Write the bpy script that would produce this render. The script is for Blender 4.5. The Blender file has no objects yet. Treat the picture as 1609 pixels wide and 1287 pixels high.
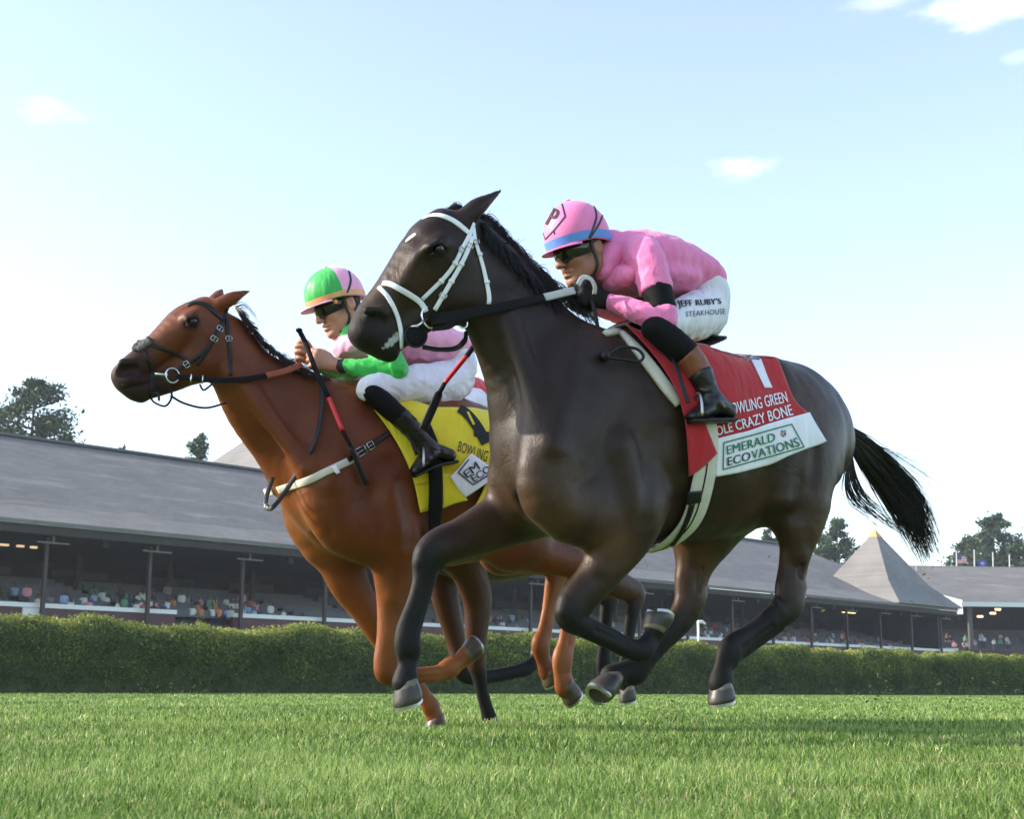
import bpy, math, random
import numpy as np
from mathutils import Vector, Matrix
from mathutils.bvhtree import BVHTree
from mathutils import noise as mnoise

# ---------------------------------------------------------------- camera
CX, CY, FOCAL = 804.5, 643.5, 1609 * 50 / 36
PITCH = math.atan((1081 - 643.5) / FOCAL)
ROLL = math.radians(0.36)
CAMH = 0.18
scene = bpy.context.scene
cd = bpy.data.cameras.new('camera')
cam = bpy.data.objects.new('camera', cd)
scene.collection.objects.link(cam)
cam.location = (0, 0, CAMH)
cam.rotation_euler = (Matrix.Rotation(math.pi / 2 + PITCH, 3, 'X') @ Matrix.Rotation(ROLL, 3, 'Z')).to_euler()
cd.sensor_width = 36
cd.lens = 50
cd.clip_end = 3000
cd.dof.use_dof = True
cd.dof.focus_distance = 4.6
cd.dof.aperture_fstop = 16
scene.camera = cam
scene.view_settings.view_transform = 'Standard'
scene.view_settings.look = 'None'
scene.view_settings.exposure = 1.38
scene.view_settings.gamma = 1.0

# ---------------------------------------------------------------- sky and sun
SUN_EL, SUN_AZ = math.radians(27), math.radians(-93)     # azimuth from +Y, negative = to the left
world = bpy.data.worlds.new('World')
scene.world = world
world.use_nodes = True
wn, wl = world.node_tree.nodes, world.node_tree.links
for n in list(wn):
    wn.remove(n)
w_out = wn.new('ShaderNodeOutputWorld')
w_bg = wn.new('ShaderNodeBackground')
sky = wn.new('ShaderNodeTexSky')
sky.sky_type = 'NISHITA'
sky.sun_disc = False
sky.sun_elevation = SUN_EL
sky.sun_rotation = SUN_AZ
sky.altitude = 0
sky.air_density = 1.0
sky.dust_density = 0.9
sky.ozone_density = 1.5
w_bg.inputs['Strength'].default_value = 0.15
# thin clouds: noise over the sky direction, kept to a few patches
tc = wn.new('ShaderNodeTexCoord')


def world_cloud(prev, direction, radius, scale, seed, amount):
    sb = wn.new('ShaderNodeVectorMath'); sb.operation = 'SUBTRACT'
    wl.new(tc.outputs['Generated'], sb.inputs[0]); sb.inputs[1].default_value = direction
    ml = wn.new('ShaderNodeVectorMath'); ml.operation = 'MULTIPLY'
    wl.new(sb.outputs[0], ml.inputs[0]); ml.inputs[1].default_value = (1, 1, 2.6)
    d = wn.new('ShaderNodeVectorMath'); d.operation = 'LENGTH'
    wl.new(ml.outputs[0], d.inputs[0])
    mp = wn.new('ShaderNodeMapRange'); mp.interpolation_type = 'SMOOTHSTEP'
    wl.new(d.outputs['Value'], mp.inputs[0])
    mp.inputs[1].default_value = 0; mp.inputs[2].default_value = radius
    mp.inputs[3].default_value = .34; mp.inputs[4].default_value = -.25
    mg = wn.new('ShaderNodeMapping')
    mg.inputs['Scale'].default_value = (1, 1, 2.6); mg.inputs['Location'].default_value = (seed, seed * .7, 0)
    wl.new(tc.outputs['Generated'], mg.inputs[0])
    nz = wn.new('ShaderNodeTexNoise'); nz.inputs['Scale'].default_value = scale
    nz.inputs['Detail'].default_value = 9; nz.inputs['Roughness'].default_value = .62
    wl.new(mg.outputs[0], nz.inputs['Vector'])
    m1 = wn.new('ShaderNodeMath'); m1.operation = 'ADD'
    wl.new(mp.outputs[0], m1.inputs[0]); wl.new(nz.outputs['Fac'], m1.inputs[1])
    m2 = wn.new('ShaderNodeMapRange'); m2.interpolation_type = 'SMOOTHSTEP'
    wl.new(m1.outputs[0], m2.inputs[0])
    m2.inputs[1].default_value = .46; m2.inputs[2].default_value = .98
    m2.inputs[3].default_value = 0; m2.inputs[4].default_value = amount
    mx = wn.new('ShaderNodeMix'); mx.data_type = 'RGBA'
    wl.new(m2.outputs[0], mx.inputs['Factor']); wl.new(prev, mx.inputs['A'])
    mx.inputs['B'].default_value = (5.0, 4.9, 4.85, 1)
    return mx.outputs['Result']


def pray(px, py):
    x = (px - CX) / FOCAL; y = (CY - py) / FOCAL
    cr, sr = math.cos(ROLL), math.sin(ROLL)
    x, y = x * cr - y * sr, x * sr + y * cr
    c, s = math.cos(PITCH), math.sin(PITCH)
    return np.array([x, c - y * s, s + y * c])


CAM = np.array([0, 0, CAMH])


def pdir(px, py):
    d = pray(px, py)
    return tuple(d / np.linalg.norm(d))


hs = wn.new('ShaderNodeHueSaturation'); hs.inputs['Saturation'].default_value = .80
wl.new(sky.outputs[0], hs.inputs['Color'])
col = hs.outputs[0]
CLOUDS = [((1550, 8), .07, 22, 3.1, .7), ((1375, -2), .05, 24, 1.3, .3), ((1165, 268), .048, 34, 5.2, .42),
          ((75, 172), .05, 34, 8.4, .22), ((1605, 85), .03, 30, 2.2, .25)]
for (pp, r, sc_, sd, am) in CLOUDS:
    col = world_cloud(col, pdir(*pp), r, sc_, sd, am)
wl.new(col, w_bg.inputs['Color'])
wl.new(w_bg.outputs[0], w_out.inputs['Surface'])

sl = bpy.data.lights.new('sun', 'SUN')
sl.energy = 2.8
sl.angle = math.radians(1.0)
sl.color = (1.0, .89, .74)
sun = bpy.data.objects.new('sun', sl)
scene.collection.objects.link(sun)
sdir = Vector((math.sin(SUN_AZ) * math.cos(SUN_EL), math.cos(SUN_AZ) * math.cos(SUN_EL), math.sin(SUN_EL)))
sun.rotation_euler = sdir.to_track_quat('Z', 'Y').to_euler()

# ---------------------------------------------------------------- pixel helpers
def at_plane(px, py, point, normal):
    d = pray(px, py)
    t = np.dot(np.asarray(point) - CAM, normal) / np.dot(d, normal)
    return CAM + d * t


def at_depth(px, py, Y):
    d = pray(px, py)
    return CAM + d * (Y / d[1])


class Frame:
    """a horse's own frame: origin on the ground under the withers, f forward, l its left, u up"""
    def __init__(s, px, py, z, ang):
        d = pray(px, py); w = CAM + d * ((z - CAMH) / d[2])
        s.O = np.array([w[0], w[1], 0.0]); a = math.radians(ang)
        s.f = np.array([-math.cos(a), -math.sin(a), 0.0]); s.l = np.array([math.sin(a), -math.cos(a), 0.0])
        s.u = np.array([0, 0, 1.0])

    def w(s, px, py, lat=0.0):
        return at_plane(px, py, s.O + s.l * lat, s.l)

    def r(s, rpx, p):
        return rpx * p[1] / FOCAL

# ---------------------------------------------------------------- signed distance modelling
def spline(P, n):
    """Catmull-Rom through rows of P, resampled to n+1 rows"""
    P = np.asarray(P, float)
    m = len(P)
    if m == 2:
        t = np.linspace(0, 1, n + 1)[:, None]
        return P[0] * (1 - t) + P[1] * t
    E = np.vstack([2 * P[0] - P[1], P, 2 * P[-1] - P[-2]])
    out = []
    for u in np.linspace(0, m - 1, n + 1):
        i = min(int(u), m - 2); t = u - i
        a, b, c, d = E[i], E[i + 1], E[i + 2], E[i + 3]
        out.append(.5 * (2 * b + (c - a) * t + (2 * a - 5 * b + 4 * c - d) * t * t + (3 * b - a - 3 * c + d) * t ** 3))
    return np.array(out)


class SDF:
    def __init__(s, lo, hi, h):
        s.lo = np.asarray(lo, float); s.h = h
        s.n = np.ceil((np.asarray(hi) - s.lo) / h).astype(int) + 1
        s.F = np.full(s.n, 1.0, np.float32)

    def _box(s, lo, hi):
        a = np.clip(np.floor((lo - s.lo) / s.h).astype(int), 0, s.n)
        b = np.clip(np.ceil((hi - s.lo) / s.h).astype(int) + 1, 0, s.n)
        if np.any(b - a < 1):
            return None
        sl = tuple(slice(i, j) for i, j in zip(a, b))
        ax = [(s.lo[i] + s.h * np.arange(a[i], b[i])).astype(np.float32) for i in range(3)]
        return sl, ax

    def _mix(s, sl, d, k, op):
        f = s.F[sl]
        if op == 'add':
            if k > 0:
                hh = np.maximum(k - np.abs(f - d), 0) / k
                s.F[sl] = np.minimum(f, d) - hh * hh * k * .25
            else:
                s.F[sl] = np.minimum(f, d)
        else:
            g = -d
            if k > 0:
                hh = np.maximum(k - np.abs(f - g), 0) / k
                s.F[sl] = np.maximum(f, g) + hh * hh * k * .25
            else:
                s.F[sl] = np.maximum(f, g)

    def tube(s, pts, side, k=.03, n=None, op='add'):
        """pts rows: x y z ra rb ; ra in the plane of bending, rb along side"""
        P = spline(pts, n or max(2, 4 * (len(pts) - 1)))
        side = np.asarray(side, float); side = side / np.linalg.norm(side)
        R = np.maximum(P[:, 3], P[:, 4]).max()
        m = k + 3 * s.h
        bx = s._box((P[:, :3] - np.maximum(P[:, 3], P[:, 4])[:, None]).min(0) - m, (P[:, :3] + np.maximum(P[:, 3], P[:, 4])[:, None]).max(0) + m)
        if bx is None:
            return
        sl, (X, Y, Z) = bx
        D = np.full((len(X), len(Y), len(Z)), 1.0, np.float32)
        for i in range(len(P) - 1):
            a, b = P[i], P[i + 1]
            rm = max(a[3], a[4], b[3], b[4]) + m
            lo = np.minimum(a[:3], b[:3]) - rm; hi = np.maximum(a[:3], b[:3]) + rm
            ia = [np.searchsorted(V, lo[q]) for q, V in enumerate((X, Y, Z))]
            ib = [np.searchsorted(V, hi[q]) for q, V in enumerate((X, Y, Z))]
            if min(ib[q] - ia[q] for q in range(3)) < 1:
                continue
            ss = tuple(slice(ia[q], ib[q]) for q in range(3))
            x = X[ss[0]][:, None, None] - np.float32(a[0]); y = Y[ss[1]][None, :, None] - np.float32(a[1]); z = Z[ss[2]][None, None, :] - np.float32(a[2])
            ab = (b[:3] - a[:3]).astype(np.float32); L2 = float(ab @ ab) + 1e-9
            t = np.clip((x * ab[0] + y * ab[1] + z * ab[2]) / L2, 0, 1)
            qx = x - t * ab[0]; qy = y - t * ab[1]; qz = z - t * ab[2]
            v = qx * np.float32(side[0]) + qy * np.float32(side[1]) + qz * np.float32(side[2])
            w2 = np.maximum(qx * qx + qy * qy + qz * qz - v * v, 0)
            ra = a[3] + t * np.float32(b[3] - a[3]); rb = a[4] + t * np.float32(b[4] - a[4])
            k0 = np.sqrt(w2 / (ra * ra) + v * v / (rb * rb)) + 1e-6
            k1 = np.sqrt(w2 / ra ** 4 + v * v / rb ** 4) + 1e-6
            D[ss] = np.minimum(D[ss], k0 * (k0 - 1) / k1)
        s._mix(sl, D, k, op)

    def ell(s, c, axes, r, k=.03, op='add'):
        """ellipsoid: axes = 3 unit rows"""
        A = np.asarray(axes, float); A = A / np.linalg.norm(A, axis=1)[:, None]
        c = np.asarray(c, float); r = np.asarray(r, float)
        ext = np.sqrt(((A * r[:, None]) ** 2).sum(0))
        bx = s._box(c - ext - k - 3 * s.h, c + ext + k + 3 * s.h)
        if bx is None:
            return
        sl, (X, Y, Z) = bx
        x = X[:, None, None] - np.float32(c[0]); y = Y[None, :, None] - np.float32(c[1]); z = Z[None, None, :] - np.float32(c[2])
        k0 = 0; k1 = 0
        for i in range(3):
            u = x * np.float32(A[i, 0]) + y * np.float32(A[i, 1]) + z * np.float32(A[i, 2])
            k0 = k0 + u * u / np.float32(r[i] ** 2); k1 = k1 + u * u / np.float32(r[i] ** 4)
        k0 = np.sqrt(k0) + 1e-6; k1 = np.sqrt(k1) + 1e-6
        s._mix(sl, k0 * (k0 - 1) / k1, k, op)

    def plane(s, p0, n, k=.006):
        """keep only the side the normal points away from"""
        n = np.asarray(n, float); n = n / np.linalg.norm(n)
        ax = [(s.lo[i] + s.h * np.arange(s.n[i])).astype(np.float32) for i in range(3)]
        d = (ax[0][:, None, None] - np.float32(p0[0])) * np.float32(n[0]) + (ax[1][None, :, None] - np.float32(p0[1])) * np.float32(n[1]) + (ax[2][None, None, :] - np.float32(p0[2])) * np.float32(n[2])
        s._mix((slice(None),) * 3, -d, k, 'cut')

    def mesh(s):
        """naive surface nets -> verts, quads"""
        F = s.F
        ins = F < 0
        n = np.array(F.shape)
        c = np.zeros(n - 1, np.int8)
        for i in (0, 1):
            for j in (0, 1):
                for k in (0, 1):
                    c += ins[i:n[0] - 1 + i, j:n[1] - 1 + j, k:n[2] - 1 + k]
        I, J, K = np.nonzero((c > 0) & (c < 8))
        corners = [(i, j, k) for i in (0, 1) for j in (0, 1) for k in (0, 1)]
        val = np.stack([F[I + a, J + b, K + d] for a, b, d in corners], 1)
        acc = np.zeros((len(I), 3)); cnt = np.zeros(len(I))
        for p in range(8):
            for q in range(p + 1, 8):
                dif = [abs(corners[p][t] - corners[q][t]) for t in range(3)]
                if sum(dif) != 1:
                    continue
                a, b = val[:, p], val[:, q]
                m = (a < 0) != (b < 0)
                t = np.where(m, a / np.where(m, a - b, 1), 0)
                pos = np.array(corners[p]) + t[:, None] * (np.array(corners[q]) - np.array(corners[p]))
                acc += np.where(m[:, None], pos, 0); cnt += m
        V = s.lo + s.h * (np.stack([I, J, K], 1) + acc / cnt[:, None])
        idx = np.full(n - 1, -1, np.int32); idx[I, J, K] = np.arange(len(I))
        Q = []
        for ax in range(3):
            o1, o2 = (ax + 1) % 3, (ax + 2) % 3
            A = ins[tuple(slice(0, -1) if q == ax else slice(1, -1) for q in range(3))]
            B = ins[tuple(slice(1, None) if q == ax else slice(1, -1) for q in range(3))]
            for flip, M in ((False, A & ~B), (True, ~A & B)):
                w = np.stack(np.nonzero(M), 1)
                if len(w) == 0:
                    continue
                w[:, o1] += 1; w[:, o2] += 1
                e1 = np.zeros(3, int); e1[o1] = 1; e2 = np.zeros(3, int); e2[o2] = 1
                g = [idx[tuple((w - u).T)] for u in (e1 + e2, e2, 0 * e1, e1)]
                if flip:
                    g = g[::-1]
                Q.append(np.stack(g, 1))
        return V, np.vstack(Q)

# ---------------------------------------------------------------- object helpers
COL = scene.collection


def mesh_data(name, V, faces, mat=None, smooth=True):
    me = bpy.data.meshes.new(name)
    V = np.asarray(V, np.float32)
    if isinstance(faces, np.ndarray):
        nf, k = faces.shape
        me.vertices.add(len(V)); me.vertices.foreach_set('co', V.ravel())
        me.loops.add(nf * k); me.loops.foreach_set('vertex_index', faces.astype(np.int32).ravel())
        me.polygons.add(nf)
        me.polygons.foreach_set('loop_start', np.arange(0, nf * k, k, dtype=np.int32))
        me.polygons.foreach_set('loop_total', np.full(nf, k, np.int32))
        me.update(calc_edges=True)
    else:
        me.from_pydata([tuple(v) for v in V], [], faces)
    if smooth:
        me.polygons.foreach_set('use_smooth', np.ones(len(me.polygons), bool))
    if mat is not None:
        me.materials.append(mat)
    return me


def obj(name, V, faces, mat=None, parent=None, smooth=True):
    V = np.asarray(V, float)
    org = np.zeros(3)
    if parent is not None:
        org = np.array(parent['_org'])
    me = mesh_data(name, V - org, faces, mat, smooth)
    o = bpy.data.objects.new(name, me)
    COL.objects.link(o)
    if parent is not None:
        o.parent = parent
    o['_org'] = tuple(org)
    return o


def thing(name, label, cat, loc=(0, 0, 0), group=None):
    o = bpy.data.objects.new(name, None)
    COL.objects.link(o)
    o.location = tuple(loc); o['_org'] = tuple(float(v) for v in loc)
    o.empty_display_size = .1
    o['label'] = label; o['category'] = cat
    if group:
        o['group'] = group
    return o


def tag(o, label=None, cat=None, group=None, kind=None):
    for k, v in (('label', label), ('category', cat), ('group', group), ('kind', kind)):
        if v:
            o[k] = v
    return o


class MB:
    """collects simple solids into one mesh"""
    def __init__(s):
        s.V = []; s.F = []

    def add(s, V, F):
        b = len(s.V)
        s.V.extend([tuple(v) for v in V]); s.F.extend([tuple(i + b for i in f) for f in F])

    def box(s, c, ax, half):
        c = np.asarray(c, float); A = np.asarray(ax, float) * np.asarray(half, float)[:, None]
        V = [c + A[0] * i + A[1] * j + A[2] * k for i in (-1, 1) for j in (-1, 1) for k in (-1, 1)]
        s.add(V, [(0, 1, 3, 2), (4, 6, 7, 5), (0, 4, 5, 1), (2, 3, 7, 6), (0, 2, 6, 4), (1, 5, 7, 3)])

    def tube(s, P, r, n=8, cap=True):
        V, F = sweep(P, r, n, cap); s.add(V, F)

    def build(s, name, mat, parent=None, smooth=False):
        return obj(name, np.array(s.V), s.F, mat, parent, smooth)


def sweep(P, r, n=8, cap=True):
    P = np.asarray(P, float); m = len(P)
    r = np.broadcast_to(np.asarray(r, float), (m,)) if np.ndim(r) < 2 else np.asarray(r)
    T = np.gradient(P, axis=0); T /= np.linalg.norm(T, axis=1)[:, None] + 1e-12
    up = np.array([0, 0, 1.0]) if abs(T[0, 2]) < .9 else np.array([1.0, 0, 0])
    a = np.cross(T[0], up); a /= np.linalg.norm(a)
    V = []
    for i in range(m):
        a = a - T[i] * (a @ T[i]); a /= np.linalg.norm(a) + 1e-12
        b = np.cross(T[i], a)
        for k in range(n):
            th = 2 * math.pi * k / n
            V.append(P[i] + r[i] * (a * math.cos(th) + b * math.sin(th)))
    F = [(i * n + k, i * n + (k + 1) % n, (i + 1) * n + (k + 1) % n, (i + 1) * n + k) for i in range(m - 1) for k in range(n)]
    if cap:
        F += [tuple(range(n))[::-1], tuple((m - 1) * n + k for k in range(n))]
    return V, F

# ---------------------------------------------------------------- materials
def new_mat(name):
    m = bpy.data.materials.new(name); m.use_nodes = True
    nt = m.node_tree
    b = nt.nodes['Principled BSDF']
    return m, nt, b


def N(nt, typ, **kw):
    n = nt.nodes.new(typ)
    for k, v in kw.items():
        if k.startswith('i_'):
            n.inputs[k[2:].replace('_', ' ')].default_value = v
        else:
            setattr(n, k, v)
    return n


def simple_mat(name, c, rough=.6, metal=0, noise=.12, nscale=30, bump=0, bscale=200, spec=.5, sheen=0):
    """plain surface with a little procedural variation"""
    m, nt, b = new_mat(name)
    tcn = N(nt, 'ShaderNodeTexCoord')
    nz = N(nt, 'ShaderNodeTexNoise', i_Scale=nscale, i_Detail=5.0)
    nt.links.new(tcn.outputs['Object'], nz.inputs['Vector'])
    mp = N(nt, 'ShaderNodeMapRange'); mp.inputs[1].default_value = .25; mp.inputs[2].default_value = .75
    mp.inputs[3].default_value = 1 - noise; mp.inputs[4].default_value = 1 + noise
    nt.links.new(nz.outputs['Fac'], mp.inputs[0])
    mx = N(nt, 'ShaderNodeVectorMath', operation='SCALE'); mx.inputs[0].default_value = c[:3]
    nt.links.new(mp.outputs[0], mx.inputs['Scale'])
    nt.links.new(mx.outputs[0], b.inputs['Base Color'])
    b.inputs['Roughness'].default_value = rough; b.inputs['Metallic'].default_value = metal
    b.inputs['Specular IOR Level'].default_value = spec
    if sheen:
        b.inputs['Sheen Weight'].default_value = sheen
    if bump:
        n2 = N(nt, 'ShaderNodeTexNoise', i_Scale=bscale, i_Detail=3.0)
        nt.links.new(tcn.outputs['Object'], n2.inputs['Vector'])
        bp = N(nt, 'ShaderNodeBump', i_Strength=bump, i_Distance=.01)
        nt.links.new(n2.outputs['Fac'], bp.inputs['Height']); nt.links.new(bp.outputs[0], b.inputs['Normal'])
    return m
# ================================================================ ground, turf, hedge, grandstand, trees
FD = np.array([math.sin(math.radians(43)), math.cos(math.radians(43)), 0.0])     # along the stand, away to the right
FN = np.array([-math.cos(math.radians(43)), math.sin(math.radians(43)), 0.0])    # from the track towards the stand
UZ = np.array([0, 0, 1.0])


def FP(s, q, z):
    return FD * s + FN * q + UZ * z


def FPX(px, py, q):
    """point where a photo position meets the upright plane at distance q; returns s, z"""
    p = at_plane(px, py, FN * q, FN)
    return float(p @ FD), float(p[2])


def grass_mat():
    m, nt, b = new_mat('turf'); L = nt.links.new
    tcn = N(nt, 'ShaderNodeTexCoord')
    n1 = N(nt, 'ShaderNodeTexNoise', i_Scale=.35, i_Detail=6.0); L(tcn.outputs['Object'], n1.inputs['Vector'])
    mg = N(nt, 'ShaderNodeMapping'); mg.inputs['Scale'].default_value = (1, 1, 1); L(tcn.outputs['Object'], mg.inputs[0])
    n2 = N(nt, 'ShaderNodeTexNoise', i_Scale=14.0, i_Detail=8.0, i_Roughness=.75); L(mg.outputs[0], n2.inputs['Vector'])
    ad = N(nt, 'ShaderNodeMath', operation='ADD'); L(n1.outputs['Fac'], ad.inputs[0]); L(n2.outputs['Fac'], ad.inputs[1])
    cr = N(nt, 'ShaderNodeValToRGB'); e = cr.color_ramp.elements
    e[0].position = .62; e[0].color = (.080, .142, .028, 1); e[1].position = 1.35 / 1.4; e[1].color = (.155, .245, .060, 1)
    L(ad.outputs[0], cr.inputs[0]); L(cr.outputs[0], b.inputs['Base Color'])
    n3 = N(nt, 'ShaderNodeTexNoise', i_Scale=60.0, i_Detail=6.0); L(tcn.outputs['Object'], n3.inputs['Vector'])
    bp = N(nt, 'ShaderNodeBump', i_Strength=.9, i_Distance=.05); L(n3.outputs['Fac'], bp.inputs['Height']); L(bp.outputs[0], b.inputs['Normal'])
    b.inputs['Roughness'].default_value = 1; b.inputs['Specular IOR Level'].default_value = .0
    return m


def attr_mat(name, stops, attr='tint', rough=.55, trans=.25, spec=.35):
    """leaf or blade colour picked by a per-leaf value, with light passing through"""
    m, nt, b = new_mat(name); L = nt.links.new
    at = N(nt, 'ShaderNodeAttribute', attribute_name=attr)
    cr = N(nt, 'ShaderNodeValToRGB'); el = cr.color_ramp.elements
    while len(el) < len(stops):
        el.new(.5)
    for e, (p, c) in zip(el, stops):
        e.position = p; e.color = (*c, 1)
    L(at.outputs['Fac'], cr.inputs[0]); L(cr.outputs[0], b.inputs['Base Color'])
    b.inputs['Roughness'].default_value = rough; b.inputs['Specular IOR Level'].default_value = spec
    if trans:
        tr = N(nt, 'ShaderNodeBsdfTranslucent'); L(cr.outputs[0], tr.inputs['Color'])
        mx = N(nt, 'ShaderNodeMixShader'); mx.inputs[0].default_value = trans
        L(b.outputs[0], mx.inputs[1]); L(tr.outputs[0], mx.inputs[2])
        L(mx.outputs[0], nt.nodes['Material Output'].inputs['Surface'])
    return m


def big_mesh(name, V, Q, mat, parent=None, tint=None, smooth=False):
    o = obj(name, V, Q, mat, parent, smooth)
    if tint is not None:
        a = o.data.attributes.new('tint', 'FLOAT', 'POINT'); a.data.foreach_set('value', np.asarray(tint, np.float32))
    return o


r5 = np.random.default_rng(11)
M_TURF = grass_mat()
gx = np.array([-1500, -200, -60, -25, 0, 25, 60, 200, 1500.]); gy = np.array([-300, -30, 0, 10, 25, 45, 80, 160, 400, 2500.])
GV = np.array([[x, y, 0] for y in gy for x in gx]); nx_ = len(gx)
GQ = np.array([[j * nx_ + i, j * nx_ + i + 1, (j + 1) * nx_ + i + 1, (j + 1) * nx_ + i] for j in range(len(gy) - 1) for i in range(nx_ - 1)])
tag(obj('ground', GV, GQ, M_TURF, None, False), kind='structure')


def turf_blades():
    Vs, Qs, Ts = [], [], []; base = 0
    for (d0, d1, dens, w, hgt, seg) in ((1.45, 2.6, 17000, .0021, .024, 3), (2.6, 4.2, 9500, .0027, .024, 2), (4.2, 7, 3400, .0042, .026, 2), (7, 12, 900, .009, .031, 1), (12, 22, 280, .016, .031, 1), (22, 42, 90, .03, .032, 1)):
        half = .52
        area = half * 2 * (d0 + d1) / 2 * (d1 - d0)
        n = int(area * dens)
        y = np.sqrt(r5.random(n) * (d1 ** 2 - d0 ** 2) + d0 ** 2); x = (r5.random(n) * 2 - 1) * half * y
        # tufts: heights follow slow patches
        pa = .5 + .5 * np.sin(x * 5.1 + 1.7 * np.sin(y * 3.3)) * np.sin(y * 4.2 + 1.3 * np.sin(x * 2.7))
        h = hgt * (.55 + .5 * pa) * (.6 + .8 * r5.random(n))
        pb = np.sin(x * 1.3 + 2 * np.sin(y * .9 + 1)) * np.sin(y * 1.7 + 1.5 * np.sin(x * .7))
        tint = np.clip(.40 + .25 * pa + .16 * pb + .27 * r5.normal(size=n), 0, .86)
        bare = np.zeros(n)
        for (bx_, by_, br2) in ((-1.02, 3.0, .16), (.30, 2.32, .10), (.62, 2.55, .16), (1.15, 3.6, .22), (-.35, 2.1, .08), (.05, 3.3, .12), (1.9, 5.2, .4), (-1.6, 4.6, .25)):
            bare = np.maximum(bare, np.exp(-(((x - bx_) / br2) ** 2 + ((y - by_) / (br2 * .7)) ** 2)))
        h = h * (1 - .75 * bare)
        ang = r5.random(n) * 2 * math.pi; lean = (.15 + .75 * r5.random(n) ** 1.3) * h
        la = r5.random(n) * 2 * math.pi
        dx, dy = np.cos(la) * lean, np.sin(la) * lean
        sx, sy = np.cos(ang) * w * (.6 + .8 * r5.random(n)), np.sin(ang) * w * (.6 + .8 * r5.random(n))
        rows_ = []
        for k in range(seg + 1):
            t = k / seg
            cx_, cy_, cz_ = x + dx * t * t, y + dy * t * t, h * (t - .25 * t * t * (lean / h)) - .004 * (1 - t)
            ww = (1 - t) ** .7 * .5 + .06
            rows_.append(np.stack([cx_ - sx * ww, cy_ - sy * ww, cz_], 1)); rows_.append(np.stack([cx_ + sx * ww, cy_ + sy * ww, cz_], 1))
        V = np.stack(rows_, 1).reshape(-1, 3); k2 = 2 * (seg + 1)
        b0 = base + np.arange(n) * k2
        for k in range(seg):
            Qs.append(np.stack([b0 + 2 * k, b0 + 2 * k + 1, b0 + 2 * k + 3, b0 + 2 * k + 2], 1))
        dead = r5.random(n) < .03 + .35 * bare
        tint = np.where(dead, .95 + .05 * r5.random(n), tint)
        Ts.append(np.repeat(tint, k2)); Vs.append(V); base += len(V)
    o = big_mesh('grass', np.vstack(Vs), np.vstack(Qs), attr_mat('grass_blade', [(0, (.034, .075, .011)), (.45, (.122, .225, .036)), (.85, (.34, .45, .135)), (.92, (.46, .40, .19)), (1, (.5, .42, .24))], trans=.35, rough=.42), None, np.concatenate(Ts))
    tag(o, 'short green racecourse turf filling the foreground', 'grass', kind='stuff')


turf_blades()


def leaf_quads(C, size, flat=0.0, rgen=r5):
    """small folded leaves at centres C: two triangles each, as quads"""
    n = len(C)
    a = rgen.normal(size=(n, 3)); a /= np.linalg.norm(a, axis=1)[:, None]
    b = rgen.normal(size=(n, 3))
    if flat:
        a[:, 2] *= (1 - flat); b[:, 2] *= (1 - flat)
        a /= np.linalg.norm(a, axis=1)[:, None]
    b -= a * (a * b).sum(1)[:, None]; b /= np.linalg.norm(b, axis=1)[:, None]
    s = (size * (.6 + .8 * rgen.random(n)))[:, None]
    V = np.stack([C - a * s, C - b * s * .45 + a * s * .1, C + a * s, C + b * s * .45 + a * s * .1], 1).reshape(-1, 3)
    Q = np.arange(4 * n).reshape(n, 4)
    return V, Q


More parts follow.
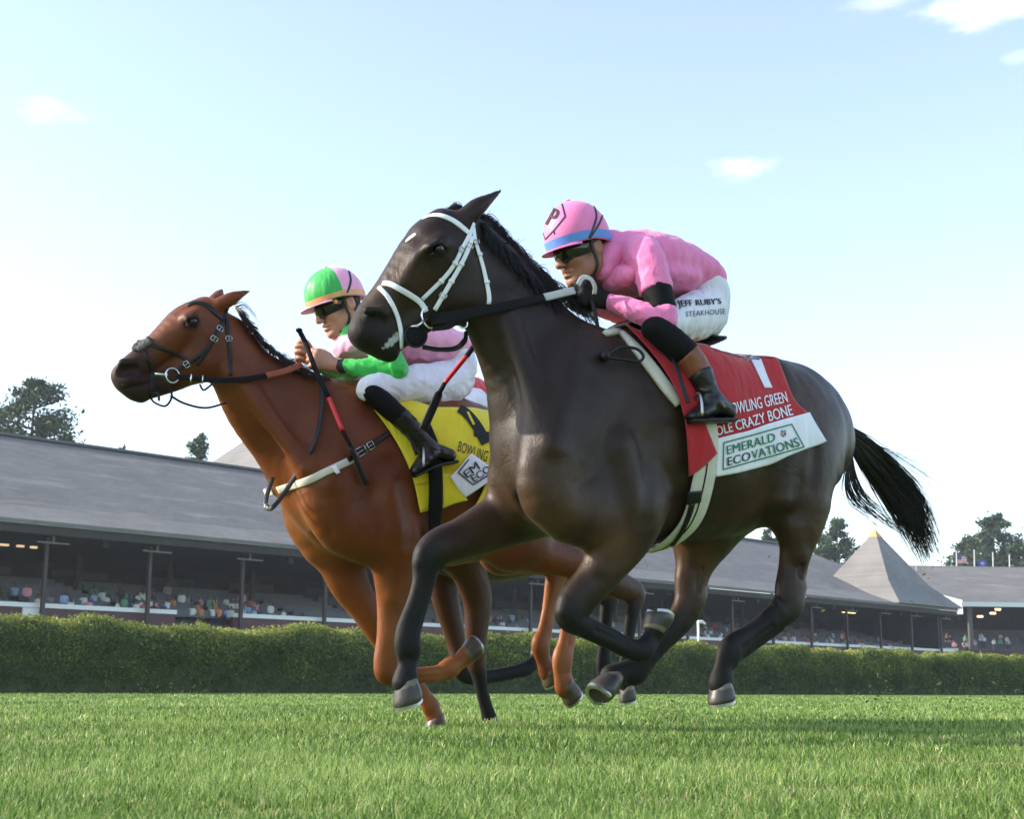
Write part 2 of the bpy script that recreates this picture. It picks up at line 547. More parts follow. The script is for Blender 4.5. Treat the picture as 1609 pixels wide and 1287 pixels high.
def hedge():
    root = thing('hedge', 'long clipped green hedge along the far side of the turf', 'hedge', FP(40, 27.8, 0))
    q0, hh, th = 27.2, 1.66, 1.3
    S0, S1 = 2.0, 95.0
    ns = 420
    ss = np.linspace(S0, S1, ns)
    prof = [(0.04, 0), (-.02, .35), (-.08, .8), (-.06, 1.25), (.02, 1.52), (.25, 1.68), (.65, 1.72), (1.05, 1.66), (1.25, 1.3), (1.25, 0)]
    V = []
    for s in ss:
        k = .06 * math.sin(s * .9) + .05 * math.sin(s * 2.3 + 1) + .03 * math.sin(s * 5.1)
        for (dq, z) in prof:
            n_ = mnoise.noise(Vector((s * 1.7, z * 2.2, dq))) * .12 + mnoise.noise(Vector((s * 5, z * 6, dq + 3))) * .05
            hk = .885 + .13 * (s - 20) / 60
            V.append(FP(s, q0 + dq - (n_ if dq < .3 else 0) + .05, (z + (k + n_ if z > 1.4 else 0)) * hk - .05))
    m = len(prof)
    Q = np.array([[i * m + j, i * m + j + 1, (i + 1) * m + j + 1, (i + 1) * m + j] for i in range(ns - 1) for j in range(m - 1)])
    V = np.array(V)
    obj('core', V, Q, simple_mat('hedge_core', (.045, .065, .022), rough=.9, noise=.4, nscale=4, bump=1, bscale=12), root)
    # leaves: spread over front face and crest, thinner towards the ground
    n = 150000
    dens = r5.random(n)
    # more, smaller leaves at the near end
    s = S0 + (S1 - S0) * r5.random(n) ** 1.35
    t = r5.random(n) ** .8
    L = np.array([0, .35, .8, 1.25, 1.5, 1.72, 2.2]); P1 = np.array([.04, -.02, -.08, -.06, .0, .12, .6]); Z1 = np.array([0, .35, .8, 1.25, 1.5, 1.66, 1.72])
    u = t * 2.2
    dq = np.interp(u, L, P1); z = np.interp(u, L, Z1)
    nz = np.array([mnoise.noise(Vector((a * 1.7, b * 2.2, c))) * .12 + mnoise.noise(Vector((a * 5, b * 6, c + 3))) * .05 for a, b, c in zip(s, z, dq)])
    kk = .06 * np.sin(s * .9) + .05 * np.sin(s * 2.3 + 1) + .03 * np.sin(s * 5.1)
    keep = r5.random(n) < np.clip(.25 + 1.1 * u / 1.2 + 1.5 * nz, .1, 1)
    dq = dq - nz - .05 * r5.random(n); zz = np.maximum((z + np.where(z > 1.4, kk + nz, 0)) * (.885 + .13 * (s - 20) / 60) + .04 * r5.normal(size=n), .02)
    C = s[:, None] * FD + (q0 + dq)[:, None] * FN + zz[:, None] * UZ
    C, s, u, nz = C[keep], s[keep], u[keep], nz[keep]
    size = .03 + .028 * (s - S0) / (S1 - S0)
    Vl, Ql = leaf_quads(C, size)
    pat = np.array([mnoise.noise(Vector((a * .8, b * 1.3, 7))) for a, b in zip(s, u)])
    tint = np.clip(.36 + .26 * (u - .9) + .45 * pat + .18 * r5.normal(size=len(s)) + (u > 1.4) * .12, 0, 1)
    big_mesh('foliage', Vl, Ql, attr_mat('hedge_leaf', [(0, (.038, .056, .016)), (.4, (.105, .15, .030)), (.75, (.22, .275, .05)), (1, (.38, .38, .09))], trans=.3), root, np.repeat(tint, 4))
    # weeds at the foot
    n = 2600
    s = S0 + (S1 - S0) * r5.random(n); cl = np.sin(s * 1.3) * np.sin(s * .47 + 2)
    k_ = cl > .25
    s = s[k_]
    C = s[:, None] * FD + (q0 - .12 - .12 * r5.random(len(s)))[:, None] * FN + (.03 + .22 * r5.random(len(s)) ** 2)[:, None] * UZ
    Vl, Ql = leaf_quads(C, np.full(len(C), .045))
    big_mesh('undergrowth', Vl, Ql, bpy.data.materials['hedge_leaf'], root, np.repeat(np.clip(.6 + .3 * r5.normal(size=len(C)), 0, 1), 4))


hedge()

# ---------------------------------------------------------------- grandstand
def shingle_mat(name, c, streak):
    m, nt, b = new_mat(name); L = nt.links.new
    tcn = N(nt, 'ShaderNodeTexCoord')
    # rows of shingles run along the stand
    dt = N(nt, 'ShaderNodeVectorMath', operation='DOT_PRODUCT'); L(tcn.outputs['Object'], dt.inputs[0]); dt.inputs[1].default_value = tuple(FD)
    sp = N(nt, 'ShaderNodeSeparateXYZ'); L(tcn.outputs['Object'], sp.inputs[0])
    cb = N(nt, 'ShaderNodeCombineXYZ'); L(dt.outputs['Value'], cb.inputs[0]); L(sp.outputs[2], cb.inputs[1])
    br_ = N(nt, 'ShaderNodeTexBrick', i_Scale=1.0); L(cb.outputs[0], br_.inputs['Vector'])
    br_.inputs['Color1'].default_value = (*c, 1); br_.inputs['Color2'].default_value = (c[0] * 1.22, c[1] * 1.2, c[2] * 1.18, 1)
    br_.inputs['Mortar'].default_value = (c[0] * .8, c[1] * .8, c[2] * .8, 1)
    br_.inputs['Mortar Size'].default_value = .012; br_.inputs['Brick Width'].default_value = .6; br_.inputs['Row Height'].default_value = .16
    mg = N(nt, 'ShaderNodeMapping'); mg.inputs['Scale'].default_value = (.16, 1.6, 1); L(cb.outputs[0], mg.inputs[0])
    nz = N(nt, 'ShaderNodeTexNoise', i_Scale=1.0, i_Detail=6.0, i_Roughness=.65); L(mg.outputs[0], nz.inputs['Vector'])
    mp = N(nt, 'ShaderNodeMapRange'); mp.inputs[1].default_value = .55; mp.inputs[2].default_value = .72; L(nz.outputs['Fac'], mp.inputs[0])
    sc_ = N(nt, 'ShaderNodeMath', operation='MULTIPLY'); sc_.inputs[1].default_value = .8; L(mp.outputs[0], sc_.inputs[0])
    mx = N(nt, 'ShaderNodeMix', data_type='RGBA'); L(sc_.outputs[0], mx.inputs['Factor']); L(br_.outputs['Color'], mx.inputs['A']); mx.inputs['B'].default_value = (*streak, 1)
    n2 = N(nt, 'ShaderNodeTexNoise', i_Scale=.35, i_Detail=5.0); L(tcn.outputs['Object'], n2.inputs['Vector'])
    m2 = N(nt, 'ShaderNodeMapRange'); m2.inputs[1].default_value = .3; m2.inputs[2].default_value = .7; m2.inputs[3].default_value = .85; m2.inputs[4].default_value = 1.12; L(n2.outputs['Fac'], m2.inputs[0])
    vm = N(nt, 'ShaderNodeVectorMath', operation='SCALE'); L(mx.outputs['Result'], vm.inputs[0]); L(m2.outputs[0], vm.inputs['Scale'])
    L(vm.outputs[0], b.inputs['Base Color']); b.inputs['Roughness'].default_value = .85; b.inputs['Specular IOR Level'].default_value = .25
    return m


M_ROOF = shingle_mat('grey_shingle', (.15, .145, .142), (.29, .265, .235))
M_EAVE = shingle_mat('pale_shingle', (.165, .16, .155), (.21, .195, .18))
M_TUR = shingle_mat('turret_slate', (.185, .18, .175), (.23, .215, .20))
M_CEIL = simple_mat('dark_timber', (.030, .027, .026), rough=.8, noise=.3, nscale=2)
M_POST = simple_mat('maroon_post', (.045, .030, .032), rough=.6)
M_WALL = simple_mat('maroon_board', (.075, .022, .028), rough=.6, noise=.2, nscale=3)
M_WPAINT = simple_mat('white_paint', (.74, .74, .75), rough=.5)
M_TIER = simple_mat('grey_tier', (.11, .115, .13), rough=.8, noise=.25, nscale=3)
M_SEAT = simple_mat('seat_blue_grey', (.085, .09, .105), rough=.6, noise=.3, nscale=6)
M_YEL = simple_mat('gilt_paint', (.50, .33, .10), rough=.5)


def emit_mat(name, c, s):
    m, nt, b = new_mat(name)
    b.inputs['Base Color'].default_value = (*c, 1); b.inputs['Emission Color'].default_value = (*c, 1); b.inputs['Emission Strength'].default_value = s
    return m


M_LAMPD = emit_mat('dim_lamp', (.9, .6, .35), .35)
M_LAMP = emit_mat('warm_lamp', (1.0, .55, .22), 2.2)


def fbox(mb, s0, s1, q0, q1, z0, z1):
    c = FP((s0 + s1) / 2, (q0 + q1) / 2, (z0 + z1) / 2)
    mb.box(c, [FD, FN, UZ], [abs(s1 - s0) / 2, abs(q1 - q0) / 2, abs(z1 - z0) / 2])


def sheet_profile(name, prof, s0, s1, mat, parent, th=.12, ns=2):
    """extrude an open (q,z) profile along the stand, with thickness downwards"""
    V = []; m = len(prof)
    for s in np.linspace(s0, s1, ns):
        for (q, z) in prof:
            V.append(FP(s, q, z))
        for (q, z) in prof:
            V.append(FP(s, q, z - th))
    F = []
    for i in range(ns - 1):
        a, b = i * 2 * m, (i + 1) * 2 * m
        for j in range(m - 1):
            F.append((a + j, b + j, b + j + 1, a + j + 1)); F.append((a + m + j, a + m + j + 1, b + m + j + 1, b + m + j))
        F.append((a, a + m, b + m, b)); F.append((a + m - 1, b + m - 1, b + 2 * m - 1, a + 2 * m - 1))
    for i in (0, ns - 1):
        a = i * 2 * m
        for j in range(m - 1):
            F.append((a + j, a + j + 1, a + m + j + 1, a + m + j))
    return obj(name, np.array(V), F, mat, parent, False)


QW, QE = 63.6, 62.0
gs = thing('grandstand', 'long grandstand with a grey shingled roof, dark posts and a turret at its right end', 'grandstand', FP(80, 68, 0))
S_L, S_R = 12.0, 129.0
z_e = FPX(0, 812, QE)[1]; z_b = FPX(0, 790, QE + 3.6)[1]; z_r = FPX(0, 684, 80)[1]
sheet_profile('roof', [(QE + 3.6, z_b), (80, z_r), (98, z_b)], S_L, S_R + .6, M_ROOF, gs, .2)
sheet_profile('eave', [(QE, z_e), (QE + 1.6, z_e + .42 * (z_b - z_e)), (QE + 3.58, z_b - .012)], S_L, S_R, M_EAVE, gs, .22)
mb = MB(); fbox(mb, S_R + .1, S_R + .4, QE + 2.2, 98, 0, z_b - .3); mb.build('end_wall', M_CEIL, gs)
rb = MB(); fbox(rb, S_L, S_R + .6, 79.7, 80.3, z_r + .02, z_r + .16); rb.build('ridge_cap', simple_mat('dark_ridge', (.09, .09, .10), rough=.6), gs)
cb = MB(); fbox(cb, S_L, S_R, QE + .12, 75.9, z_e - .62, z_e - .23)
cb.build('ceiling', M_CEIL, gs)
z_rail = FPX(0, 947, QW)[1]
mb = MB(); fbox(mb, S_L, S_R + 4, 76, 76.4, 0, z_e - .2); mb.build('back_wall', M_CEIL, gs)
for k in range(16):                                     # recessed bays in the back wall
    s0 = 30 + 6.2 * k
    mb = MB(); fbox(mb, s0, s0 + 3.6, 75.86, 75.98, z_rail + 2.3, z_e - 1.1); mb.build('shutter', simple_mat('grey_shutter', (.06, .055, .06), rough=.7) if k == 0 else bpy.data.materials['grey_shutter'], gs)
# seating tiers
prof = []; z = z_rail - .55; q = QW + 1.2
for k in range(8):
    prof += [(q, z), (q + .95, z)]; z += .24; q += .97
sheet_profile('seating_tier', prof, S_L, S_R, M_TIER, gs, .3)
TIERS = [(QW + 1.2 + .97 * k, z_rail - .55 + .24 * k) for k in range(8)]
sb = MB()
for k, (q, z) in enumerate(TIERS):
    s = S_L
    while s < S_R - 3:
        fbox(sb, s + .6, s + 5.2, q + .42, q + .5, z + .40, z + .78); fbox(sb, s + .6, s + 5.2, q + .08, q + .42, z + .36, z + .42); s += 5.8
sb.build('seat_row', M_SEAT, gs)
# maroon front wall with a white capping rail, one opening
s_a = FPX(276, 964, QW)[0]; s_b = FPX(366, 969, QW)[0]
for (a, b_) in ((S_L, s_a), (s_b, S_R + 2)):
    mb = MB(); fbox(mb, a, b_, QW, QW + .25, 0, z_rail - .16); mb.build('front_wall', M_WALL, gs)
    mb = MB(); fbox(mb, a - .03, b_ + .03, QW - .07, QW + .33, z_rail - .158, z_rail + .06); mb.build('rail', M_WPAINT, gs)
mb = MB(); fbox(mb, s_a + .02, s_b - .02, QW + .3, QW + .5, 0, z_rail - .75); mb.build('front_wall', M_WALL, gs)
# posts with cross brackets
k = -3
while True:
    s = 34.95 + 5.8 * k
    if s > S_R - 1:
        break
    mb = MB(); fbox(mb, s - .085, s + .085, QW - .42, QW - .24, 0, z_e - .1); mb.build('post', M_POST, gs)
    mb = MB(); fbox(mb, s - .85, s + .85, QE + .6, QE + .72, z_e - .98, z_e - .90); fbox(mb, s - .05, s + .05, QE + .62, QE + .7, z_e - .9, z_e - .3)
    mb.build('bracket', simple_mat('pale_bracket', (.13, .12, .13), rough=.6) if 'pale_bracket' not in bpy.data.materials else bpy.data.materials['pale_bracket'], gs)
    if k % 2 == 0:
        mb = MB(); fbox(mb, s + 2.7, s + 3.0, QE + .7, QE + .95, z_e - .95, z_e - .62); mb.build('speaker', M_CEIL, gs)
    mb = MB(); fbox(mb, s - .12, s + .12, 70.0, 70.24, z_rail, z_e - .4); mb.build('post', M_POST, gs)
    k += 1
# lit strip lamps at the back
for (x, y, w) in ((6, 855, 14), (32, 857, 10), (53, 859, 9)):
    s, z = FPX(x, y, 68); ds = FPX(x + w / 2, y, 68)[0] - s
    mb = MB(); fbox(mb, s - ds, s + ds, 67.9, 68.1, z - .10, z + .10); mb.build('strip_lamp', M_LAMPD, gs)
for (x, y, w) in ((1337, 957, 12), (1326, 956, 3), (1363, 958, 9), (1377, 959, 9), (1398, 961, 8), (1389, 960, 3), (1415, 962, 7), (1437, 963, 8), (1443, 963, 6), (1453, 964, 3), (1458, 965, 3)):
    s, z = FPX(x, y + 4, 67.5); ds = FPX(x + w / 2, y + 4, 67.5)[0] - s
    mb = MB(); fbox(mb, s - ds, s + ds, 67.4, 67.6, z - .16, z + .16); mb.build('strip_lamp', M_LAMP, gs)


def pyramid(name, apex, base, mat, parent, flare=None):
    """steep hipped turret roof: base ring of points, optional flare ring"""
    rings = [np.tile(apex, (len(base), 1))]
    if flare is not None:
        rings.append(np.array(flare))
    rings.append(np.array(base))
    V = np.vstack(rings); n = len(base); F = []
    for r in range(len(rings) - 1):
        for i in range(n):
            F.append((r * n + i, (r + 1) * n + i, (r + 1) * n + (i + 1) % n, r * n + (i + 1) % n))
    F.append(tuple((len(rings) - 1) * n + i for i in range(n))[::-1])
    return obj(name, V, F, mat, parent, False)


# turret at the right end
s_t0, s_t1 = S_R - 11.9, S_R + .6
ap_s, ap_z = FPX(1379, 834, 67.3)
tb = [FP(s_t0, QE - .25, z_e + .05), FP(s_t1, QE - .25, z_e + .05), FP(s_t1, 72.8, z_e + .05), FP(s_t0, 72.8, z_e + .05)]
cx_ = (s_t0 + s_t1) / 2; cq_ = (QE + 72.6) / 2
fl = [FP(cx_ + (s - cx_) * .62, cq_ + (q - cq_) * .62, z_e + (ap_z - z_e) * .30) for s, q in ((s_t0, QE), (s_t1, QE), (s_t1, 72.6), (s_t0, 72.6))]
ap_s = cx_
tu = pyramid('turret', FP(cx_, cq_, ap_z), tb, M_TUR, gs, fl)
pz = ap_z - .7
k_ = .7 / (ap_z - (z_e + (ap_z - z_e) * .30))
cap = [FP(cx_ + (s - cx_) * .62 * k_ * 1.1, cq_ + (q - cq_) * .62 * k_ * 1.1, pz) for s, q in ((s_t0, QE), (s_t1, QE), (s_t1, 72.6), (s_t0, 72.6))]
pyramid('finial', FP(cx_, cq_, ap_z + .12), cap, M_YEL, tu)
mb = MB(); mb.tube([FP(cx_, cq_, ap_z), FP(cx_, cq_, ap_z + 1.5)], [.07, .02], 6); mb.build('spike', M_YEL, tu)
# a second turret behind the ridge, hidden mostly by the chestnut
s2, z2 = FPX(452, 648, 90)
pyramid('turret', FP(s2, 90, z2), [FP(s2 - 9, 81, z_r - 2), FP(s2 + 9, 81, z_r - 2), FP(s2 + 9, 99, z_r - 2), FP(s2 - 9, 99, z_r - 2)], M_TUR, gs)

# white board on the front wall and a lamp post behind the hedge
s, z = FPX(49, 963, QW - .1)
nb = thing('notice_board', 'small blank white board on the maroon grandstand wall', 'sign', FP(s, QW - .05, z))
mb = MB(); fbox(mb, s - .42, s + .42, QW - .06, QW - .003, z - .22, z + .22); mb.build('panel', M_WPAINT, nb)
mb = MB()
for a, b_, c_, d_ in ((s - .45, s + .45, z + .22, z + .26), (s - .45, s + .45, z - .26, z - .22), (s - .45, s - .42, z - .22, z + .22), (s + .42, s + .45, z - .22, z + .22)):
    fbox(mb, a, b_, QW - .08, QW - .004, c_, d_)
mb.build('frame', simple_mat('grey_frame', (.4, .4, .4)), nb)
s, z = FPX(1097, 977, 36.0)
lpst = thing('lamp_post', 'short white post with a bracket head standing behind the hedge', 'lamp post', FP(s, 36, 0))
mb = MB(); mb.tube([FP(s, 36, 0), FP(s, 36, z)], .055, 8); mb.build('pole', M_WPAINT, lpst)
mb = MB(); mb.tube([FP(s, 36, z - .02), FP(s + .28, 36, z), FP(s + .5, 36, z - .08)], [.07, .075, .05], 8); mb.build('lamp_head', M_WPAINT, lpst)

# ---------------------------------------------------------------- second stand at the right
C0 = at_depth(1514, 945, 150.0)
E1 = np.array([math.cos(math.radians(6)), math.sin(math.radians(6)), 0]); E2 = np.array([-E1[1], E1[0], 0])


def SP(a, b, z):
    return np.array([C0[0], C0[1], 0]) + E1 * a + E2 * b + UZ * z


def sbox(mb, a0, a1, b0, b1, z0, z1):
    mb.box(SP((a0 + a1) / 2, (b0 + b1) / 2, (z0 + z1) / 2), [E1, E2, UZ], [(a1 - a0) / 2, (b1 - b0) / 2, (z1 - z0) / 2])


ze = C0[2]; zr2 = at_depth(1470, 889, 168.0)[2]
st2 = thing('pavilion', 'second grandstand with a plain grey roof and white gable board at the right edge', 'grandstand', SP(20, 6, 0))


def slab(name, P, th, mat, parent):
    P = np.array(P); n = len(P)
    V = np.vstack([P, P - UZ * th])
    F = [tuple(range(n)), tuple(range(2 * n - 1, n - 1, -1))] + [(i, n + i, n + (i + 1) % n, (i + 1) % n) for i in range(n)]
    return obj(name, V, F, mat, parent, False)


slab('roof', [SP(0, 0, ze), SP(60, 0, ze), SP(60, 18, zr2), SP(-8, 18, zr2)], .3, M_ROOF, st2)
slab('roof', [SP(60, 18.02, zr2), SP(-8, 18.02, zr2), SP(0, 36, ze), SP(60, 36, ze)][::-1], .3, M_ROOF, st2)
slab('gable_board', [SP(-.15, -.1, ze + .1), SP(-8.15, 17.9, zr2 - .05), SP(-8.15, 17.9, ze - 1.3), SP(-.15, -.1, ze - 1.3)], .05, M_WPAINT, st2)
mb = MB(); sbox(mb, -.3, 60, -.15, -.02, ze - .55, ze - .05); mb.build('fascia', M_WPAINT, st2)
mb = MB(); sbox(mb, -40, 60, 13, 13.4, 0, ze + 1); mb.build('back_wall', M_CEIL, st2)
for a in range(0, 60, 7):
    mb = MB(); sbox(mb, a + .9, a + 1.3, 1.0, 1.4, 0, ze - .6); mb.build('post', simple_mat('grey_post', (.11, .10, .095)) if 'grey_post' not in bpy.data.materials else bpy.data.materials['grey_post'], st2)
zt2 = at_depth(1540, 1015, 152)[2]
pr = []
for k in range(9):
    mb = MB(); sbox(mb, -6, 60, 1.8 + k * 1.1, 2.9 + k * 1.1 - .01, 0, zt2 - .6 + k * .33); mb.build('seating_tier', M_TIER, st2)
mb = MB(); sbox(mb, -8, 60, .2, .5, 0, zt2 - .5); mb.build('front_wall', M_WALL, st2)
mb = MB(); sbox(mb, -22, -1, -.4, -.1, zt2 - .62, zt2 - .36); mb.build('rail', M_WPAINT, st2)
for (x, y, w) in ((1540, 969, 8), (1568, 958, 9), (1560, 964, 8)):
    p = at_depth(x, y, 160)
    mb = MB(); mb.box(p, [E1, E2, UZ], [.3, .1, .1]); mb.build('strip_lamp', M_LAMP, st2)

# flag poles and flags above it
M_POLE = simple_mat('pale_pole', (.5, .5, .5), rough=.5)


def flag_cloth(p0, w, h, mat_fn, parent, droop=.25):
    nx, ny = 18, 12
    V = []
    for j in range(ny + 1):
        for i in range(nx + 1):
            u, v = i / nx, j / ny
            V.append(p0 + E1 * (w * u * .93) - UZ * (h * v + droop * u * u * h + .05 * h * math.sin(6 * u)) + E2 * (.13 * w * math.sin(u * 8 + v * 1.5) * u))
    F = [(j * (nx + 1) + i, j * (nx + 1) + i + 1, (j + 1) * (nx + 1) + i + 1, (j + 1) * (nx + 1) + i) for j in range(ny) for i in range(nx)]
    mats, fn = mat_fn
    o = obj('flag', np.array(V), F, mats[0], parent)
    for mm in mats[1:]:
        o.data.materials.append(mm)
    for k_, p in enumerate(o.data.polygons):
        j, i = divmod(k_, nx); p.material_index = fn((i + .5) / nx, (j + .5) / ny)
    return o


MF = [simple_mat('flag_white', (.70, .62, .62)), simple_mat('flag_red', (.55, .20, .22)), simple_mat('flag_blue', (.05, .07, .24))]
usf = (MF, lambda u, v: 2 if (u < .42 and v < .54) else (1 if int(v * 7.01) % 2 == 0 else 0))
M4 = [simple_mat('flag_royal', (.03, .06, .30)), simple_mat('flag_gold', (.30, .30, .42))]
nyf = (M4, lambda u, v: 1 if (u - .5) ** 2 + (v - .5) ** 2 < .045 else 0)
for (x, y0, y1, lab, fl_) in ((1502.7, 866, 900, 'flagpole flying a faded red and white striped flag', usf), (1530.7, 864, 903, 'flagpole flying a dark blue flag, second from the left', nyf),
                              (1560, 868, 905, 'bare flagpole right of the blue flag', None), (1586, 872, 908, 'bare flagpole nearest the right edge', None)):
    b_, t_ = at_depth(x, y1, 170), at_depth(x, y0, 170)
    fp = thing('flagpole', lab, 'flagpole', b_, 'flagpoles on the far roof')
    mb = MB(); mb.tube([b_ - UZ * 2, t_], [.10, .07], 7); mb.build('pole', M_POLE, fp)
    if fl_:
        dy = 8 if fl_ is usf else 15
        flag_cloth(at_depth(x + (1 if fl_ is usf else 5), y0 + dy, 170), 1.35, .85, fl_, fp, .1 if fl_ is usf else .35)
b_, t_ = at_depth(1438.5, 892, 165), at_depth(1438.5, 850, 165)
fp = thing('mast', 'thin bare mast rising behind the turret', 'mast', b_); mb = MB(); mb.tube([b_ - UZ * 2, t_], [.05, .03], 6); mb.build('pole', M_POLE, fp)

# ---------------------------------------------------------------- trees behind the stands
M_BARK = simple_mat('pine_bark', (.07, .05, .04), rough=.9, noise=.3, nscale=3)
M_NEEDLE = attr_mat('pine_needle', [(0, (.014, .034, .011)), (.5, (.036, .075, .024)), (1, (.075, .125, .042))], trans=.2)


def pine(label, top, depth, hgt, width, seed, n_boughs=26, lean=0.0, leaf=.22, per=130, spread=.35):
    rg = np.random.default_rng(seed)
    t = at_depth(top[0], top[1], depth)
    base = t - UZ * hgt; base = base + np.array([lean, 0, 0])
    root = thing('pine_tree', label, 'tree', (base[0], base[1], 0), 'trees behind the grandstands')
    mb = MB(); n = 9
    axis = [np.array([base[0], base[1], 0.0]) + (t - np.array([base[0], base[1], 0.0])) * u + np.array([.25 * math.sin(u * 5 + seed), .2 * math.cos(u * 4), 0]) for u in np.linspace(0, 1, n)]
    mb.tube(axis, np.linspace(.42, .05, n), 8)
    C = []; T = []
    A = np.array(axis)
    for k in range(n_boughs):
        u = 1 - (k + .3) / n_boughs
        z = t[2] - hgt * (1 - u) ** 1.0
        a = np.array([np.interp(z, A[:, 2], A[:, i]) for i in range(3)])
        az = k * 2.4 + rg.normal() * .5
        L = width * .5 * (.18 + .95 * (1 - u) ** .6) * (.55 + .6 * rg.random())
        d = np.array([math.cos(az), math.sin(az), .25 + .15 * rg.normal()])
        e = a + d * L
        mid = a + d * L * .5 - UZ * .1 * L
        mb.tube([a, mid, e], [.09, .06, .02], 5, False)
        m = int(1.5 * per * (.6 + .8 * rg.random()))
        w = rg.random(m) ** .7
        c = a + (e - a) * (.25 + .8 * w[:, None]) + rg.normal(size=(m, 3)) * np.array([spread * L * .55, spread * L * .55, spread * L * .26 + .1]) * (.5 + .6 * w[:, None])
        c[:, 2] += .12 * L * np.sin(w * 3)
        C.append(c); T.append(np.clip(.45 + .2 * rg.normal(size=m) + .25 * (rg.random() - .5), 0, 1))
    C = np.vstack(C); T = np.concatenate(T)
    m = int(per * .7)
    c = t + rg.normal(size=(m, 3)) * np.array([.3, .3, .45]) - UZ * .4
    C = np.vstack([C, c]); T = np.concatenate([T, np.full(m, .5)])
    V, Q = leaf_quads(C, np.full(len(C), leaf), .3, rg)
    mb.build('trunk', M_BARK, root, True)
    big_mesh('crown', V, Q, M_NEEDLE, root, np.repeat(T, 4))


pine('large open crowned pine rising over the left end of the roof', (52, 604), 118, 8.5, 8.4, 3, 34, .3, .20, 170)
pine('pine cut by the left edge of the picture', (-14, 640), 120, 7, 6.5, 5, 22, 0, .20, 130)
pine('low bushy tree top just right of the large left pine', (106, 690), 122, 4, 3.6, 8, 14, 0, .18, 90)
pine('small pointed pine left of the chestnut horse neck', (316, 689), 125, 5.2, 3.6, 13, 22, 0, .17, 110)
pine('tiny treetop showing over the middle of the long roof', (191, 702), 130, 3, 1.3, 21, 9, 0, .13, 40)
pine('broad pine directly left of the turret', (1316, 822), 185, 9, 8.0, 31, 26, 0, .26, 150)
pine('pine with its top touching the dark horse hind leg', (1278, 832), 190, 8, 7.0, 34, 22, 0, .26, 130)
pine('small treetop under the dark horse belly', (1207, 834), 185, 5, 3.4, 37, 14, 0, .24, 80)
pine('tall broad pine behind the flagpoles', (1556, 816), 200, 11, 9.5, 41, 34, 0, .28, 190)
pine('pine at the right edge of the picture', (1604, 858), 195, 9, 6.0, 44, 24, 0, .28, 130)
pine('dark bushy tree between the flagpoles and the tall pine', (1522, 846), 205, 8, 8.0, 47, 26, 0, .28, 150)
pine('low tree right of the blue flag', (1586, 880), 205, 6, 6.0, 52, 20, 0, .28, 120)

# ---------------------------------------------------------------- people in the stands
def lowpoly_person(kind):
    g = SDF((-.45, -.65, -.05), (.45, .45, 1.8), .045)
    if kind == 'stand':
        g.tube([[0, 0, .95, .14, .19], [0, 0, 1.2, .12, .19], [0, 0, 1.42, .08, .20]], (1, 0, 0), k=.05)
        for s_ in (-1, 1):
            g.tube([[.09 * s_, 0, .95, .09, .09], [.1 * s_, 0, .5, .07, .07], [.1 * s_, 0, .05, .06, .06]], (1, 0, 0), k=.03)
            g.tube([[.21 * s_, 0, 1.4, .06, .06], [.26 * s_, .02, 1.12, .05, .05], [.22 * s_, -.12, .95, .045, .045]], (1, 0, 0), k=.03)
        hz = 1.62
    else:
        dz = -.02
        g.tube([[0, .05, .5, .14, .19], [0, .04, .78, .12, .19], [0, .0, 1.0, .08, .20]], (1, 0, 0), k=.05)
        for s_ in (-1, 1):
            g.tube([[.1 * s_, .02, .48, .09, .09], [.12 * s_, -.42, .5, .08, .08], [.12 * s_, -.45, .05, .06, .06]], (1, 0, 0), k=.03)
            fwd = (-.3, .62) if kind == 'sit' else (-.12, 1.28)
            g.tube([[.21 * s_, 0, .98, .06, .06], [.27 * s_, -.08, .74 if kind == 'sit' else 1.1, .05, .05], [.15 * s_, fwd[0], fwd[1], .045, .045]], (1, 0, 0), k=.03)
        hz = 1.2
    g.tube([[0, 0, hz - .16, .055, .055], [0, -.01, hz, .085, .08], [0, -.01, hz + .05, .09, .085]], (1, 0, 0), k=.03)
    V, Q = g.mesh()
    me = mesh_data('spectator', V, Q, None)
    for mm in (M_CSK, M_CSH, M_CTR, M_CHR):
        me.materials.append(mm)
    waist = .95 if kind == 'stand' else .58
    neck_ = hz - .15
    for p in me.polygons:
        c = np.mean([V[i] for i in p.vertices], axis=0)
        k_ = 1
        if c[2] > neck_:
            k_ = 3 if (c[2] > hz + .05 or c[1] > .03) else 0
        elif c[2] < waist or (kind != 'stand' and c[1] < -.16 and c[2] < .6):
            k_ = 2
        if kind == 'stand' and abs(c[0]) > .2 and c[2] < 1.05 or (kind == 'sit' and c[1] < -.2 and c[2] > .58):
            k_ = 0
        p.material_index = k_
    return me


M_CSK = simple_mat('crowd_skin', (.38, .22, .16)); M_CTR = simple_mat('crowd_trousers', (.06, .065, .085)); M_CHR = simple_mat('crowd_hair', (.06, .045, .035)); M_CSH = simple_mat('crowd_white', (.6, .6, .6))
SHIRTS = [('white', (.62, .62, .62)), ('pale blue', (.25, .38, .6)), ('red', (.45, .05, .06)), ('pink', (.6, .25, .32)), ('navy', (.02, .03, .08)), ('grey', (.22, .22, .23)),
          ('green', (.07, .26, .12)), ('orange', (.55, .2, .05)), ('black', (.015, .015, .015)), ('cream', (.55, .48, .36))]
SM = [simple_mat('crowd_shirt_%s' % n_.replace(' ', '_'), c_) for n_, c_ in SHIRTS]
PM = [(lowpoly_person('sit'), 'seated'), (lowpoly_person('hold'), 'seated with hands raised'), (lowpoly_person('stand'), 'standing')]
rc = np.random.default_rng(5)
face = math.atan2(FN[0], -FN[1])


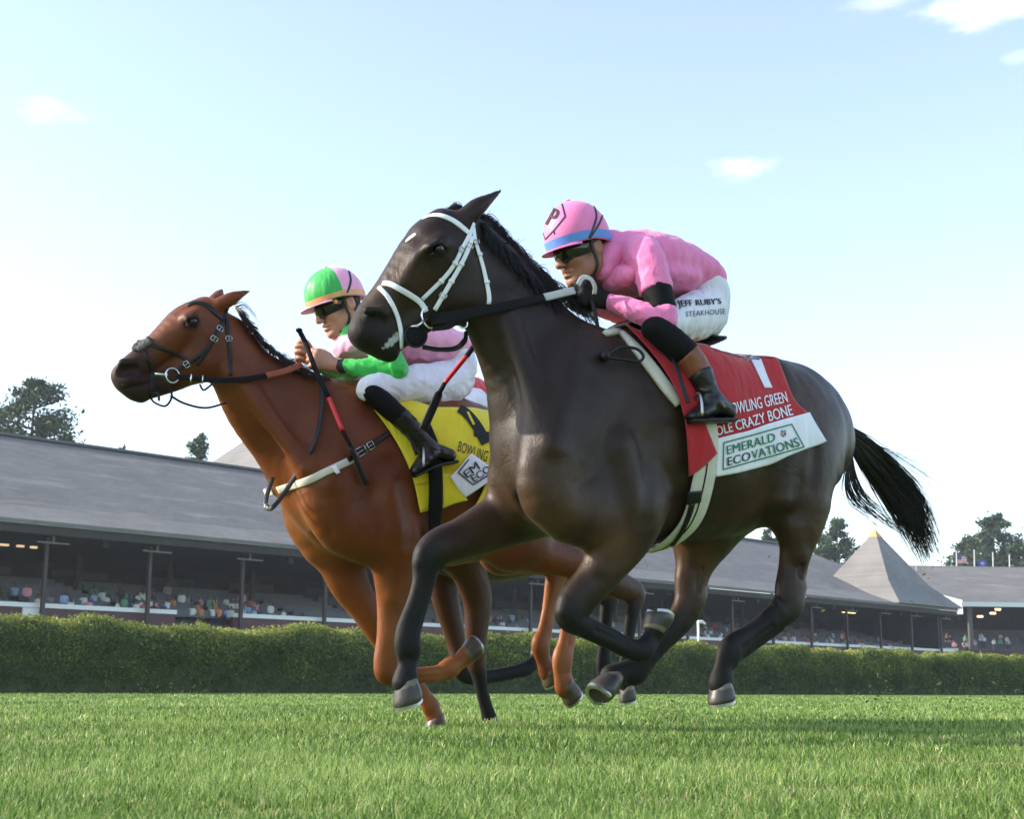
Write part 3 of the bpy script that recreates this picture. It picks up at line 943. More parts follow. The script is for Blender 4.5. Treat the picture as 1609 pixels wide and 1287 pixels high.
def spectator(p, rot, i_s, i_p, where):
    me, word = PM[i_p]
    o = bpy.data.objects.new('spectator', me); COL.objects.link(o)
    o.location = tuple(p); o.rotation_euler = (0, 0, rot); k_ = .78 + .1 * rc.random(); o.scale = (k_, k_, k_)
    o.material_slots[1].link = 'OBJECT'; o.material_slots[1].material = SM[i_s]
    tag(o, '%s spectator in a %s top %s' % (word, SHIRTS[i_s][0], where), 'person', 'spectators in the grandstands')


wt = np.array([.26, .13, .07, .10, .10, .10, .05, .04, .10, .05])
taken = set()
zones = [(31, 34.5, 34, 5), (35.5, 41, 22, 4), (41, 46.5, 60, 5), (46.5, 51.5, 46, 5), (66, 74, 20, 4), (84, 104, 46, 5), (104, 126, 36, 5)]
for (a, b_, n, rmax) in zones:
    for _ in range(n):
        k_ = int(rmax * rc.random() ** 1.6); s = a + (b_ - a) * rc.random(); key = (k_, int(s / .55))
        if key in taken:
            continue
        taken.add(key); q, z = TIERS[k_]
        ip = 2 if rc.random() < .13 else (1 if rc.random() < .15 else 0)
        spectator(FP(s, q + .45 if ip != 2 else q + .6, z), face + .25 * rc.normal(), int(rc.choice(10, p=wt)), ip, 'in the long grandstand')
for _ in range(46):
    a = -3 + 24 * rc.random(); k_ = int(4 * rc.random() ** 1.5)
    ip = 2 if rc.random() < .35 else 0
    spectator(SP(a, 2.1 + k_ * 1.1 + .35, zt2 - .6 + k_ * .33), .1 + .25 * rc.normal(), int(rc.choice(10, p=wt)), ip, 'in the pavilion at the right')
# ================================================================ horses
def coat_mat(name, base, dark, belly, pale, rough=.44, spec=.22):
    m, nt, b = new_mat(name)
    L = nt.links.new
    at = N(nt, 'ShaderNodeAttribute', attribute_name='points')
    tcn = N(nt, 'ShaderNodeTexCoord')
    nz = N(nt, 'ShaderNodeTexNoise', i_Scale=5.0, i_Detail=6.0)
    L(tcn.outputs['Object'], nz.inputs['Vector'])
    m0 = N(nt, 'ShaderNodeMix', data_type='RGBA'); m0.inputs['A'].default_value = (*base, 1); m0.inputs['B'].default_value = (*belly, 1)
    mr = N(nt, 'ShaderNodeMapRange'); mr.inputs[1].default_value = .35; mr.inputs[2].default_value = .7
    L(nz.outputs['Fac'], mr.inputs[0]); L(mr.outputs[0], m0.inputs['Factor'])
    m1 = N(nt, 'ShaderNodeMix', data_type='RGBA'); m1.inputs['B'].default_value = (*dark, 1)
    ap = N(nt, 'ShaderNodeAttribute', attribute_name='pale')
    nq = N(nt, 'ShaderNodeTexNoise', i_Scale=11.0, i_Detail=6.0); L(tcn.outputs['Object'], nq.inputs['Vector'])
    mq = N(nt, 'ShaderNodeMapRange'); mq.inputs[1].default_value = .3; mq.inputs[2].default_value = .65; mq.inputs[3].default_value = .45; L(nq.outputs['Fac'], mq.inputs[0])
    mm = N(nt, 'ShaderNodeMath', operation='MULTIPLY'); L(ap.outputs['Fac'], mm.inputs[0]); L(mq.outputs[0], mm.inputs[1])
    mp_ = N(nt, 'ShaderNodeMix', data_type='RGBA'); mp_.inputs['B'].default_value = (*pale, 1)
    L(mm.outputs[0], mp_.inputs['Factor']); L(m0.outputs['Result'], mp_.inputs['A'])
    L(at.outputs['Fac'], m1.inputs['Factor']); L(mp_.outputs['Result'], m1.inputs['A'])
    af = N(nt, 'ShaderNodeAttribute', attribute_name='froth')
    nf = N(nt, 'ShaderNodeTexNoise', i_Scale=95.0, i_Detail=6.0, i_Roughness=.7); L(tcn.outputs['Object'], nf.inputs['Vector'])
    fa = N(nt, 'ShaderNodeMath', operation='ADD'); L(af.outputs['Fac'], fa.inputs[0]); L(nf.outputs['Fac'], fa.inputs[1])
    fr2 = N(nt, 'ShaderNodeMapRange'); fr2.inputs[1].default_value = 1.22; fr2.inputs[2].default_value = 1.42; fr2.inputs[4].default_value = .85; L(fa.outputs[0], fr2.inputs[0])
    m2_ = N(nt, 'ShaderNodeMix', data_type='RGBA'); m2_.inputs['B'].default_value = (.45, .45, .43, 1)
    L(fr2.outputs[0], m2_.inputs['Factor']); L(m1.outputs['Result'], m2_.inputs['A'])
    L(m2_.outputs['Result'], b.inputs['Base Color'])
    # short hair grain and faint veins
    mg = N(nt, 'ShaderNodeMapping'); mg.inputs['Scale'].default_value = (1, 1, .35)
    L(tcn.outputs['Object'], mg.inputs[0])
    n2 = N(nt, 'ShaderNodeTexNoise', i_Scale=420.0, i_Detail=2.0); L(mg.outputs[0], n2.inputs['Vector'])
    b1 = N(nt, 'ShaderNodeBump', i_Strength=.3, i_Distance=.004); L(n2.outputs['Fac'], b1.inputs['Height'])
    n3 = N(nt, 'ShaderNodeTexNoise', i_Scale=9.0, i_Detail=4.0, i_Distortion=1.2); L(tcn.outputs['Object'], n3.inputs['Vector'])
    b2 = N(nt, 'ShaderNodeBump', i_Strength=.2, i_Distance=.02); L(n3.outputs['Fac'], b2.inputs['Height']); L(b1.outputs[0], b2.inputs['Normal'])
    n4 = N(nt, 'ShaderNodeTexNoise', i_Scale=34.0, i_Detail=4.0, i_Distortion=.6); L(mg.outputs[0], n4.inputs['Vector'])
    b3 = N(nt, 'ShaderNodeBump', i_Strength=.22, i_Distance=.008); L(n4.outputs['Fac'], b3.inputs['Height']); L(b2.outputs[0], b3.inputs['Normal'])
    L(b3.outputs[0], b.inputs['Normal'])
    r2 = N(nt, 'ShaderNodeMapRange'); r2.inputs[3].default_value = rough - .08; r2.inputs[4].default_value = rough + .12
    L(nz.outputs['Fac'], r2.inputs[0]); ra_ = N(nt, 'ShaderNodeMath', operation='MULTIPLY_ADD'); ra_.inputs[1].default_value = .22; L(at.outputs['Fac'], ra_.inputs[0]); L(r2.outputs[0], ra_.inputs[2]); L(ra_.outputs[0], b.inputs['Roughness'])
    b.inputs['Specular IOR Level'].default_value = spec
    b.inputs['Sheen Weight'].default_value = .03
    b.inputs['Sheen Roughness'].default_value = .4
    return m


def seg_dist(V, a, b):
    ab = b - a; t = np.clip(((V - a) @ ab) / (ab @ ab), 0, 1)
    return np.linalg.norm(V - a - t[:, None] * ab, axis=1), t


def sstep(x, a, b):
    t = np.clip((x - a) / (b - a), 0, 1)
    return t * t * (3 - 2 * t)


def build_horse(fr, S, h=.009):
    """S: dict of lists of rows (px, py, lat, ra_px, rb_m); returns V, Q, points attribute"""
    T = {}

    def rows(key):
        out = []
        for (px, py, lat, ra, rb) in S[key]:
            p = fr.w(px, py, lat)
            out.append([*p, fr.r(ra, p), rb])
        T[key] = np.array(out)
        return T[key]
    allp = np.vstack([rows(k) for k in S if isinstance(S[k], list) and k not in ('bump', 'cut', 'cut2', 'ears', 'hoofs')])
    ear = [np.array([[*fr.w(a, b, c), fr.r(d, fr.w(a, b, c)), e] for a, b, c, d, e in E_]) for E_ in S['ears']]
    allp = np.vstack([allp] + ear)
    R = np.maximum(allp[:, 3], allp[:, 4])[:, None]
    g = SDF((allp[:, :3] - R).min(0) - .04, (allp[:, :3] + R).max(0) + .04, h)
    head_side = fr.l + fr.f * S.get('head_turn', .2); head_side /= np.linalg.norm(head_side)
    g.tube(T['torso'], fr.l, k=.05, n=20)
    g.tube(T['neck'], fr.l, k=.12, n=14)
    for k in ('thigh_near', 'thigh_far', 'shoulder_near', 'shoulder_far'):
        if k in T:
            g.tube(T[k], fr.l, k=.09)
    for k in ('fore_near', 'fore_far', 'hind_near', 'hind_far'):
        g.tube(T[k], fr.l, k=.045, n=5 * (len(T[k]) - 1))
    g.tube(T['skull'], head_side, k=.05, n=16)
    g.tube(T['jowl'], head_side, k=.035, n=6)
    g.tube(T['jaw'], head_side, k=.03, n=10)
    g.tube(T['lip'], head_side, k=.02, n=6)
    for e in ear:
        g.tube(e, head_side, k=.02, n=10)
    for (px, py, lat, px2, py2, lat2, r, rb, k) in S.get('bump', []):
        a, b = fr.w(px, py, lat), fr.w(px2, py2, lat2)
        g.tube(np.array([[*a, r, rb], [*b, r, rb]]), fr.l, k=k, n=2)
    for (px, py, lat, px2, py2, lat2, r, rb, k) in S.get('cut', []) + S.get('cut2', []):
        a, b = fr.w(px, py, lat), fr.w(px2, py2, lat2)
        g.tube(np.array([[*a, r, rb], [*b, r, rb]]), fr.l, k=k, n=2, op='cut')
    V, Q = g.mesh()
    pts = np.zeros(len(V))
    for k in ('fore_near', 'fore_far', 'hind_near', 'hind_far'):
        P = spline(T[k][:, :3], 6 * (len(T[k]) - 1))
        best = np.full(len(V), 9.0); tt = np.zeros(len(V))
        for i in range(len(P) - 1):
            d, t = seg_dist(V, P[i], P[i + 1])
            m = d < best
            best[m] = d[m]; tt[m] = (i + t[m]) / (len(P) - 1)
        lo, hi = S['points'][k]
        pts = np.maximum(pts, sstep(tt, lo, hi) * sstep(best, .10, .07))
    mz = T['skull'][-1, :3]; m0 = T['skull'][0, :3]
    ax = (mz - m0) / np.linalg.norm(mz - m0)
    lo, hi = S['points']['muzzle']
    tq = (V - m0) @ ax / np.linalg.norm(mz - m0)
    near = np.linalg.norm(V - (m0 + mz) / 2, axis=1) < .45
    pts = np.maximum(pts, sstep(tq, lo, hi) * near * S['points'].get('muz_amt', 1))
    for (px, py, lat, r, am) in S['points'].get('spots', []):
        c = fr.w(px, py, lat)
        pts = np.maximum(pts, am * sstep(np.linalg.norm(V - c, axis=1), r, r * .5))
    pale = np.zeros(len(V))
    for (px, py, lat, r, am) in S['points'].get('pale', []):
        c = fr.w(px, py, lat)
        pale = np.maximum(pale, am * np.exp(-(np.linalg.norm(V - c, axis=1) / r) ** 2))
    froth = np.zeros(len(V))
    for (px, py, lat, px2, py2, lat2, r, am) in S['points'].get('froth', []):
        d, _ = seg_dist(V, fr.w(px, py, lat), fr.w(px2, py2, lat2))
        froth = np.maximum(froth, am * sstep(d, r, r * .2))
    return V, Q, pts, T, (pale, froth)


def horse_object(V, Q, pts, mat, root, pale):
    o = obj('body', V, Q, mat, root)
    a = o.data.attributes.new('points', 'FLOAT', 'POINT')
    a.data.foreach_set('value', pts.astype(np.float32))
    a = o.data.attributes.new('pale', 'FLOAT', 'POINT')
    a.data.foreach_set('value', pale[0].astype(np.float32))
    a = o.data.attributes.new('froth', 'FLOAT', 'POINT')
    a.data.foreach_set('value', pale[1].astype(np.float32))
    return o


BAYF = Frame(945, 503, 1.48, 33)
BAY = dict(
    head_turn=.2,
    torso=[(862, 742, 0, 80, .185), (902, 712, 0, 138, .225), (960, 690, 0, 172, .25), (1050, 690, 0, 164, .27), (1120, 696, 0, 150, .268),
           (1190, 690, 0, 131, .235), (1235, 672, 0, 107, .20), (1266, 684, 0, 88, .16), (1285, 698, 0, 62, .11)],
    neck=[(742, 406, 0, 66, .072), (771, 447, 0, 79, .08), (800, 493, 0, 86, .089), (835, 549, 0, 100, .11), (878, 623, 0, 121, .155)],
    shoulder_near=[(925, 580, .13, 58, .06), (880, 700, .165, 66, .085), (868, 775, .165, 58, .085), (930, 805, .165, 60, .085), (990, 800, .17, 52, .08)],
    shoulder_far=[(900, 600, -.12, 60, .07), (830, 740, -.16, 58, .085), (818, 785, -.16, 50, .085)],
    thigh_near=[(1212, 625, .12, 58, .07), (1254, 690, .14, 74, .095), (1258, 760, .15, 58, .10), (1254, 820, .15, 36, .072)],
    thigh_far=[(1195, 650, -.12, 60, .08), (1180, 740, -.14, 68, .1), (1130, 800, -.14, 60, .1), (1098, 850, -.14, 44, .075)],
    fore_far=[(835, 795, -.15, 52, .08), (780, 822, -.14, 43, .062), (728, 846, -.13, 34, .05), (690, 860, -.12, 30, .045), (672, 877, -.12, 25, .04), (665, 915, -.12, 19, .0255),
              (654, 950, -.12, 17, .0235), (643, 985, -.12, 20, .028), (640, 1012, -.12, 22, .032), (640, 1045, -.12, 16, .024), (637, 1072, -.12, 22, .037)],
    fore_near=[(990, 790, .17, 62, .085), (985, 835, .165, 48, .072), (956, 880, .15, 39, .056), (926, 921, .14, 32, .048), (903, 949, .13, 31, .047), (896, 971, .13, 23, .042), (920, 986, .13, 18, .03),
               (956, 1003, .13, 17.5, .0235), (990, 1020, .13, 17, .025), (1010, 1022, .13, 19, .031), (1024, 1002, .13, 16, .024), (1031, 986, .13, 20, .036)],
    hind_near=[(1256, 800, .15, 48, .085), (1253, 850, .15, 31, .06), (1246, 890, .14, 25, .045), (1241, 925, .14, 27, .042), (1238, 952, .14, 27, .04), (1210, 975, .14, 19, .032), (1178, 999, .14, 18, .025),
               (1148, 1022, .14, 22, .033), (1137, 1048, .14, 17, .0255), (1133, 1074, .14, 22, .038)],
    hind_far=[(1110, 825, -.14, 54, .08), (1096, 870, -.14, 36, .06), (1086, 910, -.14, 30, .045), (1083, 945, -.14, 27, .042), (1068, 975, -.14, 23, .036), (1038, 1008, -.14, 19, .03), (1015, 1034, -.14, 19, .03),
              (998, 1054, -.14, 22, .033), (978, 1058, -.14, 18, .03), (962, 1066, -.14, 22, .038)],
    skull=[(708, 376, -.01, 46, .082), (676, 402, -.03, 52, .098), (645, 436, -.05, 44, .08), (616, 470, -.07, 37, .062), (591, 500, -.09, 35, .056), (574, 522, -.1, 29, .058)],
    jowl=[(718, 420, -.01, 46, .08), (712, 458, -.02, 54, .082)],
    jaw=[(706, 466, -.025, 42, .06), (668, 486, -.05, 36, .05), (636, 512, -.07, 31, .045), (606, 533, -.085, 27, .05)],
    lip=[(583, 532, -.1, 24, .052), (600, 546, -.09, 20, .045), (612, 555, -.085, 15, .04)],
    ears=[[(728, 345, .055, 17, .03), (750, 325, .075, 15, .026), (770, 311, .085, 8, .016), (787, 299, .09, 2.5, .005)],
          [(712, 345, -.06, 16, .03), (714, 332, -.085, 12, .024), (716, 319, -.1, 3, .006)]],
    bump=[(674, 388, .07, 694, 378, .065, .018, .018, .04), (676, 387, .092, 688, 381, .096, .009, .009, .014), (688, 381, .096, 701, 388, .09, .009, .009, .014), (678, 400, .092, 698, 400, .09, .008, .008, .014),
          (690, 345, .0, 668, 365, -.02, .03, .05, .05),         # forehead
          (656, 404, .035, 634, 446, .0, .012, .014, .04),       # tear bone
          
          (578, 489, -.03, 602, 491, -.028, .018, .014, .02),     # nostril wing
          (862, 770, .15, 880, 805, .155, .07, .055, .05), (800, 755, -.1, 806, 790, -.12, .065, .055, .05),
          (905, 560, .165, 868, 700, .232, .03, .022, .05), (975, 700, .235, 1000, 790, .235, .055, .04, .04), (968, 835, .195, 940, 890, .172, .03, .026, .03),
          (790, 475, .070, 866, 700, .195, .030, .022, .06), (1225, 625, .18, 1228, 785, .212, .032, .03, .05), (1248, 828, .195, 1252, 868, .178, .03, .024, .03), (1212, 590, .14, 1218, 598, .15, .04, .03, .05),
          (1000, 650, .2, 930, 770, .2, .05, .03, .05),          # triceps
          (1015, 720, .2, 985, 800, .2, .045, .03, .05),
          (1215, 600, .13, 1190, 610, .14, .05, .03, .06),       # hip
          (1290, 660, .13, 1300, 740, .12, .05, .05, .06),       # buttock
          (1230, 775, .17, 1245, 745, .18, .05, .035, .05),      # stifle
          (1250, 930, .14, 1257, 922, .14, .02, .02, .03), (1092, 945, -.14, 1100, 937, -.14, .02, .02, .03),
          (682, 905, -.12, 657, 990, -.12, .011, .012, .008), (648, 1018, -.12, 652, 1026, -.12, .018, .02, .016), (662, 866, -.11, 658, 884, -.11, .016, .02, .016), (694, 876, -.115, 690, 892, -.12, .016, .014, .014),
          (886, 946, .14, 882, 962, .14, .018, .022, .014), (1004, 1031, .13, 1014, 1030, .13, .018, .02, .014), (930, 998, .13, 985, 1028, .13, .010, .012, .008),
          (1269, 842, .14, 1260, 900, .14, .014, .014, .02), (1228, 988, .14, 1165, 1033, .14, .011, .012, .008), (1154, 1035, .14, 1150, 1044, .14, .018, .02, .014), (1218, 945, .16, 1226, 960, .16, .014, .012, .014),
          (1113, 885, -.14, 1102, 920, -.14, .014, .014, .02), (1062, 998, -.14, 1015, 1046, -.14, .011, .012, .008), (1004, 1066, -.14, 996, 1068, -.14, .018, .02, .014)],
    cut=[(572, 506, -.026, 594, 501, -.018, .024, .027, .007),    # nostril
         (577, 556, -.045, 604, 540, -.032, .005, .012, .005), (604, 540, -.032, 634, 520, -.022, .005, .012, .005),     # mouth line
         (687, 392, .088, 690, 391, .088, .015, .012, .012),
         (836, 770, .055, 838, 830, .075, .010, .03, .07),         # between the breast muscles
         
         (985, 640, .280, 935, 735, .290, .010, .012, .06), (1035, 690, .295, 1020, 810, .295, .012, .014, .06), (1192, 700, .305, 1202, 765, .295, .03, .028, .07),
         
         (1196, 795, .222, 1212, 735, .262, .012, .012, .06),     # flank fold
         (1284, 705, .262, 1281, 765, .272, .006, .008, .045)],
    cut2=[(672, 908, -.090, 652, 982, -.092, .006, .006, .006), (1261, 850, .180, 1256, 905, .174, .010, .007, .014), (634, 1036, -.095, 646, 1036, -.095, .006, .008, .01), (1104, 870, -.095, 1096, 925, -.1, .007, .006, .014), (1214, 984, .166, 1166, 1020, .166, .006, .006, .006), (935, 990, .155, 985, 1012, .155, .006, .006, .006)],
    points=dict(fore_near=(.3, .5), fore_far=(.25, .45), hind_near=(.35, .6), hind_far=(.35, .6), muzzle=(.62, 1.0), muz_amt=.85,
                spots=[(687, 392, .1, .05, .9), (584, 500, -.03, .035, .9)], froth=[(580, 560, -.04, 602, 551, -.035, .045, .9), (598, 553, -.035, 627, 527, -.03, .034, .95)],
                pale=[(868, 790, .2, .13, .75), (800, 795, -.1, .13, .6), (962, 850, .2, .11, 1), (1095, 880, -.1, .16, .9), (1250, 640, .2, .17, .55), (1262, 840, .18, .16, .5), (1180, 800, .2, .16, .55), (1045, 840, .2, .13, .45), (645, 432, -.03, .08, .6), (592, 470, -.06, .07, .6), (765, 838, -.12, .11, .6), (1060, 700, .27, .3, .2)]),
    hoofs=[('fore_far', (638, 1069, -.12), (647, 1105, -.12), (.75, 0, -.65)), ('fore_near', (1026, 992, .13), (1034, 962, .13), (-.9, 0, .0)),
           ('hind_near', (1133, 1074, .14), (1138, 1104, .14), (.9, 0, -.45)), ('hind_far', (966, 1064, -.14), (944, 1096, -.11), (1, 0, -.15))],
    eye=(689, 391, .080, .020), ear_lobe=None,
)

CHF = Frame(560, 600, 1.5, 33)
CHE = dict(
    head_turn=.12,
    torso=[(528, 745, 0, 66, .17), (550, 738, 0, 122, .215), (592, 742, 0, 147, .25), (650, 748, 0, 146, .27), (705, 755, 0, 135, .265), (765, 757, 0, 116, .23), (815, 748, 0, 100, .18), (848, 748, 0, 72, .13)],
    neck=[(352, 540, 0, 50, .072), (384, 590, 0, 56, .08), (418, 630, 0, 72, .095), (462, 668, 0, 86, .12), (508, 700, 0, 102, .16)],
    shoulder_near=[(555, 660, .13, 46, .06), (522, 750, .165, 52, .085), (530, 815, .165, 46, .085), (575, 840, .165, 48, .085), (618, 845, .17, 44, .08)],
    shoulder_far=[(520, 690, -.12, 46, .07), (488, 800, -.16, 44, .085), (510, 850, -.16, 42, .085)],
    thigh_near=[(790, 710, .12, 50, .07), (830, 760, .14, 62, .095), (815, 830, .15, 54, .1), (800, 855, .15, 42, .08)],
    thigh_far=[(790, 720, -.12, 50, .07), (810, 790, -.14, 58, .1), (790, 860, -.14, 42, .08)],
    fore_near=[(618, 850, .17, 46, .085), (620, 890, .16, 38, .068), (618, 945, .14, 28, .05), (612, 1000, .13, 21, .044), (607, 1040, .12, 21, .043), (608, 1060, .12, 17, .038), (632, 1064, .12, 14, .0255),
               (662, 1061, .12, 12, .025), (690, 1058, .12, 13, .024), (706, 1050, .12, 16, .031), (722, 1040, .12, 13, .026), (733, 1031, .12, 16, .034)],
    fore_far=[(535, 870, -.15, 42, .08), (548, 915, -.14, 33, .062), (576, 962, -.13, 24, .05), (606, 1010, -.12, 20, .044), (622, 1035, -.12, 17, .04), (648, 1068, -.12, 13, .0255), (668, 1097, -.12, 13, .024),
              (677, 1112, -.12, 15, .031), (681, 1122, -.12, 13, .03), (684, 1130, -.12, 15, .036)],
    hind_near=[(800, 850, .15, 44, .08), (845, 868, .14, 33, .06), (888, 880, .14, 27, .045), (908, 890, .14, 22, .04), (904, 925, .14, 17, .033), (897, 965, .14, 14, .024), (890, 1010, .14, 15, .0255),
               (884, 1035, .14, 18, .033), (884, 1060, .14, 16, .025), (888, 1080, .14, 18, .036)],
    hind_far=[(790, 860, -.14, 42, .08), (830, 872, -.14, 30, .06), (866, 882, -.14, 25, .045), (876, 893, -.14, 21, .04), (870, 920, -.14, 16, .033), (862, 960, -.14, 12, .024), (855, 995, -.14, 13, .0255),
              (849, 1014, -.14, 16, .033), (854, 1038, -.14, 13, .025), (861, 1056, -.14, 16, .036)],
    skull=[(322, 494, -.01, 29, .08), (294, 512, -.02, 34, .098), (266, 534, -.03, 29, .08), (238, 557, -.04, 24, .062), (212, 578, -.05, 24, .056), (195, 591, -.05, 21, .058)],
    jowl=[(322, 530, 0, 32, .08), (313, 563, -.01, 38, .082)],
    jaw=[(303, 573, -.015, 30, .06), (275, 591, -.03, 24, .05), (250, 603, -.04, 20, .045), (225, 611, -.045, 19, .05)],
    lip=[(199, 603, -.05, 17, .052), (211, 615, -.05, 15, .045), (221, 622, -.05, 11, .04)],
    ears=[[(345, 479, .055, 12, .03), (364, 469, .075, 11, .026), (379, 462, .085, 6, .016), (392, 457, .09, 2, .005)],
          [(336, 474, -.06, 11, .03), (343, 465, -.085, 9, .024), (349, 455, -.1, 2, .006)]],
    bump=[(294, 499, .075, 308, 493, .07, .018, .018, .03), (294, 503, .092, 302, 498, .096, .009, .009, .014), (302, 498, .096, 311, 503, .09, .009, .009, .014), (295, 511, .092, 309, 511, .09, .008, .008, .014), (286, 522, .04, 270, 548, .01, .012, .014, .04), 
          (194, 571, -.01, 212, 574, -.01, .022, .014, .02),
          (522, 820, .15, 532, 838, .155, .06, .055, .04), (488, 800, -.1, 492, 830, -.12, .055, .055, .04),
          (555, 650, .165, 520, 760, .232, .028, .022, .05), (372, 588, .070, 480, 735, .188, .034, .026, .06), (605, 760, .235, 620, 830, .235, .055, .04, .04), (618, 870, .2, 616, 940, .17, .028, .026, .03),
          (640, 740, .2, 575, 820, .2, .05, .03, .05), (640, 790, .2, 620, 850, .2, .045, .03, .05),
          (860, 740, .12, 868, 800, .12, .05, .05, .06),
          (598, 1045, .12, 598, 1058, .12, .018, .02, .014), (640, 1072, .12, 690, 1067, .12, .010, .012, .008), (706, 1062, .12, 714, 1056, .12, .018, .02, .014),
          (846, 1010, -.14, 845, 1018, -.14, .02, .022, .014), (878, 1032, .14, 877, 1042, .14, .02, .022, .014), (874, 920, -.14, 862, 1000, -.14, .011, .012, .008), (911, 925, .14, 896, 1025, .14, .011, .012, .008),
          (664, 1085, -.12, 668, 1092, -.12, .018, .02, .014)],
    cut=[(192, 584, .004, 211, 580, .012, .027, .027, .007), (188, 612, -.012, 236, 600, -.002, .005, .012, .005), (301, 506, .088, 303, 505, .088, .015, .012, .012),
         (505, 800, .03, 512, 860, .05, .012, .03, .06), (617, 725, .282, 580, 800, .291, .010, .012, .06), (662, 760, .295, 650, 850, .292, .012, .014, .06),
          (519, 832, .235, 522, 842, .235, .010, .012, .02)],
    cut2=[(904, 930, .163, 893, 1015, .163, .006, .006, .006), (606, 955, .19, 604, 1025, .165, .006, .006, .014), (635, 1068, .144, 690, 1063, .144, .006, .006, .006)],
    points=dict(fore_near=(2, 3), fore_far=(2, 3), hind_near=(2, 3), hind_far=(2, 3), muzzle=(.42, .85), muz_amt=.88,
                froth=[(190, 604, -.01, 194, 616, -.01, .03, .7), (200, 622, -.01, 208, 626, -.01, .02, .8)],
                spots=[(302, 506, .1, .06, .8), (203, 581, 0, .04, .9), (262, 598, .03, .10, .7)],
                pale=[(862, 960, -.14, .17, .9), (890, 1030, .14, .17, .9), (612, 980, .13, .2, .55), (702, 1060, .12, .13, .9), (560, 950, -.13, .2, .35), (485, 840, -.05, .2, .6), (675, 1100, -.12, .12, .5), (240, 560, 0, .06, .4)]),  # tan lower legs; the chest patch paints its sunlit orange into the coat
    hoofs=[('fore_near', (730, 1034, .12), (750, 1019, .12), (-.6, 0, .8)), ('fore_far', (684, 1127, -.12), (687, 1143, -.12), (.9, 0, 0)),
           ('hind_near', (886, 1074, .14), (904, 1096, .14), (.1, .1, -1)), ('hind_far', (860, 1052, -.14), (871, 1070, -.14), (.2, 0, -1))],
    eye=(303, 505, .080, .020),
)

THF = Frame(690, 684, 1.5, 42)
THI = dict(
    head_turn=.1,
    torso=[(652, 795, 0, 56, .17), (672, 790, 0, 92, .215), (712, 793, 0, 112, .25), (770, 797, 0, 118, .27), (830, 797, 0, 106, .265), (880, 787, 0, 92, .22), (905, 787, 0, 66, .17)],
    neck=[(522, 705, 0, 36, .072), (545, 722, 0, 43, .08), (575, 738, 0, 54, .1), (625, 762, 0, 78, .15)],
    shoulder_near=[(690, 750, .13, 40, .06), (662, 800, .165, 44, .085), (690, 850, .165, 40, .085), (725, 865, .17, 36, .08)],
    shoulder_far=[(660, 760, -.12, 40, .07), (640, 830, -.16, 36, .085)],
    thigh_near=[(860, 760, .12, 44, .08), (890, 800, .14, 52, .095), (895, 850, .15, 44, .1)],
    thigh_far=[(850, 770, -.12, 44, .08), (860, 850, -.14, 44, .1)],
    fore_near=[(718, 860, .17, 36, .085), (738, 900, .16, 31, .07), (750, 945, .15, 26, .058), (748, 1000, .14, 19, .05), (748, 1040, .13, 16, .044), (752, 1058, .13, 13, .038), (757, 1085, .13, 10.5, .03),
               (763, 1108, .13, 11, .028), (767, 1122, .13, 12, .032), (769, 1130, .13, 13, .036)],
    fore_far=[(690, 870, -.15, 34, .08), (700, 940, -.14, 24, .06), (718, 1010, -.13, 17, .046), (724, 1050, -.12, 16, .042), (740, 1064, -.12, 13, .036), (770, 1063, -.12, 11, .028),
              (805, 1057, -.12, 11, .027), (828, 1050, -.12, 12.5, .031), (840, 1040, -.12, 11, .027), (845, 1032, -.12, 12, .034)],
    hind_near=[(900, 860, .15, 38, .08), (945, 905, .14, 26, .06), (985, 925, .14, 21, .045), (1000, 935, .14, 18, .04), (994, 960, .14, 13, .033), (988, 1000, .14, 11, .027),
               (983, 1040, .14, 12, .03), (981, 1058, .14, 14, .033), (983, 1072, .14, 12, .025), (986, 1082, .14, 13, .036)],
    hind_far=[(870, 870, -.14, 34, .08), (905, 905, -.14, 24, .06), (945, 928, -.14, 21, .045), (958, 938, -.14, 18, .04), (953, 965, -.14, 13, .033), (950, 1005, -.14, 11, .028),
              (948, 1040, -.14, 14, .033), (948, 1055, -.14, 13, .03), (952, 1066, -.14, 13, .036)],
    skull=[(516, 700, -.01, 24, .08), (506, 716, -.02, 27, .098), (495, 738, -.03, 24, .08), (484, 760, -.04, 20, .062), (476, 780, -.05, 19, .056), (470, 794, -.05, 17, .058)],
    jowl=[(528, 722, 0, 26, .08), (524, 744, -.01, 30, .082)],
    jaw=[(518, 750, -.015, 24, .06), (504, 768, -.03, 19, .05), (494, 784, -.04, 16, .045), (486, 796, -.045, 15, .05)],
    lip=[(474, 798, -.05, 14, .052), (482, 806, -.05, 12, .045), (488, 808, -.05, 9, .04)],
    ears=[[(528, 690, .055, 10, .03), (542, 684, .075, 9, .026), (553, 680, .085, 5, .016), (562, 676, .09, 2, .005)],
          [(520, 690, -.06, 9, .03), (526, 684, -.085, 7, .024), (532, 678, -.1, 2, .006)]],
    points=dict(fore_near=(.42, .6), fore_far=(.2, .4), hind_near=(.3, .5), hind_far=(.3, .5), muzzle=(.6, 1.0), muz_amt=.8, spots=[]),
    hoofs=[('fore_near', (769, 1129, .13), (772, 1141, .13), (.9, 0, 0)), ('fore_far', (843, 1034, -.12), (850, 1022, -.12), (.9, 0, .6)),
           ('hind_near', (985, 1078, .14), (989, 1102, .14), (.5, 0, -1)), ('hind_far', (951, 1064, -.14), (956, 1082, -.14), (.5, 0, -1))],
    eye=(503, 712, .087, .021),
)
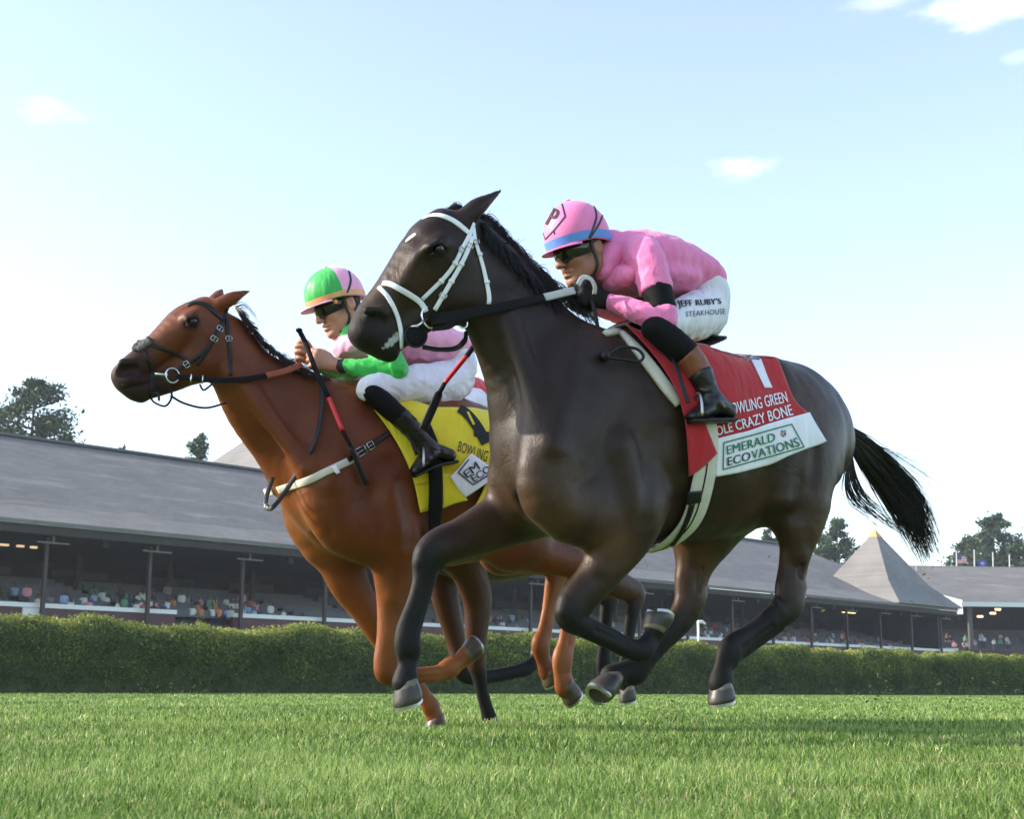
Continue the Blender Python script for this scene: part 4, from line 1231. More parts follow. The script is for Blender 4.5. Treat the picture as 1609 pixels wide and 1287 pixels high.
# ---------------------------------------------------------------- horse pieces
def hoof_mat(name, wall, band):
    m, nt, b = new_mat(name); L = nt.links.new
    at = N(nt, 'ShaderNodeAttribute', attribute_name='band')
    tcn = N(nt, 'ShaderNodeTexCoord')
    nz = N(nt, 'ShaderNodeTexNoise', i_Scale=60.0, i_Detail=5.0); L(tcn.outputs['Object'], nz.inputs['Vector'])
    ad = N(nt, 'ShaderNodeMath', operation='MULTIPLY_ADD'); ad.inputs[1].default_value = .25; L(nz.outputs['Fac'], ad.inputs[0]); L(at.outputs['Fac'], ad.inputs[2])
    cr = N(nt, 'ShaderNodeValToRGB'); e = cr.color_ramp.elements
    e[0].position = .30; e[0].color = (*band, 1); e[1].position = .42; e[1].color = (*wall, 1)
    x = cr.color_ramp.elements.new(1.0); x.color = (wall[0] * 1.5, wall[1] * 1.4, wall[2] * 1.2, 1)
    L(ad.outputs[0], cr.inputs[0]); L(cr.outputs[0], b.inputs['Base Color'])
    bp = N(nt, 'ShaderNodeBump', i_Strength=.3, i_Distance=.004); L(nz.outputs['Fac'], bp.inputs['Height']); L(bp.outputs[0], b.inputs['Normal'])
    b.inputs['Roughness'].default_value = .42
    return m


M_STEEL = simple_mat('shoe_steel', (.45, .45, .45), rough=.4, metal=1, noise=.2)
M_HOOF_D = hoof_mat('dark_hoof', (.030, .028, .026), (.15, .125, .09))
M_HOOF_M = hoof_mat('muddy_hoof', (.04, .03, .018), (.10, .065, .025))
M_EYE = simple_mat('eye', (.006, .004, .003), rough=.06, noise=0, spec=.7)


def build_hoof(c, s, toe, mat, root, k=1.0):
    a = s - c; ln = np.linalg.norm(a); a = a / ln
    t = toe - a * (a @ toe); t /= np.linalg.norm(t)
    q = np.cross(a, t)
    n = 28; lv = [0, .12, .3, .55, .78, .93, 1.0]
    V = []; band = []
    for l in lv:
        for i in range(n):
            th = 2 * math.pi * i / n
            ct, st = math.cos(th), math.sin(th)
            rd = 1 - .13 * max(0, (l - .78) / .22) ** 2
            front = ((.037 + .028 * l) if ct > 0 else (.034 + .010 * l)) * rd
            wide = (.038 + .014 * l ** .7) * rd
            p = c + a * ln * l + k * (t * (front * ct + .004 * l) + q * wide * st)
            if l >= .3 and ct < 0:
                p = p - a * ln * .14 * l * (-ct)          # heels are lower than the toe
            V.append(p); band.append(l)
    F = [(i * n + j, i * n + (j + 1) % n, (i + 1) * n + (j + 1) % n, (i + 1) * n + j) for i in range(len(lv) - 1) for j in range(n)]
    last = (len(lv) - 1) * n
    base = len(V)
    for sc, dep in ((.8, .0), (.62, -.012), (.0, -.016)):
        for j in range(n):
            p = V[last + j]; cen = c + a * ln + t * .012
            V.append(cen + (p - cen) * sc + a * dep); band.append(1)
    for r in range(3):
        b0 = last if r == 0 else base + (r - 1) * n
        b1 = base + r * n
        F += [(b0 + j, b0 + (j + 1) % n, b1 + (j + 1) % n, b1 + j) for j in range(n)]
    F += [tuple(range(n))[::-1]]
    o = obj('hoof', np.array(V), F, mat, root)
    at = o.data.attributes.new('band', 'FLOAT', 'POINT'); at.data.foreach_set('value', np.array(band, np.float32))
    # shoe: flat bar following the rim, open at the heel
    R = np.array(V[last:last + n]); cen = R.mean(0)
    order = [j % n for j in range(-int(n * .42), int(n * .42) + 1)]
    rim = [R[j] for j in order]
    inner = [cen + (p - cen) * .74 for p in rim]
    outer = [cen + (p - cen) * 1.02 for p in rim]
    SV = []; SF = []
    for p, i_ in zip(outer, inner):
        SV += [p - a * .001, i_ - a * .001, i_ + a * .009, p + a * .009]
    for j in range(len(rim) - 1):
        for e in range(4):
            SF.append((4 * j + e, 4 * j + (e + 1) % 4, 4 * j + 4 + (e + 1) % 4, 4 * j + 4 + e))
    SF += [(0, 1, 2, 3), tuple(4 * (len(rim) - 1) + e for e in (3, 2, 1, 0))]
    so = obj('horseshoe', np.array(SV), SF, M_STEEL, o, smooth=False)
    return o


def sphere(c, r, n=20, axes=np.eye(3), rr=(1, 1, 1)):
    V = []; F = []
    for i in range(n + 1):
        ph = math.pi * i / n
        for j in range(2 * n):
            th = math.pi * j / n
            d = np.array([math.sin(ph) * math.cos(th) * rr[0], math.sin(ph) * math.sin(th) * rr[1], math.cos(ph) * rr[2]]) * r
            V.append(c + d @ axes)
    for i in range(n):
        for j in range(2 * n):
            F.append((i * 2 * n + j, i * 2 * n + (j + 1) % (2 * n), (i + 1) * 2 * n + (j + 1) % (2 * n), (i + 1) * 2 * n + j))
    return np.array(V), F


def hair_mesh(name, strands, mat, root):
    """strands: list of (points, root radius); three-sided tapering hairs in one mesh"""
    VV = []; FF = []; base = 0
    for P, r in strands:
        P = np.asarray(P); m = len(P)
        rad = r * np.linspace(1, .12, m) ** .8
        V, F = sweep(P, rad, 3, False)
        VV.append(np.array(V)); FF.append(np.array(F) + base); base += len(V)
    return obj(name, np.vstack(VV), np.vstack(FF), mat, root)


def hair_mat(name, c):
    m, nt, b = new_mat(name)
    b.inputs['Base Color'].default_value = (*c, 1); b.inputs['Roughness'].default_value = .38
    b.inputs['Specular IOR Level'].default_value = .5
    return m


M_HAIR = hair_mat('black_hair', (.0045, .004, .004))
M_HAIRC = hair_mat('brown_hair', (.035, .012, .005))
rng = np.random.default_rng(7)


def strands_along(roots, dirs, n, spread, curl, r, lens, grav=.0, seg=9):
    """n hairs rooted along polyline roots, each following the interpolated guide dirs (list of guide polylines)"""
    out = []
    G = np.array([spline(g, seg) for g in dirs])           # guides x seg+1 x 3
    m = len(G)
    for _ in range(n):
        u = rng.random() * (m - 1); i = min(int(u), m - 2); t = u - i
        g = G[i] * (1 - t) + G[i + 1] * t
        L = lens[0] + (lens[1] - lens[0]) * rng.random()
        w = np.linspace(0, 1, seg + 1)
        q = g[0] + np.array([np.interp(w * L, w, g[:, k] - g[0][k]) for k in range(3)]).T
        off = rng.normal(size=3) * spread; ph = rng.random() * 6.28; fr_ = 1.5 + 2 * rng.random()
        bend = rng.normal(size=3) * curl
        q = q + off * (.25 + .75 * w[:, None]) + bend * (w[:, None] ** 2) + (np.sin(w * fr_ * 3 + ph) * w)[:, None] * rng.normal(size=3) * curl * .35
        out.append((q, r * (.7 + .6 * rng.random())))
    return out


class Skin:
    """a body surface that straps, cloths and lettering are laid on"""
    def __init__(s, V, Q):
        s.t = BVHTree.FromPolygons([Vector(v) for v in V], [tuple(int(i) for i in q) for q in Q])

    def hit(s, px, py):
        d = pray(px, py); d = d / np.linalg.norm(d)
        h = s.t.ray_cast(Vector(CAM), Vector(d))
        if h[0] is None:
            return None
        n = np.array(h[1]); p = np.array(h[0])
        if n @ d > 0:
            n = -n
        return p, n

    def near(s, p):
        h = s.t.find_nearest(Vector(p))
        p0 = np.array(h[0]); n = np.array(h[1])
        return p0, n


def px_line(path, n):
    P = spline([(a, b, 0) for a, b in path], 12 * (len(path) - 1))[:, :2]
    d = np.r_[0, np.cumsum(np.linalg.norm(np.diff(P, axis=0), axis=1))]
    u = np.linspace(0, d[-1], n)
    return np.stack([np.interp(u, d, P[:, 0]), np.interp(u, d, P[:, 1])], 1)


def drape(skin, path, n=24, fallback=None):
    """points and normals where a photo-space path meets the skin; gaps take the nearest surface point"""
    P = []; Nn = []
    for (x, y) in px_line(path, n):
        h = skin.hit(x, y)
        if h is None:
            if fallback is None:
                continue
            h = skin.near(fallback(x, y))
        P.append(h[0]); Nn.append(h[1])
    return np.array(P), np.array(Nn)


def smooth_rows(A, it=2):
    A = A.copy()
    for _ in range(it):
        A[1:-1] = .25 * A[:-2] + .5 * A[1:-1] + .25 * A[2:]
    return A


def ribbon(P, Nn, w, th, off, mb, closed=False):
    """flat strap of width w and thickness th lying off above the surface"""
    P = np.asarray(P); Nn = np.asarray(Nn); Nn = Nn / np.linalg.norm(Nn, axis=1)[:, None]
    m = len(P); w = np.broadcast_to(w, (m,))
    T = np.gradient(P, axis=0); T /= np.linalg.norm(T, axis=1)[:, None] + 1e-12
    S_ = np.cross(Nn, T); S_ /= np.linalg.norm(S_, axis=1)[:, None] + 1e-12
    V = []
    for i in range(m):
        b = P[i] + Nn[i] * off
        for (u, v) in ((-.5, 0), (.5, 0), (.5, .6), (.36, 1), (-.36, 1), (-.5, .6)):
            V.append(b + S_[i] * w[i] * u + Nn[i] * th * v)
    F = [(i * 6 + k, i * 6 + (k + 1) % 6, (i + 1) * 6 + (k + 1) % 6, (i + 1) * 6 + k) for i in range(m - 1) for k in range(6)]
    F += [tuple(range(6))[::-1], tuple((m - 1) * 6 + k for k in range(6))]
    mb.add(V, F)


def ring_pts(c, ax1, ax2, r1, r2, a0=0, a1=2 * math.pi, n=24):
    th = np.linspace(a0, a1, n)[:, None]
    return np.asarray(c) + np.cos(th) * np.asarray(ax1) * r1 + np.sin(th) * np.asarray(ax2) * r2


HORSES = {}


def make_horse(key, fr, S, mat, hoofmat, label, hairmat, h=.009):
    V, Q, pts, T, pale = build_horse(fr, S, h)
    root = thing('racehorse', label, 'horse', fr.O, 'racehorses galloping on the turf')
    horse_object(V, Q, pts, mat, root, pale)
    for (leg, c, s, toe) in S['hoofs']:
        d = fr.f * toe[0] + fr.l * toe[1] + fr.u * toe[2]
        build_hoof(fr.w(*c), fr.w(*s), d, hoofmat, root)
    ex, ey, lat, r = S['eye']
    for sg in (1,):
        Ve, Fe = sphere(fr.w(ex, ey, lat), r, 12)
        obj('eye', Ve, Fe, M_EYE, root)
    sk = Skin(V, Q)
    HORSES[key] = dict(root=root, V=V, Q=Q, T=T, skin=sk, fr=fr, S=S)
    return root


COATB = coat_mat('bay_coat', (.0225, .0106, .0055), (.0042, .0035, .0032), (.0130, .0063, .0036), (.105, .052, .024), .40, .27)
COATC = coat_mat('chestnut_coat', (.158, .040, .0080), (.010, .0065, .005), (.098, .023, .0055), (.33, .115, .032), .40, .25)
COATT = coat_mat('dark_bay_coat', (.06, .020, .008), (.005, .0045, .0045), (.04, .014, .007), (.09, .04, .02))
bay = make_horse('bay', BAYF, BAY, COATB, M_HOOF_D, 'dark bay racehorse in a white bridle and red number 1 saddle cloth', M_HAIR)
che = make_horse('che', CHF, CHE, COATC, M_HOOF_M, 'chestnut racehorse in a black bridle and yellow saddle cloth', M_HAIRC)
thi = make_horse('thi', THF, THI, COATT, M_HOOF_D, 'dark brown racehorse mostly hidden behind the chestnut, black lower legs', M_HAIR, .012)


def bay_hair():
    w = BAYF.w
    up, f, l = BAYF.u, BAYF.f, BAYF.l
    # mane: guides rooted along the crest, blown back
    guides = []
    for (x, y, ln, rise, lat) in ((742, 338, .05, -.02, .0), (758, 347, .12, -.02, .0), (774, 362, .10, -.04, .01), (790, 378, .07, -.05, .03), (806, 394, .07, -.05, .04),
                                  (824, 412, .06, -.05, .04), (842, 430, .06, -.05, .04), (862, 450, .07, -.04, .04), (890, 474, .08, -.03, .03), (915, 490, .06, -.03, .03)):
        p = w(x, y, 0) - up * .015
        guides.append(np.array([p, p - f * ln * .35 + up * (.035 + rise * .4) + l * lat * .4, p - f * ln * .75 + up * rise + l * lat, p - f * ln + up * (rise - .04) + l * lat * 1.6]))
    st = strands_along(None, guides, 700, .010, .011, .0022, (.2, 1.1))
    # a layer lying flat on the near side of the crest
    g2 = []
    for (x, y) in ((750, 352), (770, 372), (790, 394), (810, 414), (830, 436), (850, 456), (872, 474)):
        p = w(x - 4, y - 8, 0.02); q = BAYF.w(x + 12, y + 26, .075); q2 = BAYF.w(x + 28, y + 50, .095)
        g2.append(np.array([p, .5 * (p + q) + l * .02, q + l * .012, q2 + l * .008]))
    st += strands_along(None, g2, 1500, .010, .009, .0026, (.25, .75))
    hair_mesh('mane', st, M_HAIR, bay)
    p = w(722, 333, 0)
    g3 = [np.array([p + l * s_, p + f * .02 + up * .012 + l * s_, p + f * .05 - up * .01 + l * s_, p + f * .08 - up * .05 + l * s_]) for s_ in (-.04, 0, .03)]
    hair_mesh('forelock', strands_along(None, g3, 60, .008, .01, .002, (.5, 1)), M_HAIR, bay)
    # tail
    gt = []
    for pth in (((1336, 672), (1362, 690), (1392, 718), (1424, 752), (1448, 790), (1464, 842)),
                ((1338, 680), (1366, 704), (1396, 738), (1426, 776), (1448, 818), (1466, 872)),
                ((1338, 692), (1364, 722), (1394, 760), (1420, 796), (1440, 834), (1462, 880)),
                ((1336, 702), (1358, 736), (1384, 772), (1408, 806), (1430, 840), (1452, 872))):
        gt.append(np.array([w(x, y, 0) for x, y in pth]))
    st = strands_along(None, gt, 1300, .015, .018, .0022, (.6, 1.02), seg=12)
    gw = [np.array([w(x, y, .02) for x, y in pth]) for pth in (
        ((1338, 712), (1346, 745), (1360, 776), (1384, 800), (1420, 826), (1450, 848)),
        ((1336, 716), (1334, 752), (1346, 784), (1372, 808), (1400, 828), (1430, 842)),
        ((1334, 718), (1326, 756), (1328, 780), (1346, 800), (1376, 818), (1410, 834)))]
    st += strands_along(None, gw, 70, .008, .015, .0022, (.5, 1.05), seg=12)
    gu = [np.array([w(x, y, -.02) for x, y in pth]) for pth in (
        ((1345, 682), (1380, 696), (1420, 712), (1450, 726), (1480, 740)), ((1350, 690), (1400, 720), (1440, 745), (1470, 770), (1478, 800)))]
    st += strands_along(None, gu, 16, .012, .03, .0015, (.5, 1.1), seg=12)
    hair_mesh('tail', st, M_HAIR, bay)


def che_hair():
    w = CHF.w; up, f, l = CHF.u, CHF.f, CHF.l
    guides = []
    for (x, y, ln, rise) in ((368, 474, .12, -.01), (378, 492, .05, -.05), (394, 514, .04, -.06), (412, 536, .04, -.06), (432, 552, .05, -.04), (455, 566, .07, -.02), (480, 578, .08, -.02), (510, 592, .07, -.02), (535, 600, .05, -.03)):
        p = w(x, y, 0) - up * .012
        guides.append(np.array([p, p - f * ln * .35 + up * (.025 + rise * .4), p - f * ln * .75 + up * rise, p - f * ln + up * (rise - .03)]))
    st = strands_along(None, guides, 150, .007, .010, .0016, (.2, 1.2))
    g2 = []
    for (x, y) in ((372, 486), (390, 512), (410, 538), (432, 556), (456, 572), (484, 586), (515, 598)):
        p = w(x - 2, y - 4, .02); q = w(x + 8, y + 14, .07); q2 = w(x + 16, y + 28, .09)
        g2.append(np.array([p, .5 * (p + q) + l * .02, q + l * .012, q2 + l * .006]))
    st += strands_along(None, g2, 900, .010, .008, .0022, (.3, .75))
    hair_mesh('mane', st, M_HAIRC, che)
    gt = []
    for pth in (((892, 690), (925, 715), (960, 760), (985, 820), (1000, 880)), ((892, 700), (920, 735), (950, 785), (975, 840), (990, 890))):
        gt.append(np.array([w(x, y, 0) for x, y in pth]))
    hair_mesh('tail', strands_along(None, gt, 200, .02, .02, .003, (.6, 1.0)), M_HAIRC, che)
    p0 = THF.w(915, 745, 0); f = THF.f; up = THF.u
    g = [np.array([p0 + s_, p0 - f * .15 - up * .05 + s_, p0 - f * .28 - up * .25 + s_, p0 - f * .36 - up * .5 + s_]) for s_ in (np.zeros(3), up * -.03)]
    hair_mesh('tail', strands_along(None, g, 150, .02, .02, .003, (.6, 1.0)), M_HAIR, thi)


bay_hair()
che_hair()
# ================================================================ jockeys



def fabric_mat(name, c, rough=.62, fold=(9, 26), fold_dir=(1, 1, .25), strength=.5, sheen=.25, spec=.35):
    m, nt, b = new_mat(name); L = nt.links.new
    tcn = N(nt, 'ShaderNodeTexCoord')
    mg = N(nt, 'ShaderNodeMapping'); mg.inputs['Scale'].default_value = fold_dir; mg.inputs['Rotation'].default_value = (0, .5, .6)
    L(tcn.outputs['Object'], mg.inputs[0])
    n1 = N(nt, 'ShaderNodeTexNoise', i_Scale=float(fold[0]), i_Detail=3.0, i_Distortion=.8); L(mg.outputs[0], n1.inputs['Vector'])
    n2 = N(nt, 'ShaderNodeTexNoise', i_Scale=float(fold[1]), i_Detail=4.0, i_Distortion=.5); L(mg.outputs[0], n2.inputs['Vector'])
    b1 = N(nt, 'ShaderNodeBump', i_Strength=strength, i_Distance=.03); L(n1.outputs['Fac'], b1.inputs['Height'])
    b2 = N(nt, 'ShaderNodeBump', i_Strength=strength * .6, i_Distance=.012); L(n2.outputs['Fac'], b2.inputs['Height']); L(b1.outputs[0], b2.inputs['Normal'])
    L(b2.outputs[0], b.inputs['Normal'])
    mp = N(nt, 'ShaderNodeMapRange'); mp.inputs[1].default_value = .3; mp.inputs[2].default_value = .7; mp.inputs[3].default_value = .93; mp.inputs[4].default_value = 1.06
    L(n2.outputs['Fac'], mp.inputs[0])
    mx = N(nt, 'ShaderNodeVectorMath', operation='SCALE'); mx.inputs[0].default_value = c; L(mp.outputs[0], mx.inputs['Scale'])
    L(mx.outputs[0], b.inputs['Base Color'])
    b.inputs['Roughness'].default_value = rough; b.inputs['Sheen Weight'].default_value = sheen
    b.inputs['Specular IOR Level'].default_value = spec
    return m


def skin_mat(name, c):
    m, nt, b = new_mat(name); L = nt.links.new
    tcn = N(nt, 'ShaderNodeTexCoord')
    nz = N(nt, 'ShaderNodeTexNoise', i_Scale=28.0, i_Detail=6.0); L(tcn.outputs['Object'], nz.inputs['Vector'])
    cr = N(nt, 'ShaderNodeMix', data_type='RGBA'); cr.inputs['A'].default_value = (c[0] * .8, c[1] * .7, c[2] * .66, 1); cr.inputs['B'].default_value = (c[0] * 1.12, c[1] * 1.12, c[2] * 1.1, 1)
    L(nz.outputs['Fac'], cr.inputs['Factor']); L(cr.outputs['Result'], b.inputs['Base Color'])
    n2 = N(nt, 'ShaderNodeTexNoise', i_Scale=260.0, i_Detail=3.0); L(tcn.outputs['Object'], n2.inputs['Vector'])
    bp = N(nt, 'ShaderNodeBump', i_Strength=.2, i_Distance=.003); L(n2.outputs['Fac'], bp.inputs['Height']); L(bp.outputs[0], b.inputs['Normal'])
    b.inputs['Roughness'].default_value = .48
    b.inputs['Subsurface Weight'].default_value = .12; b.inputs['Subsurface Radius'].default_value = (.012, .005, .003)
    return m


M_PINK = fabric_mat('pink_silk', (.80, .20, .44), rough=.55, fold=(16, 38), fold_dir=(1, 1, .45), strength=.34)
M_PINK2 = fabric_mat('pale_pink_silk', (.78, .36, .54), rough=.55, fold=(16, 38), strength=.36)
M_GREEN = fabric_mat('green_silk', (.03, .46, .07), rough=.45)
M_WHITE = fabric_mat('white_breeches', (.72, .72, .79), fold=(14, 40), fold_dir=(1, 1, .3), strength=.55, rough=.6)
M_BLACKF = fabric_mat('black_fabric', (.0045, .0045, .0052), strength=.3, rough=.7, sheen=0, spec=.15)
M_REDF = fabric_mat('red_silk', (.62, .02, .04))
M_BOOT = fabric_mat('black_boot', (.006, .006, .007), rough=.3, fold=(12, 30), fold_dir=(.5, .5, 1.6), strength=.28, sheen=0, spec=.45)
M_BROWNL = fabric_mat('brown_boot_top', (.19, .055, .022), rough=.4, strength=.25, sheen=0, spec=.5)
M_SKIN1 = skin_mat('tanned_skin', (.33, .15, .095))
M_SKIN2 = skin_mat('fair_skin', (.50, .25, .17))
M_GLOVE = fabric_mat('black_glove', (.006, .006, .0065), strength=.4, rough=.6, sheen=0, spec=.2, fold=(30, 80))
M_LENS = simple_mat('goggle_lens', (.008, .008, .010), rough=.07, noise=0, spec=.7)
M_STRAPB = simple_mat('black_strap', (.006, .006, .0065), rough=.42, bump=.1)
M_HAIRD = simple_mat('dark_hair', (.012, .009, .007), rough=.6, bump=.5, bscale=400)


def sdf_of(tubes, side, h, k=.03, pad=.02):
    A = np.vstack([np.asarray(t)[:, :3] - np.maximum(np.asarray(t)[:, 3], np.asarray(t)[:, 4])[:, None] for t in tubes])
    B = np.vstack([np.asarray(t)[:, :3] + np.maximum(np.asarray(t)[:, 3], np.asarray(t)[:, 4])[:, None] for t in tubes])
    g = SDF(A.min(0) - pad, B.max(0) + pad, h)
    for t in tubes:
        g.tube(t, side, k=k)
    return g


def crumple(V, Q, amp, freq, stretch=(1, 1, 1)):
    """cloth folds: push vertices along their normals by ridged noise"""
    n = np.zeros_like(V)
    a = V[Q[:, 0]]; fn = np.cross(V[Q[:, 1]] - a, V[Q[:, 3]] - a)
    for i in range(4):
        np.add.at(n, Q[:, i], fn)
    n /= np.linalg.norm(n, axis=1)[:, None] + 1e-12
    st = np.array(stretch) * freq
    d = np.array([abs(mnoise.noise(Vector(v * st))) + .5 * abs(mnoise.noise(Vector(v * st * 2.1))) for v in V])
    return V + n * ((.35 - d) * amp)[:, None]


class Fig:
    """helper giving points from photo position + lateral offset in a horse frame"""
    def __init__(s, fr):
        s.fr = fr

    def rows(s, L):
        return np.array([[*s.fr.w(a, b, c), s.fr.r(d, s.fr.w(a, b, c)), e if e else s.fr.r(d, s.fr.w(a, b, c))] for a, b, c, d, e in L])


def garment(name, fr, tubes, mat, parent, h=.007, k=.03, amp=.006, freq=16, stretch=(1, 1, 1), ends=()):
    """ends: (px, py, lat, px2, py2, lat2) cuts square across the first point, removing the side of the second"""
    F_ = Fig(fr)
    g = sdf_of([F_.rows(t) for t in tubes], fr.l, h, k)
    for (a, b, c, a2, b2, c2) in ends:
        p0, p1 = fr.w(a, b, c), fr.w(a2, b2, c2)
        g.plane(p0, p1 - p0)
    V, Q = g.mesh()
    if amp:
        V = crumple(V, Q, amp, freq, stretch)
    o = obj(name, V, Q, mat, parent)
    return o, V, Q


def hand(g, W, K, inward, k=.006, rs=1.0, curl=1.0):
    """a closed fist on the rein: palm, four unequal bent fingers and a thumb from the side of the palm"""
    d = K - W; d = d / np.linalg.norm(d)
    pn = inward - d * (inward @ d); pn /= np.linalg.norm(pn)
    s = np.cross(d, pn)
    if s[2] > 0:
        s = -s                                  # index finger on top, little finger below
    R = rs
    g.tube([[*(W - d * .02), .025 * R, .028 * R], [*(W + d * .03), .020 * R, .036 * R], [*(W + d * .082), .014 * R, .042 * R]], s, k=.012)
    for i, (ln, off) in enumerate(((1.0, .0), (1.08, .006), (1.0, .002), (.8, -.008))):
        K0 = W + d * (.080 + off) + s * (i - 1.5) * .0215 * R
        P1 = K0 + (d * .024 + pn * .022) * ln
        P2 = P1 + (pn * .024 - d * .012) * ln
        P3 = P2 + (-d * .022 + pn * .002) * ln
        g.tube([[*K0, .0115 * R, .0115 * R], [*P1, .0105 * R, .0105 * R], [*P2, .0098 * R, .0098 * R], [*P3, .0085 * R, .0085 * R]], s, k=k, n=9)
    T0 = W + d * .028 - s * .030 * R + pn * .006
    T1 = T0 + d * .034 - s * .014 + pn * .014
    T2 = T1 + d * .030 + s * .004 + pn * .016
    g.tube([[*T0, .014 * R, .014 * R], [*T1, .0115 * R, .0115 * R], [*T2, .009 * R, .009 * R]], s, k=.008, n=8)
    return s, pn


def head_frame(fr, ear_px, lat, pitch, yaw=0.0):
    a = math.radians(pitch); y = math.radians(yaw)
    f0 = fr.f * math.cos(y) + fr.l * math.sin(y)
    l0 = fr.l * math.cos(y) - fr.f * math.sin(y)
    fwd = f0 * math.cos(a) - fr.u * math.sin(a)
    up = fr.u * math.cos(a) + f0 * math.sin(a)
    Hc = fr.w(*ear_px, lat + .078) - l0 * .078
    return Hc, fwd, l0, up


def head_sdf(g, Hc, fw, l, up, hk=1.0):
    P = lambda a, b, c: Hc + hk * (fw * a + l * b + up * c)
    ax = [fw, l, up]
    g.ell(P(.012, 0, .048), ax, np.array([.098, .076, .10]) * hk, k=.02)
    g.ell(P(.058, 0, -.030), ax, np.array([.046, .058, .078]) * hk, k=.03)
    for sg in (1, -1):
        g.tube([[*P(.0, .058 * sg, -.03), .026, .018], [*P(.015, .055 * sg, -.068), .024, .016], [*P(.075, .022 * sg, -.102), .018, .014]], l, k=.03, n=8)
        g.ell(P(.078, .038 * sg, -.028), ax, np.array([.022, .022, .020]) * hk, k=.02)          # cheekbone
        g.ell(P(-.004, .078 * sg, -.002), ax, np.array([.019, .008, .032]) * hk, k=.008)        # ear
        g.ell(P(.002, .086 * sg, .000), ax, np.array([.009, .005, .017]) * hk, k=.006, op='cut')
        g.ell(P(.096, .030 * sg, .012), ax, np.array([.012, .016, .010]) * hk, k=.012, op='cut')  # eye sockets
        g.ell(P(.088, .030 * sg, .010), ax, np.array([.011, .013, .011]) * hk, k=.004)
        g.ell(P(.118, .012 * sg, -.040), ax, np.array([.012, .009, .009]) * hk, k=.008)         # nostril wings
    g.ell(P(.088, 0, -.104), ax, np.array([.021, .024, .018]) * hk, k=.018)                     # chin
    g.tube([[*P(.098, 0, .012), .010, .010], [*P(.116, 0, -.014), .011, .011], [*P(.128, 0, -.036), .013, .013]], l, k=.014, n=6)
    g.tube([[*P(.100, -.024, -.066), .006, .006], [*P(.112, 0, -.062), .0075, .0075], [*P(.100, .024, -.066), .006, .006]], up, k=.006, n=6)
    g.tube([[*P(.098, -.020, -.080), .006, .006], [*P(.110, 0, -.079), .008, .008], [*P(.098, .020, -.080), .006, .006]], up, k=.006, n=6)
    g.tube([[*P(.104, -.026, -.072), .003, .003], [*P(.122, 0, -.071), .0035, .0035], [*P(.104, .026, -.072), .003, .003]], up, k=.004, n=6, op='cut')
    for sg in (1, -1):
        g.ell(P(.124, .008 * sg, -.048), ax, np.array([.005, .004, .006]), k=.003, op='cut')


